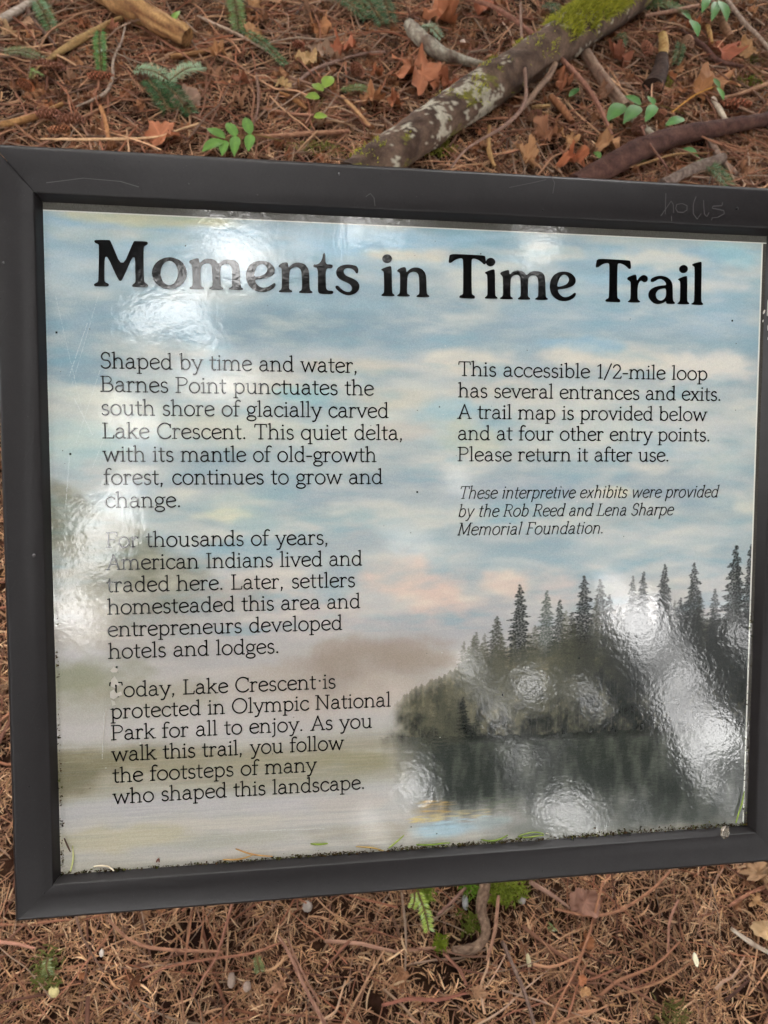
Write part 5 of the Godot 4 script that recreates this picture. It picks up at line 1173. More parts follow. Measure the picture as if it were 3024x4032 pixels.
	stick("wood_chip", "small pale wood chip below the longer wood chip", "wood chip", [Vector3(0.727783, 0.014, -1.976145), Vector3(0.749068, 0.014065, -1.978271), Vector3(0.769664, 0.014, -1.976003)], [0.002898, 0.005081, 0.002905], c8(222, 182, 130), c8(186, 140, 96), 0.12, M.wood)
	stick("blond_twig", "short blond barkless twig just above the rail below the log", "twig", [Vector3(0.564796, 0.018519, -1.889229), Vector3(0.548291, 0.019538, -1.795285), Vector3(0.548302, 0.02057, -1.738558), Vector3(0.555366, 0.018, -1.706271)], [0.005649, 0.006923, 0.008213, 0.004757], c8(214, 170, 112), c8(170, 124, 80), 0.12, M.wood)
	stick("bent_stick", "bent brown bark-covered stick right of the wood chips", "stick", [Vector3(0.789415, 0.017693, -2.057361), Vector3(0.81484, 0.019961, -1.994681), Vector3(0.837597, 0.016954, -1.93619)], [0.009616, 0.012452, 0.008693], c8(156, 108, 76), c8(112, 72, 52), 0.12, M.twig)
	stick("white_twig", "short whitish lichen twig above the dark branch", "twig", [Vector3(1.354944, 0.018794, -2.108616), Vector3(1.360538, 0.01933, -2.046194), Vector3(1.369102, 0.018053, -1.997329)], [0.008492, 0.009162, 0.007566], c8(230, 216, 196), c8(178, 156, 134), 0.3, M.twig)
	stick("grey_twig", "thin pale grey twig running into the top right corner", "twig", [Vector3(1.568921, 0.035578, -2.701328), Vector3(1.592113, 0.036126, -2.548964), Vector3(1.62535, 0.035368, -2.456736), Vector3(1.645652, 0.03462, -2.357434)], [0.006973, 0.007657, 0.00671, 0.005776], c8(186, 166, 150), c8(132, 110, 96), 0.12, M.twig)
	stick("light_twig", "light brown twig lying level right of the log's mossy end", "twig", [Vector3(1.224278, 0.024, -2.551278), Vector3(1.312993, 0.026046, -2.580522), Vector3(1.456878, 0.02479, -2.647746)], [0.004986, 0.007558, 0.005987], c8(184, 146, 126), c8(132, 98, 82), 0.12, M.twig)
	stick("stub_twig", "short thick brown twig under the top right leafy plant", "twig", [Vector3(1.512052, 0.031512, -2.554161), Vector3(1.510195, 0.032083, -2.50209), Vector3(1.517714, 0.029312, -2.452434)], [0.014391, 0.015104, 0.01164], c8(168, 130, 100), c8(112, 80, 62), 0.12, M.twig)
	stick("pencil_twig", "short tan twig with a pale side beside the thick brown twig", "twig", [Vector3(1.45103, 0.026026, -2.518354), Vector3(1.444411, 0.026628, -2.460775), Vector3(1.43962, 0.0246, -2.417136)], [0.007532, 0.008285, 0.00575], c8(196, 156, 100), c8(140, 100, 66), 0.12, M.twig)
	stick("dark_twig", "dark brown twig slanting under the top right leafy plant", "twig", [Vector3(1.348489, 0.014605, -2.495929), Vector3(1.409797, 0.015833, -2.406278), Vector3(1.440013, 0.015096, -2.331424), Vector3(1.529094, 0.013161, -2.308875)], [0.008256, 0.009791, 0.00887, 0.006452], c8(114, 82, 72), c8(78, 54, 48), 0.12, M.twig)
	stick("thin_twig", "thin light twig slanting down to the orange cone", "twig", [Vector3(1.360086, 0.024, -2.135398), Vector3(1.43618, 0.024, -2.061612), Vector3(1.529458, 0.024, -1.995713)], [0.003887, 0.004622, 0.003825], c8(170, 136, 114), c8(124, 94, 78), 0.12, M.twig)
	stick("tan_twig", "tan twig rising to the right edge above the orange cone", "twig", [Vector3(1.376361, 0.016326, -2.109814), Vector3(1.486653, 0.017647, -2.156821), Vector3(1.633231, 0.018423, -2.24052)], [0.005407, 0.007059, 0.008029], c8(184, 142, 112), c8(132, 96, 76), 0.12, M.twig)
	stick("spotted_twig", "spotted grey twig sloping to the rail at the far right", "twig", [Vector3(1.275773, 0.014509, -1.913218), Vector3(1.292845, 0.015556, -1.8143), Vector3(1.327765, 0.013735, -1.738647)], [0.008136, 0.009445, 0.007169], c8(156, 132, 118), c8(104, 82, 72), 0.2, M.twig)
	stick("yellow_straw", "thin yellow straw beside the tan maple leaf on the right", "straw", [Vector3(1.174281, 0.034, -1.995972), Vector3(1.276969, 0.034, -2.091609), Vector3(1.367407, 0.034, -2.150364)], [0.002256, 0.002311, 0.001957], c8(206, 152, 72), c8(176, 124, 60), 0.12, M.twig)
	stick("frame_twig", "tan twig poking down to the frame at the far right", "twig", [Vector3(1.187197, 0.012569, -1.762202), Vector3(1.274077, 0.012556, -1.721169), Vector3(1.334863, 0.012, -1.670883)], [0.005711, 0.005695, 0.00495], c8(170, 132, 106), c8(120, 90, 74), 0.12, M.twig)
	stick("bowed_twig", "thin bowed tan twig above the rail between dark branch and grey stick", "twig", [Vector3(0.92465, 0.024, -1.713234), Vector3(1.038534, 0.024, -1.759982), Vector3(1.140154, 0.024, -1.804751), Vector3(1.251054, 0.024, -1.81889)], [0.002792, 0.003548, 0.003603, 0.002182], c8(170, 136, 96), c8(130, 98, 70), 0.12, M.twig)
	stick("crossing_twig", "thin brown twig crossing the dark branch", "twig", [Vector3(1.025885, 0.064, -1.870799), Vector3(1.03072, 0.064, -1.80053), Vector3(1.060663, 0.064, -1.689486)], [0.003675, 0.003624, 0.002839], c8(132, 92, 78), c8(98, 68, 58), 0.12, M.twig)
	stick("double_twig", "left of two brown twigs leaving the lower edge below the sign", "twig", [Vector3(-0.087469, 0.02, 0.202554), Vector3(-0.069354, 0.02, 0.230036), Vector3(-0.04828, 0.02, 0.273105), Vector3(-0.024187, 0.02, 0.315304), Vector3(-0.00792, 0.02, 0.340871)], [0.002126, 0.003012, 0.00297, 0.003223, 0.002616], c8(160, 122, 104), c8(112, 80, 66), 0.12, M.twig)
	stick("double_twig", "right of two brown twigs leaving the lower edge below the sign", "twig", [Vector3(-0.072688, 0.02, 0.207628), Vector3(-0.051459, 0.02, 0.253897), Vector3(-0.023711, 0.02, 0.301871)], [0.001822, 0.002094, 0.001768], c8(150, 112, 94), c8(108, 78, 64), 0.12, M.twig)
	stick("grey_brown_stick", "grey-brown barkless stick with a pale tip right of the hollow", "stick", [Vector3(0.282653, 0.018, 0.240271), Vector3(0.296509, 0.018, 0.278682), Vector3(0.309603, 0.018, 0.318672), Vector3(0.317372, 0.018, 0.359669)], [0.003123, 0.003393, 0.003348, 0.002999], c8(158, 130, 116), c8(112, 88, 78), 0.12, M.wood)
	stick("straight_twig", "long straight thin twig below the sign right of the middle", "twig", [Vector3(0.473224, 0.024, 0.164569), Vector3(0.435433, 0.024, 0.235522), Vector3(0.400521, 0.024, 0.286794), Vector3(0.359435, 0.024, 0.33518), Vector3(0.332074, 0.024, 0.370268)], [0.001966, 0.002228, 0.002178, 0.001825, 0.001795], c8(166, 120, 92), c8(124, 84, 64), 0.12, M.twig)
	stick("leaning_twig", "brown twig leaning down from the frame's lower edge on the left", "twig", [Vector3(-0.160448, 0.02, 0.15042), Vector3(-0.182355, 0.02, 0.221165), Vector3(-0.202894, 0.02, 0.2511), Vector3(-0.220197, 0.02, 0.277399)], [0.002457, 0.002386, 0.002059, 0.001453], c8(156, 112, 92), c8(112, 76, 62), 0.12, M.twig)
	stick("edge_twig", "pale reddish twig at the left edge below the frame", "twig", [Vector3(-0.520431, 0.018, 0.178404), Vector3(-0.486905, 0.018, 0.184771), Vector3(-0.462011, 0.018, 0.192366)], [0.002331, 0.002626, 0.001751], c8(190, 140, 118), c8(140, 98, 82), 0.12, M.twig)
	stick("winding_twig", "winding brown twig below the frame's lower left corner", "twig", [Vector3(-0.355266, 0.02, 0.159447), Vector3(-0.319376, 0.02, 0.191304), Vector3(-0.27227, 0.02, 0.207743), Vector3(-0.17519, 0.02, 0.219164)], [0.001795, 0.002672, 0.00267, 0.002091], c8(164, 120, 96), c8(116, 82, 66), 0.12, M.twig)
	stick("arched_twig", "arched thin twig in the lower left needle carpet", "twig", [Vector3(-0.295588, 0.02, 0.248504), Vector3(-0.27053, 0.02, 0.2369), Vector3(-0.246162, 0.02, 0.231966), Vector3(-0.196535, 0.02, 0.227698), Vector3(-0.131597, 0.02, 0.22515), Vector3(-0.081665, 0.02, 0.213487)], [0.001456, 0.002054, 0.002063, 0.002079, 0.002097, 0.001513], c8(160, 112, 90), c8(116, 78, 62), 0.12, M.twig)
	stick("slant_twig", "thin light twig slanting from the middle to the lower edge", "twig", [Vector3(0.085331, 0.022, 0.235575), Vector3(0.042596, 0.022, 0.289892), Vector3(0.009403, 0.022, 0.336191)], [0.00153, 0.00179, 0.001459], c8(176, 138, 108), c8(130, 98, 76), 0.12, M.twig)
	stick("bowl_twig", "reddish bowed twig below the sign's right half", "twig", [Vector3(0.380712, 0.02, 0.19867), Vector3(0.43743, 0.02, 0.213382), Vector3(0.492468, 0.02, 0.210372), Vector3(0.558374, 0.02, 0.18421), Vector3(0.605276, 0.02, 0.154236)], [0.001923, 0.002567, 0.002585, 0.002627, 0.002001], c8(158, 114, 88), c8(116, 80, 62), 0.12, M.twig)
	stick("side_twig", "grey-brown twig running out from the mossy root to the right", "twig", [Vector3(0.345269, 0.018, 0.154657), Vector3(0.378848, 0.018, 0.176462), Vector3(0.409285, 0.018, 0.200006)], [0.004216, 0.003553, 0.002249], c8(156, 124, 108), c8(112, 84, 72), 0.12, M.twig)
	stick("upright_twig", "short brown twig pointing down right of the straight thin twig", "twig", [Vector3(0.610624, 0.012, 0.200773), Vector3(0.585625, 0.012, 0.232765), Vector3(0.56998, 0.012, 0.279045)], [0.002297, 0.00259, 0.001589], c8(164, 122, 104), c8(118, 84, 70), 0.12, M.twig)
	stick("low_twig", "thin twig sloping up towards the white seed", "twig", [Vector3(0.457296, 0.018, 0.332287), Vector3(0.545957, 0.018, 0.318677), Vector3(0.606311, 0.018, 0.295395)], [0.00154, 0.001876, 0.001587], c8(164, 122, 92), c8(120, 86, 66), 0.12, M.twig)
	stick("lichened_twig", "lichen-grey twig at the right edge below the frame", "twig", [Vector3(0.693888, 0.014, 0.252256), Vector3(0.721567, 0.014, 0.274836), Vector3(0.756207, 0.014, 0.296376)], [0.003253, 0.004208, 0.003224], c8(206, 194, 176), c8(140, 118, 102), 0.3, M.twig)
	stick("blackish_twig", "blackish twig near the right lower edge", "twig", [Vector3(0.653024, 0.012, 0.355608), Vector3(0.679925, 0.012, 0.341979), Vector3(0.703086, 0.012, 0.330489)], [0.002497, 0.002831, 0.0019], c8(98, 70, 60), c8(66, 48, 42), 0.12, M.twig)
	stick("red_root", "thin reddish root in the lower middle", "root", [Vector3(0.075221, 0.014, 0.31314), Vector3(0.120443, 0.014, 0.30819), Vector3(0.165223, 0.014, 0.313206), Vector3(0.21394, 0.014, 0.307763)], [0.002374, 0.002989, 0.002699, 0.001813], c8(156, 102, 86), c8(112, 72, 60), 0.12, M.twig)
	stick("hollow_twig", "brown twig running down from the hollow's lower rim", "twig", [Vector3(0.182012, 0.012, 0.248633), Vector3(0.208213, 0.012, 0.277064), Vector3(0.214983, 0.012, 0.29707)], [0.002463, 0.00275, 0.002124], c8(156, 110, 92), c8(112, 76, 62), 0.12, M.twig)
	stick("rim_twig", "twig leaning over the left rim of the hollow", "twig", [Vector3(0.177876, 0.016, 0.194166), Vector3(0.203783, 0.016, 0.176605), Vector3(0.231339, 0.016, 0.155947)], [0.002511, 0.002851, 0.002881], c8(140, 108, 94), c8(100, 74, 64), 0.12, M.twig)
	stick("moss_twig", "upright twig in front of the mossy root", "twig", [Vector3(0.284878, 0.024, 0.172113), Vector3(0.270905, 0.024, 0.223072), Vector3(0.251449, 0.024, 0.265019)], [0.002882, 0.003139, 0.002467], c8(164, 126, 104), c8(116, 84, 68), 0.12, M.twig)
	stick("right_twig", "reddish twig reaching the right edge below the frame", "twig", [Vector3(0.698903, 0.016, 0.21817), Vector3(0.74424, 0.016, 0.200898), Vector3(0.793499, 0.016, 0.187967)], [0.002635, 0.002996, 0.002689], c8(164, 116, 92), c8(118, 80, 64), 0.12, M.twig)
	stick("bottom_twig", "thin brown twig at the bottom edge left of the grey-brown stick", "twig", [Vector3(0.131667, 0.012, 0.350833), Vector3(0.149267, 0.012, 0.324557), Vector3(0.165032, 0.012, 0.318369)], [0.001472, 0.001789, 0.001197], c8(150, 116, 96), c8(108, 80, 66), 0.12, M.twig)
	# the mossy log
	var lp := [Vector3(0.128381, 0.048493, -1.565861), Vector3(0.224166, 0.051993, -1.669073), Vector3(0.325585, 0.053581, -1.775152), Vector3(0.480242, 0.054809, -1.92782), Vector3(0.64979, 0.055078, -2.100422), Vector3(0.831233, 0.057552, -2.270133), Vector3(0.990328, 0.058554, -2.425565), Vector3(1.142664, 0.058156, -2.581585), Vector3(1.358458, 0.058501, -2.811728)]
	var lr := [0.054312, 0.058232, 0.060011, 0.061386, 0.061688, 0.064459, 0.065581, 0.065134, 0.065521]
	var fungus := func(q: Vector3, a: float, t: float, col: Color) -> Color:
		var n1 := rough.get_noise_3d(q.x * 9.0 + 4.0, q.y * 9.0, q.z * 9.0)
		var n2 := fine.get_noise_3d(q.x * 42.0, q.y * 42.0, q.z * 42.0)
		var n3 := rough.get_noise_3d(q.x * 5.0 + 30.0, q.y * 5.0, q.z * 5.0)
		if n2 * 0.75 + n1 - 0.06 + 0.5 * exp(-pow((t - 0.27) / 0.1, 2.0)) + 0.3 * exp(-pow((t - 0.62) / 0.06, 2.0)) > 0.56 and t < 0.8: return c8(214, 205, 184).lerp(col, 0.15)
		if n3 + 0.3 * n2 > 0.42: return c8(128, 124, 52).lerp(col, 0.25)
		return col
	var log := thing("mossy_log", "thick fallen log with white lichen patches and bright moss at its far end", "log", lp[0])
	part("bark", tube(lp, lr, 56, c8(128, 104, 88), c8(76, 58, 48), 0.14, 3.0, 0.008, fungus), M.bark, log)
	var tufts := SurfaceTool.new(); tufts.begin(Mesh.PRIMITIVE_TRIANGLES)
	var lpath := smooth_path(lp, 0.02)
	for k in 15000:
		var t := rng.randf()
		var which := rng.randf()
		if which < 0.8: t = lerpf(0.58, 0.92, t)
		elif which < 0.83: t = lerpf(0.0, 0.14, t)
		else: t = lerpf(0.2, 0.6, t)
		var i: int = mini(int(t * (lpath.size() - 1)), lpath.size() - 2)
		var ax := (lpath[i + 1] - lpath[i]).normalized()
		var side := ax.cross(Vector3.UP).normalized()
		var a := rng.randf_range(-1.45, 1.2) + (0.5 if which > 0.93 else -0.2)
		var up := (Vector3.UP * cos(a) + side * sin(a)).normalized()
		var q := lpath[i] + ax * rng.randf() * 0.02 + up * radius_at(lr, t) * 1.01
		var patch := rough.get_noise_3d(q.x * 8.0 + 60.0, q.y * 8.0, q.z * 8.0) + 0.6 * fine.get_noise_3d(q.x * 25.0, q.y * 25.0, q.z * 25.0)
		if patch < (-0.22 if which < 0.8 else 0.35): continue
		strand(tufts, q, (up + Vector3(rng.randfn(), rng.randfn(), rng.randfn()) * 0.55).normalized(), rng.randf_range(0.01, 0.032) * (1.0 if which < 0.8 else 0.5), 0.0011, c8(176, 172, 62).lerp(c8(112, 116, 44), rng.randf()))
	tufts.generate_normals()
	part("moss", tufts.commit(), M.moss, log).set_meta("kind", "stuff")
	# the broken stub: bare yellow wood above, dark bark below
	var stub := thing("broken_stub", "dark broken stub with bare yellow wood showing at its top end", "branch", Vector3(1.159469, 0.01, -2.153571))
	part("bare_wood", tube([Vector3(1.242439, 0.045, -2.40421), Vector3(1.238258, 0.039, -2.358002), Vector3(1.218624, 0.033, -2.284716)], [0.01471, 0.016978, 0.017496], 16, c8(214, 176, 112), c8(176, 132, 80), 0.12, 1.0, 0.008), M.wood, stub)
	part("bark", tube([Vector3(1.218619, 0.036, -2.290091), Vector3(1.19169, 0.026, -2.219076), Vector3(1.154262, 0.016, -2.14379)], [0.019923, 0.025044, 0.035305], 18, c8(104, 84, 76), c8(72, 56, 50), 0.25, 2.0, 0.008), M.bark, stub)
	# the curled root round the hollow, with moss
	var root := thing("curled_root", "curled grey-brown root looping round the dark hollow below the sign", "root", Vector3(0.261108, 0, 0.21809))
	part("bark", tube([Vector3(0.265305, 0.016, 0.148724), Vector3(0.260155, 0.016, 0.168227), Vector3(0.254478, 0.016, 0.186009), Vector3(0.254584, 0.016, 0.202597), Vector3(0.257231, 0.016, 0.217822), Vector3(0.253791, 0.016, 0.231081), Vector3(0.239437, 0.016, 0.244019), Vector3(0.21874, 0.016, 0.247051), Vector3(0.197272, 0.016, 0.244715)], [0.009664, 0.009992, 0.009525, 0.00868, 0.008242, 0.007809, 0.00776, 0.00696, 0.004632], 18, c8(168, 140, 118), c8(118, 92, 76), 0.22, 8.0, 0.006), M.bark, root)
	for s in [[Vector3(0.297855, 0.004, 0.164449), Vector2(0.0482, 0.023), c8(128, 140, 50), "bright green moss clump on the curled root under the sign's lower rail"],
		[Vector3(0.161214, 0.004, 0.160489), Vector2(0.0174, 0.0165), c8(120, 140, 50), "small green moss clump left of the hollow under the rail"],
		[Vector3(0.24162, 0.004, 0.154003), Vector2(0.0208, 0.0208), c8(96, 132, 40), "deep green moss clump at the hollow's upper rim"],
		[Vector3(0.234323, 0.004, 0.209987), Vector2(0.0267, 0.0245), c8(92, 100, 40), "dark olive moss in the bottom of the hollow"],
		[Vector3(0.179712, 0.004, 0.233866), Vector2(0.0108, 0.0121), c8(120, 136, 40), "tiny bright moss tuft on the hollow's left rim"],
		[Vector3(1.538927, 0.004, -2.231442), Vector2(0.0952, 0.0454), c8(112, 128, 48), "low moss clump near the right edge above the tan twig"],
		[Vector3(1.562629, 0.004, -2.370244), Vector2(0.0749, 0.0423), c8(104, 112, 52), "moss clump below the orange leaf at the far right"],
		[Vector3(0.37649, 0.004, -1.790201), Vector2(0.0817, 0.0425), c8(140, 138, 60), "mossy patch on the soil where the log meets the rail"],
		[Vector3(0.049766, 0.004, -1.750549), Vector2(0.1058, 0.0344), c8(126, 122, 66), "thin moss patch on the soil above the rail left of the log"],
		[Vector3(1.218525, 0.004, -2.194271), Vector2(0.0248, 0.0483), c8(128, 130, 50), "moss streak on the dark broken stub"],
		[Vector3(-0.442045, 0.004, 0.22125), Vector2(0.026, 0.0339), c8(112, 114, 66), "dull green moss tuft at the lower left below the frame"],
		[Vector3(0.556479, 0.004, 0.366269), Vector2(0.0308, 0.03), c8(112, 104, 64), "faint olive moss patch at the lower edge on the right"]]:
		moss_pad(s[0], s[1], s[2], s[3])

func strand(st: SurfaceTool, p: Vector3, d: Vector3, len_: float, half: float, col: Color) -> void:
	var s := d.cross(Vector3(0.3, 0.9, 0.2)).normalized() * half
	var bend := p + d * len_ * 0.6
	var tip := p + d * len_ + Vector3(rng.randf() - 0.5, -0.3, rng.randf() - 0.5) * len_ * 0.5
	st.set_color(col)
	for q in [p - s, bend - s, bend + s, p - s, bend + s, p + s, bend - s, tip, bend + s]: st.add_vertex(q)

func moss_pad(at: Vector3, r: Vector2, col: Color, label: String) -> void:
	var st := SurfaceTool.new(); st.begin(Mesh.PRIMITIVE_TRIANGLES)
	for k in 150 if col.g < 0.24 or r.x < 0.03 else 620:
		var q := Vector2(rng.randfn(), rng.randfn()) * 0.5
		if q.length() > 1.0: continue
		var p := at + Vector3(q.x * r.x, 0.012 * (1.0 - q.length()), q.y * r.y)
		strand(st, p, Vector3(rng.randfn() * 0.7, 1.0, rng.randfn() * 0.7).normalized(), rng.randf_range(0.008, 0.02), 0.0012, col.lerp(c8(84, 90, 40), rng.randf() * 0.7))
	st.generate_normals()
	var o := single("moss_clump", st.commit(), M.moss, label, "moss", "moss clumps on the forest floor")

# ---------------------------------------------------------------- leaves, cones and small finds
func dead_leaf(label: String, at: Vector3, size: float, kind: int, turn: float, tilt: float, curl: float, ca: Color, group := "") -> void:
	var rims := [rim_maple, rim_oval, rim_ragged]
	var o := thing("dead_leaf", label, "leaf", at, group)
	o.rotation = Vector3(tilt * 0.5, turn, tilt * 0.35)
	ca = ca.lerp(c8(150, 118, 94), 0.4)
	part("blade", leaf_mesh(size, rims[kind], curl * (0.6 if kind == 0 else 1.0), at.x * 31.0 + at.z * 17.0, ca, ca * 0.66), M.leaf, o, false)
	if kind == 0:
		part("stalk", tube([Vector3(-size * 0.1, size * 0.03, 0), Vector3(-size * 0.35, 0.006, size * 0.06), Vector3(-size * 0.6, 0.002, 0)], [0.0014, 0.0012, 0.001], 6, ca * 0.8, ca * 0.6, 0.1, 1.0, 0.01), M.twig, o, false)

func cone_parts(o: Node3D, length: float, width: float, ca: Color) -> void:
	var core := SphereMesh.new(); core.radius = width * 0.36; core.height = length * 0.94; core.radial_segments = 10; core.rings = 6
	var cm := part("core", core, M.coredark, o, false); cm.rotation.z = PI / 2; cm.position.y = width * 0.42
	var st := SurfaceTool.new(); st.begin(Mesh.PRIMITIVE_TRIANGLES)
	for k in 64:
		var t := (k + 0.5) / 64.0
		var a := k * 2.39996
		var r := width * 0.5 * sqrt(maxf(0.02, sin(PI * clampf(t * 0.93 + 0.05, 0.0, 1.0))))
		var radial := Vector3(0, cos(a), sin(a))
		var base := Vector3((t - 0.5) * length, width * 0.42, 0) + radial * r * 0.55
		var tip := base + radial * r * 0.5 + Vector3(length * 0.1, 0, 0)
		var s := radial.cross(Vector3.RIGHT) * width * 0.17
		var mid := base.lerp(tip, 0.6) + radial * width * 0.03
		st.set_color(ca * rng.randf_range(0.95, 1.45))
		for q in [base, mid - s, tip, base, tip, mid + s, base, mid + s, mid - s]: st.add_vertex(q)
	st.generate_normals()
	part("scales", st.commit(), M.cone, o, false).set_meta("kind", "stuff")

func fir_cone(label: String, at: Vector3, length: float, width: float, turn: float, ca: Color) -> void:
	var o := thing("fir_cone", label, "cone", at, "fallen cones")
	o.rotation.y = turn
	cone_parts(o, length, width * 0.78, ca.lerp(c8(160, 124, 104), 0.4))

func build_leaves():
	rng.seed = 61
	M.coredark = skin(0.9, 0.2, false); M.coredark.albedo_color = Color(0.42, 0.27, 0.2)
	dead_leaf("large curled orange-brown maple leaf left of the mossy log", Vector3(0.382525, 0.016, -2.120645), 0.2148, 0, 3.4907, -0.2499, 0.45, c8(186, 104, 64))
	dead_leaf("crumpled orange maple leaf near the top edge above the lichen stick", Vector3(0.492326, 0.016, -2.43461), 0.1556, 0, 2.0944, 0.245, 0.8, c8(184, 104, 62))
	dead_leaf("red-brown maple leaf at the top edge beside the arching twig", Vector3(0.631185, 0.016, -2.519782), 0.1341, 0, 0.6981, -0.1106, 0.7, c8(172, 84, 50))
	dead_leaf("small rust leaf right below the large orange maple leaf", Vector3(0.462275, 0.016, -2.069442), 0.0839, 2, 0.3491, 0.0825, 0.6, c8(178, 92, 56))
	dead_leaf("curled tan leaf at the end of the short curved stick", Vector3(-0.241134, 0.016, -2.146104), 0.0742, 2, 1.3963, -0.2405, 0.6, c8(206, 150, 98))
	dead_leaf("small round tan leaf beside the curled tan leaf", Vector3(-0.216026, 0.016, -2.126191), 0.0415, 1, 0.5236, -0.115, 0.4, c8(188, 146, 106))
	dead_leaf("pale tan leaf at the top edge right of the long fir sprig", Vector3(-0.137532, 0.016, -2.420332), 0.0756, 2, 1.5708, 0.2483, 0.5, c8(208, 156, 104))
	dead_leaf("tan leaf with dark holes right of the long fir sprig", Vector3(-0.138243, 0.016, -2.259536), 0.0795, 1, 1.5708, -0.0029, 0.4, c8(200, 146, 94))
	dead_leaf("bent tan leaf in the upper middle", Vector3(0.072407, 0.016, -2.323317), 0.094, 2, -0.3491, 0.248, 0.6, c8(202, 138, 88))
	dead_leaf("rust-red crumpled leaf left of the long orange maple leaf", Vector3(0.141389, 0.016, -2.22408), 0.0957, 2, 0.6981, -0.2497, 0.6, c8(196, 104, 70))
	dead_leaf("flat grey-brown leaf in the upper middle", Vector3(0.064913, 0.016, -2.194894), 0.0977, 1, -0.2618, -0.2317, 0.3, c8(150, 124, 104))
	dead_leaf("yellowish tan leaf touching the long fir sprig's tip", Vector3(0.020772, 0.016, -2.151385), 0.0755, 1, -0.1745, -0.1091, 0.4, c8(212, 174, 120))
	dead_leaf("pale yellow crumpled leaf left of the light green plant", Vector3(-0.048788, 0.016, -2.013144), 0.0585, 2, 0.1745, -0.127, 0.5, c8(232, 198, 138))
	dead_leaf("tan leaf above the pale yellow crumpled leaf", Vector3(-0.057793, 0.016, -2.061253), 0.0649, 2, 1.0472, -0.2329, 0.5, c8(196, 140, 96))
	dead_leaf("star-shaped orange leaf lying on the straw-pale twig", Vector3(-0.387253, 0.016, -1.751114), 0.1299, 0, 1.0472, -0.1647, 0.5, c8(196, 112, 72))
	dead_leaf("curled tan leaf left of the log's middle", Vector3(0.214256, 0.016, -1.980729), 0.0945, 2, 0, 0.2492, 0.6, c8(200, 136, 88))
	dead_leaf("dark red leaf above the left leafy plant", Vector3(-0.173627, 0.016, -2.025244), 0.0698, 2, 0, -0.2341, 0.5, c8(146, 78, 52))
	dead_leaf("orange leaf tucked against the log's left side", Vector3(0.282062, 0.016, -1.96605), 0.0739, 2, 1.7453, -0.0314, 0.6, c8(190, 108, 66))
	dead_leaf("small orange leaf left of the large curled maple leaf", Vector3(0.240195, 0.016, -2.108283), 0.0607, 2, 0.6981, -0.0144, 0.6, c8(186, 104, 62))
	dead_leaf("rust leaf standing over the bent brown stick", Vector3(0.844094, 0.016, -2.132273), 0.0885, 2, 1.2217, 0.008, 0.6, c8(168, 92, 56))
	dead_leaf("pale tan ragged leaf right of the blond twig", Vector3(0.804472, 0.016, -1.849141), 0.0776, 2, 0.1745, -0.2424, 0.5, c8(210, 158, 106))
	dead_leaf("wide pale tan leaf just above the rail below the log", Vector3(0.663763, 0.016, -1.75872), 0.1016, 2, -0.3491, 0.0887, 0.5, c8(208, 156, 108))
	dead_leaf("orange crumpled leaf just above the rail", Vector3(0.798705, 0.016, -1.745715), 0.0964, 2, 0.5236, 0.1254, 0.7, c8(210, 116, 72))
	dead_leaf("light tan leaf beside the dark branch's lower end", Vector3(0.929256, 0.016, -1.837114), 0.087, 1, 0, -0.0326, 0.5, c8(206, 152, 104))
	dead_leaf("brown leaf between blond twig and pale ragged leaf", Vector3(0.739097, 0.016, -1.860144), 0.1042, 2, 0, 0.2489, 0.5, c8(170, 112, 80))
	dead_leaf("red maple leaf under the top right leafy plant", Vector3(1.46475, 0.016, -2.380905), 0.1506, 0, 0.3491, -0.0053, 0.5, c8(182, 88, 62))
	dead_leaf("olive-tan leaf at the far right", Vector3(1.56868, 0.016, -2.39436), 0.1138, 1, 1.0472, 0.1221, 0.4, c8(172, 124, 72))
	dead_leaf("broad tan maple leaf right of the broken stub", Vector3(1.374762, 0.016, -2.198844), 0.1813, 0, -0.5236, 0.2295, 0.4, c8(186, 126, 82))
	dead_leaf("amber leaf at the foot of the broad tan maple leaf", Vector3(1.320418, 0.016, -2.143083), 0.0911, 1, 1.3963, 0.1364, 0.4, c8(176, 112, 56))
	dead_leaf("small orange leaf left of the peeled branch", Vector3(-0.515209, 0.016, -2.34339), 0.0607, 2, 0.5236, -0.2497, 0.6, c8(200, 118, 62))
	dead_leaf("greyish tan leaf under the wavy twig", Vector3(-0.4769, 0.016, -2.289941), 0.0904, 1, 0.3491, -0.0342, 0.3, c8(180, 150, 124))
	dead_leaf("small rust leaf under the wavy twig's end", Vector3(-0.561086, 0.016, -2.239442), 0.0534, 2, 0.3491, -0.099, 0.5, c8(176, 104, 78))
	dead_leaf("pale leaf scrap at the left edge", Vector3(-0.844638, 0.016, -2.176556), 0.0633, 2, -0.6981, -0.1821, 0.4, c8(216, 180, 136))
	dead_leaf("small pale leaf scrap beside the dark stick", Vector3(-0.797879, 0.016, -2.229628), 0.0438, 1, 0.3491, 0.2487, 0.4, c8(214, 170, 136))
	dead_leaf("dark red crumpled leaf right of the pale bare stick", Vector3(1.068829, 0.016, -2.296062), 0.1056, 2, 0.2618, 0.2388, 0.6, c8(158, 84, 62))
	dead_leaf("curled orange leaf between the top right plant and the red maple leaf", Vector3(1.395116, 0.016, -2.508376), 0.0697, 2, 1.0472, 0.0121, 0.6, c8(190, 104, 62))
	dead_leaf("mauve-grey leaf under the dark green sprig", Vector3(-0.328629, 0.016, -1.910823), 0.0984, 1, 0.3491, 0.247, 0.4, c8(150, 122, 108))
	dead_leaf("mauve-brown leaf lying below the sign right of the hollow", Vector3(0.436376, 0.016, 0.193395), 0.0644, 1, -0.1745, 0.0757, 0.4, c8(134, 92, 82))
	dead_leaf("tan leaf at the right edge right under the frame", Vector3(0.768306, 0.016, 0.171146), 0.0673, 2, 0.3491, -0.1943, 0.5, c8(176, 142, 106))
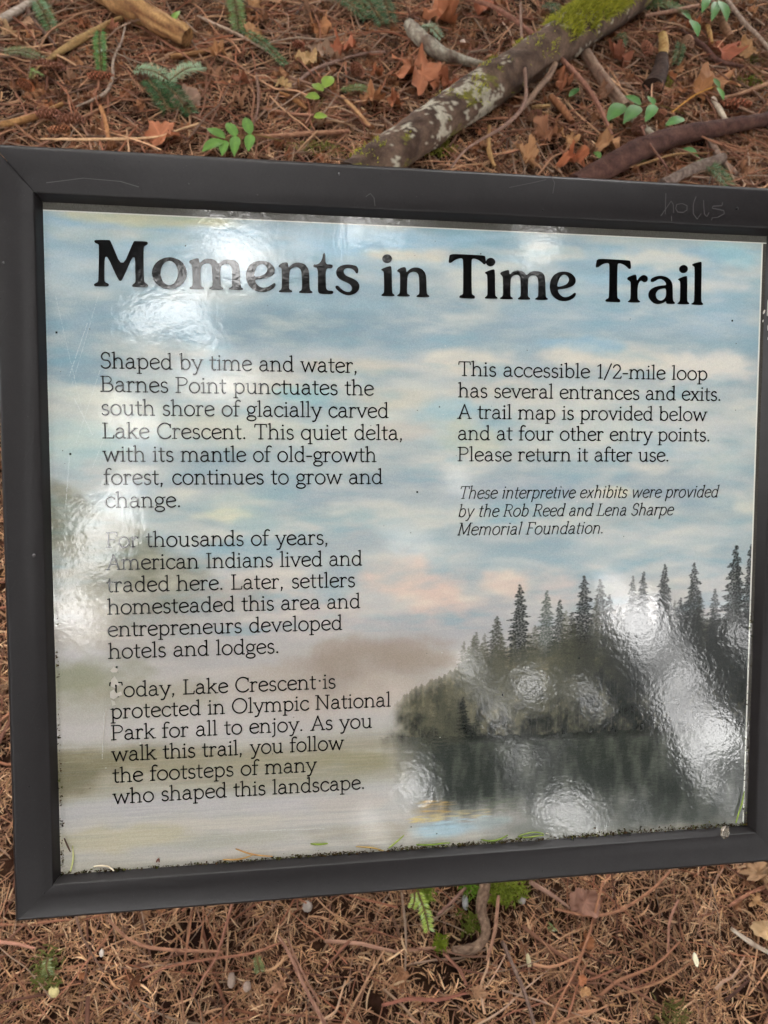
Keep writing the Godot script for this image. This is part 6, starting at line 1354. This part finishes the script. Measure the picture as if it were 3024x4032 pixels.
	dead_leaf("pale tan leaf at the right edge below the frame", Vector3(0.751199, 0.016, 0.212452), 0.0348, 2, 1.0472, -0.0913, 0.5, c8(206, 162, 112))
	dead_leaf("cream leaf under the lichen-grey twig", Vector3(0.753816, 0.016, 0.258202), 0.0463, 1, 0.1745, -0.0457, 0.4, c8(216, 184, 138))
	dead_leaf("small orange leaf scrap in the lower right", Vector3(0.409085, 0.016, 0.306271), 0.0195, 1, 1.3963, 0.1446, 0.4, c8(208, 128, 84))
	dead_leaf("small tan leaf scrap below the orange one", Vector3(0.409727, 0.016, 0.322623), 0.021, 1, 0.1745, 0.0757, 0.4, c8(206, 156, 104))
	dead_leaf("crumpled tan scrap in the lower middle", Vector3(0.230151, 0.016, 0.309625), 0.0318, 2, 0, -0.2264, 0.5, c8(184, 142, 108))
	dead_leaf("brown scrap between the two twigs and the arched twig", Vector3(-0.088171, 0.016, 0.273174), 0.0279, 2, 0.8727, 0.2127, 0.5, c8(176, 130, 104))
	fir_cone("rust-brown closed cone beside the forked grey twig", Vector3(-0.572862, 0.01, -1.996468), 0.0724, 0.0322, 0.0873, c8(190, 98, 58))
	fir_cone("orange-brown cone near the left edge", Vector3(-0.762948, 0.01, -1.930051), 0.0522, 0.0391, -0.6109, c8(190, 110, 54))
	fir_cone("long mauve-brown cone under the splinter's tip", Vector3(-0.717752, 0.01, -2.03316), 0.1043, 0.0348, -0.2618, c8(150, 98, 84))
	fir_cone("pinkish cone above the rail at the far left", Vector3(-0.690103, 0.01, -1.808276), 0.0638, 0.0434, 0.1745, c8(164, 100, 82))
	fir_cone("dull brown cone right of the pinkish cone", Vector3(-0.631298, 0.01, -1.790567), 0.074, 0.046, 0, c8(140, 90, 76))
	fir_cone("light orange cone just above the rail on the left", Vector3(-0.657065, 0.01, -1.752983), 0.0581, 0.0303, 0.3491, c8(186, 116, 70))
	fir_cone("pale round cone above the log's left end", Vector3(0.174755, 0.01, -2.109904), 0.0575, 0.0489, -1.0472, c8(188, 132, 108))
	fir_cone("tiny red cone in the upper middle", Vector3(-0.001494, 0.01, -2.225032), 0.0378, 0.0291, 0, c8(176, 96, 72))
	fir_cone("brown cone left of the broken stub", Vector3(1.182432, 0.01, -2.343776), 0.0795, 0.0445, 1.5708, c8(172, 108, 84))
	fir_cone("orange cone lying level above the dark branch", Vector3(1.416192, 0.01, -2.077636), 0.1106, 0.0461, 0.0873, c8(186, 100, 66))
	fir_cone("small cone below the glossy leaves", Vector3(1.13101, 0.01, -1.99161), 0.0595, 0.0416, 0.5236, c8(170, 104, 74))
	fir_cone("dull cone left of the white lichen twig", Vector3(1.0436, 0.01, -1.915094), 0.0787, 0.0583, 1.2217, c8(150, 96, 80))
	fir_cone("round cone at the broken stub's foot", Vector3(1.164623, 0.01, -2.141952), 0.0521, 0.0521, 1.3963, c8(160, 108, 84))
	fir_cone("open pale-scaled cone right of the broken stub", Vector3(1.341001, 0.01, -2.390848), 0.0712, 0.055, 1.3963, c8(176, 136, 110))
	fir_cone("brown cone under the pale sprig", Vector3(-0.404891, 0.01, -1.992318), 0.0541, 0.0298, 0.1745, c8(150, 100, 84))
	fir_cone("brown cone scrap below the wood chips", Vector3(0.713184, 0.01, -1.953547), 0.0576, 0.0345, 0.5236, c8(140, 90, 72))
	pebble("pebble", "larger grey pebble in the lower left", "pebble", Vector3(-0.160691, 0.006, 0.260224), Vector3(0.0069, 0.0065, 0.011), c8(150, 132, 120))
	pebble("pebble", "small grey pebble beside the larger one", "pebble", Vector3(-0.13676, 0.006, 0.270352), Vector3(0.0063, 0.0059, 0.0081), c8(158, 138, 126))
	pebble("pebble", "grey pebble just below the lower rail", "pebble", Vector3(-0.038168, 0.006, 0.164388), Vector3(0.0086, 0.0068, 0.0085), c8(146, 136, 128))
	pebble("pebble", "pale grey stone in the hollow", "pebble", Vector3(0.229894, 0.006, 0.178222), Vector3(0.0054, 0.0051, 0.0119), c8(150, 150, 150))
	pebble("pebble", "grey pebble right of the mossy root", "pebble", Vector3(0.330143, 0.006, 0.181891), Vector3(0.0068, 0.0051, 0.0064), c8(146, 138, 132))
	pebble("seed", "cream-white seed lying in the lower right", "seed", Vector3(0.619735, 0.006, 0.293421), Vector3(0.0044, 0.0041, 0.0103), c8(246, 238, 206))
	pebble("pebble", "tiny white pebble below the frame's left corner", "pebble", Vector3(-0.362794, 0.006, 0.206067), Vector3(0.0037, 0.0035, 0.0059), c8(216, 206, 196))
	pebble("flower_bud", "cream-yellow bud in the lower left corner", "flower bud", Vector3(-0.42946, 0.006, 0.253544), Vector3(0.0079, 0.0063, 0.0079), c8(220, 206, 150))
	pebble("lichen_scrap", "pale greenish lichen scrap right of the hollow", "lichen scrap", Vector3(0.326491, 0.006, 0.272198), Vector3(0.004, 0.0037, 0.0109), c8(196, 186, 150))
	pebble("pebble", "small whitish stone under the wood splinter", "pebble", Vector3(-0.586167, 0.006, -2.129661), Vector3(0.0117, 0.0088, 0.011), c8(190, 190, 186))
	pebble("pebble", "tiny white pebble left of the log", "pebble", Vector3(0.541941, 0.006, -2.333742), Vector3(0.0091, 0.0073, 0.0092), c8(222, 200, 184))

func pebble(called: String, label: String, category: String, at: Vector3, r: Vector3, col: Color) -> void:
	var st := SurfaceTool.new(); st.begin(Mesh.PRIMITIVE_TRIANGLES)
	var seg := 12
	for j in seg + 1:
		for i in seg:
			var a := TAU * i / seg; var b := PI * j / seg
			var d := Vector3(sin(b) * cos(a), cos(b), sin(b) * sin(a))
			var k := 1.0 + 0.25 * rough.get_noise_3d(d.x + at.x * 30.0, d.y, d.z + at.z * 30.0)
			st.set_color(col * (1.0 + 0.3 * fine.get_noise_3d(d.x * 3.0, d.y * 3.0, d.z * 3.0)))
			st.add_vertex(at + d * r * k)
	for j in seg:
		for i in seg:
			var A := j * seg + i; var B := j * seg + (i + 1) % seg
			for q in [A, B, B + seg, A, B + seg, A + seg]: st.add_index(q)
	st.generate_normals()
	single(called, st.commit(), M.stone, label, category)

# ---------------------------------------------------------------- green things
func leaflet_mesh(base: Vector3, tip: Vector3, width: float, col: Color) -> ArrayMesh:
	var st := SurfaceTool.new(); st.begin(Mesh.PRIMITIVE_TRIANGLES)
	var ax := tip - base
	var side := ax.cross(Vector3.UP).normalized()
	var n := 9
	var outl := [0.12, 0.6, 0.88, 1.0, 1.0, 0.95, 0.82, 0.6, 0.32, 0.0]
	for i in n + 1:
		var t := float(i) / n
		for k in [-1.0, -0.5, 0.0, 0.5, 1.0]:
			var h: float = width * 0.5 * outl[i]
			var p: Vector3 = base + ax * t + side * h * k + Vector3.UP * (absf(k) * h * 0.16 + ax.length() * 0.1 * sin(t * PI * 0.8) - 0.004 * t)
			st.set_color(col * ((1.25 if k == 0.0 else 1.0) + 0.25 * fine.get_noise_3d(p.x * 120.0, p.y * 60.0, p.z * 120.0))); st.add_vertex(p)
	for i in n:
		for k in 4:
			var A := i * 5 + k; var B := A + 5
			for q in [A, B + 1, B, A, A + 1, B + 1]: st.add_index(q)
	st.generate_normals()
	return st.commit()

func plant(label: String, stem: Array, leaflets: Array, col: Color) -> void:
	var o := thing("leafy_plant", label, "plant", stem[0], "small green plants on the forest floor")
	part("stem", tube(stem, [0.0014, 0.0012, 0.0009], 6, c8(130, 120, 60), c8(110, 80, 50), 0.1, 4.0, 0.01), M.twig, o)
	for l in leaflets:
		part("leaflet", leaflet_mesh(l[0], l[1], l[2], (col * rng.randf_range(0.55, 0.8)).lerp(c8(110, 120, 30), 0.12)), M.green, o)

func sprig(label: String, a: Vector3, b: Vector3, needle: float, col: Color, pale: float) -> void:
	var o := thing("fir_sprig", label, "sprig", a, "green conifer sprigs")
	var mid := a.lerp(b, 0.5) + Vector3(0, 0.014, 0)
	part("twig", tube([a, mid, b], [0.0022, 0.0017, 0.001], 7, c8(110, 90, 60), c8(80, 66, 44), 0.1, 2.0, 0.01), M.twig, o)
	var st := SurfaceTool.new(); st.begin(Mesh.PRIMITIVE_TRIANGLES)
	var path := smooth_path([a, mid, b], 0.004)
	var n := path.size()
	for i in n - 1:
		var ax := (path[i + 1] - path[i]).normalized()
		var side := ax.cross(Vector3.UP).normalized()
		for k in 10:
			var s := 1.0 if k % 2 else -1.0
			var len_ := needle * (0.65 + 0.35 * sin(PI * (0.15 + 0.8 * i / n))) * rng.randf_range(0.75, 1.1)
			var d := (side * s + ax * rng.randf_range(0.3, 0.9) + Vector3.UP * rng.randf_range(-0.15, 0.7)).normalized()
			var p := path[i] + ax * rng.randf() * 0.004
			var w := d.cross(Vector3.UP).normalized() * 0.0007
			var c := col * rng.randf_range(0.55, 1.1)
			if rng.randf() < pale: c = c.lerp(c8(170, 188, 160), 0.6)
			st.set_color(c)
			var q := p + d * len_ * 0.6; var e := p + d * len_ + Vector3(0, -0.002, 0)
			for v in [p, q - w, q + w, q - w, e, q + w]: st.add_vertex(v)
	st.generate_normals()
	part("needles", st.commit(), M.needle, o).set_meta("kind", "stuff")

func build_plants():
	rng.seed = 71
	plant("low plant with seven glossy green leaflets just above the rail on the left", [Vector3(-0.030535, 0.012, -1.76238), Vector3(-0.129661, 0.021333, -1.777167), Vector3(-0.183413, 0.030667, -1.750718), Vector3(-0.212815, 0.04, -1.726784)], [[Vector3(-0.211106, 0.04, -1.729708), Vector3(-0.263556, 0.04, -1.766415), 0.0307], [Vector3(-0.1828, 0.04, -1.737931), Vector3(-0.208974, 0.04, -1.798404), 0.0308], [Vector3(-0.144256, 0.04, -1.74997), Vector3(-0.157903, 0.04, -1.825397), 0.031], [Vector3(-0.216227, 0.04, -1.720949), Vector3(-0.271762, 0.04, -1.666966), 0.0361], [Vector3(-0.211636, 0.04, -1.721379), Vector3(-0.217196, 0.04, -1.655738), 0.0271], [Vector3(-0.182884, 0.04, -1.743487), Vector3(-0.185717, 0.04, -1.653149), 0.0291], [Vector3(-0.141757, 0.04, -1.753009), Vector3(-0.148375, 0.04, -1.67799), 0.0292]], c8(92, 140, 54))
	plant("small plant with four yellow-green round leaflets in the upper middle", [Vector3(0.023473, 0.012, -1.830923), Vector3(0.043542, 0.026, -1.88404), Vector3(0.067778, 0.04, -1.938629)], [[Vector3(0.071507, 0.04, -1.985413), Vector3(0.09548, 0.04, -2.04511), 0.0369], [Vector3(0.067015, 0.04, -1.969349), Vector3(0.033178, 0.04, -1.99977), 0.0329], [Vector3(0.056199, 0.04, -1.937352), Vector3(0.012105, 0.04, -1.935539), 0.0365], [Vector3(0.035976, 0.04, -1.84526), Vector3(0.075944, 0.04, -1.855261), 0.0301]], c8(132, 160, 52))
	plant("plant with glossy dark green leaflets on a red stem right of the pale stick", [Vector3(1.237695, 0.012, -2.02576), Vector3(1.144401, 0.024667, -2.042338), Vector3(1.069793, 0.037333, -2.01564), Vector3(0.998269, 0.05, -1.986358)], [[Vector3(1.061416, 0.05, -1.996046), Vector3(1.017492, 0.05, -2.038491), 0.0371], [Vector3(1.055901, 0.05, -1.989602), Vector3(0.976617, 0.05, -1.889855), 0.0445], [Vector3(1.003672, 0.05, -1.992771), Vector3(0.923112, 0.05, -1.892917), 0.0481], [Vector3(1.106121, 0.05, -2.000842), Vector3(1.097951, 0.05, -2.047428), 0.0242], [Vector3(1.110201, 0.05, -2.00128), Vector3(1.05209, 0.05, -1.905829), 0.0354], [Vector3(1.191927, 0.05, -1.94281), Vector3(1.114238, 0.05, -1.895054), 0.0333]], c8(74, 130, 58))
	plant("leafy plant hanging into the top right with five bluish green leaflets", [Vector3(1.616205, 0.012, -2.822735), Vector3(1.53365, 0.036, -2.671257), Vector3(1.364742, 0.06, -2.492342)], [[Vector3(1.467451, 0.06, -2.639086), Vector3(1.410496, 0.06, -2.520445), 0.0319], [Vector3(1.49396, 0.06, -2.609611), Vector3(1.431462, 0.06, -2.470059), 0.0339], [Vector3(1.508757, 0.06, -2.619311), Vector3(1.491986, 0.06, -2.478685), 0.0382], [Vector3(1.359336, 0.06, -2.480926), Vector3(1.339409, 0.06, -2.520751), 0.0226], [Vector3(1.361636, 0.06, -2.481257), Vector3(1.35503, 0.06, -2.372751), 0.035]], c8(84, 140, 72))
	plant("two narrow green leaflets between the broad tan leaf and the moss", [Vector3(1.387807, 0.012, -2.242381), Vector3(1.374422, 0.026, -2.193084), Vector3(1.365842, 0.04, -2.132555)], [[Vector3(1.35962, 0.04, -2.185446), Vector3(1.37574, 0.04, -2.130561), 0.0255], [Vector3(1.366809, 0.04, -2.135791), Vector3(1.368444, 0.04, -2.064981), 0.0195]], c8(82, 134, 56))
	plant("dark green leaflet half hidden under the dark branch", [Vector3(1.179501, 0.012, -1.857956), Vector3(1.17893, 0.02, -1.841568)], [[Vector3(1.176916, 0.02, -1.841385), Vector3(1.217329, 0.02, -1.803568), 0.0348]], c8(60, 116, 56))
	plant("single bright green seedling leaf left of the dark branch", [Vector3(0.90031, 0.012, -1.772934), Vector3(0.890064, 0.02, -1.771174)], [[Vector3(0.889709, 0.02, -1.769542), Vector3(0.876492, 0.02, -1.807605), 0.0231]], c8(104, 156, 62))
	plant("small dark green leaflet beside the bent brown stick", [Vector3(0.845564, 0.012, -2.06764), Vector3(0.849574, 0.02, -2.062047)], [[Vector3(0.848976, 0.02, -2.058994), Vector3(0.894008, 0.02, -2.106257), 0.0206]], c8(64, 118, 60))
	plant("pair of pale green pointed leaves under the peeled branch", [Vector3(-0.398696, 0.012, -2.283706), Vector3(-0.386631, 0.03, -2.259916)], [[Vector3(-0.386631, 0.03, -2.259916), Vector3(-0.361419, 0.03, -2.331283), 0.0213], [Vector3(-0.390536, 0.03, -2.268473), Vector3(-0.411782, 0.03, -2.308323), 0.0177]], c8(132, 170, 66))
	sprig("green fir sprig in the top left corner", Vector3(-0.788256, 0.02, -2.344256), Vector3(-0.728523, 0.02, -2.204301), 0.0342, c8(92, 128, 74), 0.15)
	sprig("bright green upright fir sprig under the splinter", Vector3(-0.590548, 0.02, -2.218883), Vector3(-0.568268, 0.02, -2.022398), 0.0253, c8(88, 140, 62), 0.1)
	sprig("left of two pale-backed sprigs above the dark sprig", Vector3(-0.47806, 0.02, -2.037747), Vector3(-0.36835, 0.02, -1.989749), 0.0327, c8(132, 160, 118), 0.7)
	sprig("right of two pale-backed sprigs above the dark sprig", Vector3(-0.381289, 0.02, -1.988243), Vector3(-0.287308, 0.02, -2.069948), 0.0326, c8(140, 166, 120), 0.8)
	sprig("dark green fir sprig left of the middle, left half", Vector3(-0.438728, 0.02, -1.994494), Vector3(-0.374593, 0.02, -1.866811), 0.0407, c8(56, 92, 46), 0.05)
	sprig("dark green fir sprig left of the middle, right half", Vector3(-0.403217, 0.02, -1.985691), Vector3(-0.310347, 0.02, -1.853035), 0.038, c8(54, 88, 44), 0.05)
	sprig("long light green sprig hanging from the top edge", Vector3(-0.208943, 0.02, -2.512308), Vector3(-0.182173, 0.02, -2.275844), 0.0366, c8(116, 146, 76), 0.2)
	sprig("long dark green sprig below the light one", Vector3(-0.179411, 0.02, -2.281127), Vector3(-0.0419, 0.02, -2.113837), 0.0234, c8(70, 108, 58), 0.1)
	sprig("dark fir sprig at the top edge, leftmost of its cluster", Vector3(0.10941, 0.02, -2.508945), Vector3(0.222088, 0.02, -2.393714), 0.0372, c8(74, 108, 62), 0.1)
	sprig("dark fir sprig at the top edge, middle of its cluster", Vector3(0.200953, 0.02, -2.550518), Vector3(0.275106, 0.02, -2.370327), 0.0377, c8(70, 104, 60), 0.1)
	sprig("dark fir sprig at the top edge, rightmost of its cluster", Vector3(0.27206, 0.02, -2.561765), Vector3(0.306732, 0.02, -2.38516), 0.0347, c8(64, 96, 56), 0.1)
	sprig("small olive sprig above the curled tan leaf", Vector3(0.120397, 0.02, -2.006331), Vector3(0.236351, 0.02, -2.00155), 0.0197, c8(106, 126, 70), 0.1)
	sprig("dark sprig at the top edge left of the log", Vector3(0.85227, 0.02, -2.567966), Vector3(0.908795, 0.02, -2.476656), 0.0359, c8(64, 92, 52), 0.1)
	sprig("olive sprig along the top edge right of the log", Vector3(1.196399, 0.02, -2.608511), Vector3(1.402058, 0.02, -2.610363), 0.0335, c8(92, 116, 62), 0.1)
	sprig("little green sprig right of the log", Vector3(1.076652, 0.02, -2.402977), Vector3(1.115176, 0.02, -2.381563), 0.0257, c8(80, 108, 64), 0.1)
	sprig("small dark sprig right of the broken stub", Vector3(1.322184, 0.02, -2.409215), Vector3(1.270595, 0.02, -2.281491), 0.026, c8(74, 104, 58), 0.1)
	sprig("grey-green sprig on the lichen stick", Vector3(0.400795, 0.02, -2.372625), Vector3(0.462994, 0.02, -2.319722), 0.0277, c8(150, 172, 140), 0.6)
	sprig("light yellow-green sprig just below the lower rail", Vector3(0.147062, 0.02, 0.155129), Vector3(0.160013, 0.02, 0.214686), 0.0135, c8(172, 194, 88), 0.15)
	sprig("short side shoot of the light yellow-green sprig", Vector3(0.141203, 0.02, 0.158229), Vector3(0.135201, 0.02, 0.18007), 0.0095, c8(164, 184, 90), 0.1)
	sprig("green sprig at the rail right of the grey stick", Vector3(1.196888, 0.02, -1.783016), Vector3(1.27932, 0.02, -1.677252), 0.0374, c8(76, 108, 58), 0.1)
	sprig("dull olive sprig at the left edge", Vector3(-0.845056, 0.02, -2.075251), Vector3(-0.722047, 0.02, -2.047044), 0.0242, c8(112, 120, 78), 0.1)
	sprig("tiny green sprig above the orange-brown cone", Vector3(-0.752913, 0.02, -1.95756), Vector3(-0.731816, 0.02, -1.985444), 0.0184, c8(124, 146, 78), 0.1)
	sprig("faded green sprig lying along the dark branch", Vector3(0.875653, 0.02, -1.74709), Vector3(1.029153, 0.02, -1.774872), 0.0224, c8(104, 118, 72), 0.1)
	sprig("tiny green shoot in the needles right of the stick", Vector3(0.364265, 0.02, 0.230142), Vector3(0.371137, 0.02, 0.22377), 0.0095, c8(120, 130, 80), 0.2)
	sprig("dull green tuft in the lower left", Vector3(-0.439844, 0.02, 0.207192), Vector3(-0.435569, 0.02, 0.230971), 0.0116, c8(122, 130, 76), 0.1)
	sprig("small green shoot below the middle of the rail on the left", Vector3(-0.120652, 0.02, 0.229863), Vector3(-0.115538, 0.02, 0.251902), 0.0105, c8(112, 120, 74), 0.1)

# ---------------------------------------------------------------- litter that nobody could count
func scatter(called: String, label: String, meshes: Array, mat: Material, count: int, low: float, high: float, cols: Array, dens, ymin: float, ymax: float, tip: float, area := Rect2(-1.7, -3.3, 4.0, 4.2)) -> void:
	for m in meshes.size():
		var where := []
		while where.size() < count / meshes.size():
			var x := rng.randf_range(area.position.x, area.end.x); var z := rng.randf_range(area.position.y, area.end.y)
			if rng.randf() > dens.call(x, z): continue
			var s := rng.randf_range(low, high)
			var b := Basis.from_euler(Vector3(rng.randfn() * tip, rng.randf() * TAU, rng.randfn() * tip)) * Basis.from_scale(Vector3(s, s * rng.randf_range(0.8, 1.2), s * rng.randf_range(0.8, 1.3)))
			where.append(Transform3D(b, Vector3(x, lift(x, z) + lerpf(ymin, ymax, rng.randf() * rng.randf()), z)))
		var mm := MultiMesh.new(); mm.transform_format = MultiMesh.TRANSFORM_3D; mm.use_colors = true; mm.mesh = meshes[m]
		mm.instance_count = where.size()
		for k in where.size():
			mm.set_instance_transform(k, where[k])
			var c: Color = cols[rng.randi() % cols.size()]
			var damp := 0.9 + 0.5 * rough.get_noise_2d(where[k].origin.x * 6.0 + 9.0, where[k].origin.z * 6.0)   # litter comes in drier and more rotted patches
			mm.set_instance_color(k, c.lerp(cols[rng.randi() % cols.size()], rng.randf()) * rng.randf_range(0.7, 1.25) * damp)
		var o := MultiMeshInstance3D.new(); o.name = numbered(called); o.multimesh = mm; o.material_override = mat
		o.set_meta("kind", "stuff"); tag(o, label, "litter", "litter on the forest floor")
		add_child(o, true)

func blade_mesh(bend: float, width: float) -> ArrayMesh:     # a dead needle one unit long
	var st := SurfaceTool.new(); st.begin(Mesh.PRIMITIVE_TRIANGLES)
	var n := 4
	st.set_color(Color(1, 1, 1))
	for i in n:
		var t0 := float(i) / n; var t1 := float(i + 1) / n
		var r := []
		for t in [t0, t1]:
			var p := Vector3(t - 0.5, 0.25 * bend * sin(t * PI), bend * (t - 0.5) * (t - 0.5))
			var w := width * (0.35 + 0.65 * sin(PI * clampf(t, 0.08, 0.92)))
			r.append([p + Vector3(0, 0, w), p + Vector3(0, w * 0.6, 0), p - Vector3(0, 0, w)])
		for k in 2:
			var a: Vector3 = r[0][k]; var b: Vector3 = r[1][k]; var c: Vector3 = r[0][k + 1]; var d: Vector3 = r[1][k + 1]
			for q in [a, c, d, a, d, b]: st.add_vertex(q)
	st.generate_normals()
	return st.commit()

func unit_twig(sd: float) -> ArrayMesh:
	var p := []
	var z := 0.0
	for k in 6:
		p.append(Vector3(k / 5.0 - 0.5, 0.02 * sin(k * 2.0 + sd), z)); z += rough.get_noise_1d(sd * 7.0 + k * 1.3) * 0.09
	var st := SurfaceTool.new()
	st.append_from(tube(p, [0.009, 0.009, 0.008, 0.006, 0.004], 5, Color(1, 1, 1), Color(0.75, 0.75, 0.75), 0.15, sd, 0.09), 0, Transform3D())
	if int(sd) % 2 == 0:
		st.append_from(tube([p[2], p[2] + Vector3(0.12, 0.02, 0.1), p[2] + Vector3(0.25, 0.01, 0.16)], [0.005, 0.004, 0.002], 4, Color(1, 1, 1), Color(0.8, 0.8, 0.8), 0.1, sd, 0.1), 0, Transform3D())
	return st.commit()

func build_litter():
	rng.seed = 81
	var near := func(x: float, z: float) -> float:           # thickest where the picture looks, thinner outside
		var inside := smoothstep(-2.9, -2.5, z) * smoothstep(-1.4, -1.0, x + z * 0.08) * smoothstep(2.1, 1.7, x)
		return clampf((0.12 + 0.5 * inside + 0.45 * smoothstep(-0.6, -0.1, z) * smoothstep(1.2, 0.9, x) * smoothstep(-1.0, -0.7, x)) * (0.78 + 0.85 * rough.get_noise_2d(x * 3.5, z * 3.5) + 0.5 * fine.get_noise_2d(x * 13.0, z * 13.0)), 0.02, 1.0)
	var browns := [c8(196, 150, 114), c8(170, 124, 92), c8(134, 92, 70), c8(226, 190, 150), c8(172, 128, 92), c8(92, 62, 46), c8(200, 156, 112), c8(150, 112, 76), c8(112, 78, 56)]
	scatter("needle_litter", "dead brown conifer needles covering the forest floor", [blade_mesh(0.1, 0.042), blade_mesh(-0.2, 0.036), blade_mesh(0.45, 0.042), blade_mesh(0.02, 0.038), blade_mesh(-0.08, 0.05)], M.needle, 300000, 0.010, 0.024, browns, near, 0.0, 0.014, 0.22)
	var twigs := [c8(180, 128, 100), c8(148, 100, 80), c8(206, 162, 126), c8(116, 80, 66), c8(176, 150, 130), c8(164, 108, 82)]
	scatter("twig_litter", "fine dead twigs lying crisscross over the needles", [unit_twig(1.0), unit_twig(2.0), unit_twig(3.0), unit_twig(4.0), unit_twig(5.0)], M.twig, 8000, 0.04, 0.17, twigs, near, 0.003, 0.016, 0.06)
	scatter("long_twig_litter", "long hair-thin dead twigs lying over the litter behind the sign", [unit_twig(7.0), unit_twig(9.0), unit_twig(11.0)], M.twig, 2600, 0.14, 0.36, twigs, func(x, z): return near.call(x, z) * smoothstep(-1.0, -1.5, z) + 0.01, 0.006, 0.03, 0.05)
	var flakes := [c8(180, 122, 84), c8(150, 96, 66), c8(196, 144, 104), c8(128, 88, 66), c8(156, 112, 82)]
	scatter("leaf_flakes", "broken bits of dead leaf and bark among the needles", [leaf_mesh(1.0, rim_ragged, 0.5, 1.0, Color(1, 1, 1), Color(0.7, 0.7, 0.7)), leaf_mesh(1.0, rim_oval, 0.6, 2.0, Color(1, 1, 1), Color(0.7, 0.7, 0.7)), leaf_mesh(1.0, rim_ragged, 0.9, 3.0, Color(1, 1, 1), Color(0.7, 0.7, 0.7))], M.leaf, 4200, 0.01, 0.042, flakes, func(x, z): return near.call(x, z) * (0.02 + 0.98 * smoothstep(-0.3, -1.1, z)) + 0.01, 0.002, 0.014, 0.3)
	var wide := func(x: float, z: float) -> float:           # the same litter farther out
		return clampf(1.2 - smoothstep(1.5, 5.5, Vector2(x - 0.3, z + 1.0).length()), 0.05, 1.0) * (0.7 + 0.6 * rough.get_noise_2d(x * 3.0, z * 3.0))
	scatter("outer_needle_litter", "dead conifer needles thinning out round the sign's clearing", [blade_mesh(0.1, 0.05), blade_mesh(0.4, 0.045)], M.needle, 90000, 0.02, 0.04, browns, wide, 0.0, 0.014, 0.2, Rect2(-5.0, -6.5, 10.5, 10.5))
	scatter("outer_twig_litter", "fine dead twigs lying farther out round the sign", [unit_twig(13.0), unit_twig(14.0)], M.twig, 5000, 0.08, 0.35, twigs, wide, 0.004, 0.02, 0.06, Rect2(-5.0, -6.5, 10.5, 10.5))
	# loose twigs one can tell apart
	for k in 46:
		var x := rng.randf_range(-1.0, 1.5); var z := rng.randf_range(-2.5, -1.4) if k < 34 else rng.randf_range(-0.1, 0.36)
		if z > -0.5: x = rng.randf_range(-0.55, 0.75)
		var a := rng.randf() * TAU; var len_ := rng.randf_range(0.08, 0.3) * (1.0 if z < -1.0 else 0.55)
		var d := Vector3(cos(a), 0, sin(a)); var s := Vector3(-d.z, 0, d.x)
		var p := []
		for i in 5: p.append(Vector3(x, 0.014 + rng.randf() * 0.008, z) + d * (len_ * (i / 4.0 - 0.5)) + s * rng.randfn() * len_ * 0.05)
		var r := rng.randf_range(0.0012, 0.0028)
		stick("loose_twig", "slender dead brown twig lying loose on the needles", "twig", p, [r, r * 0.9, r * 0.5], twigs[k % 6], twigs[(k + 2) % 6] * 0.7, 0.15, M.twig, "loose dead twigs")
	for k in 40:
		var x := rng.randf_range(-1.0, 1.5); var z := rng.randf_range(-2.5, -1.5)
		dead_leaf("small crumpled brown dead leaf lying among the twigs", Vector3(x, 0.014, z), rng.randf_range(0.03, 0.06), 1 + k % 2, rng.randf() * TAU, rng.randfn() * 0.2, 0.7, flakes[k % 5].lerp(c8(120, 90, 74), 0.4), "small dead leaves")
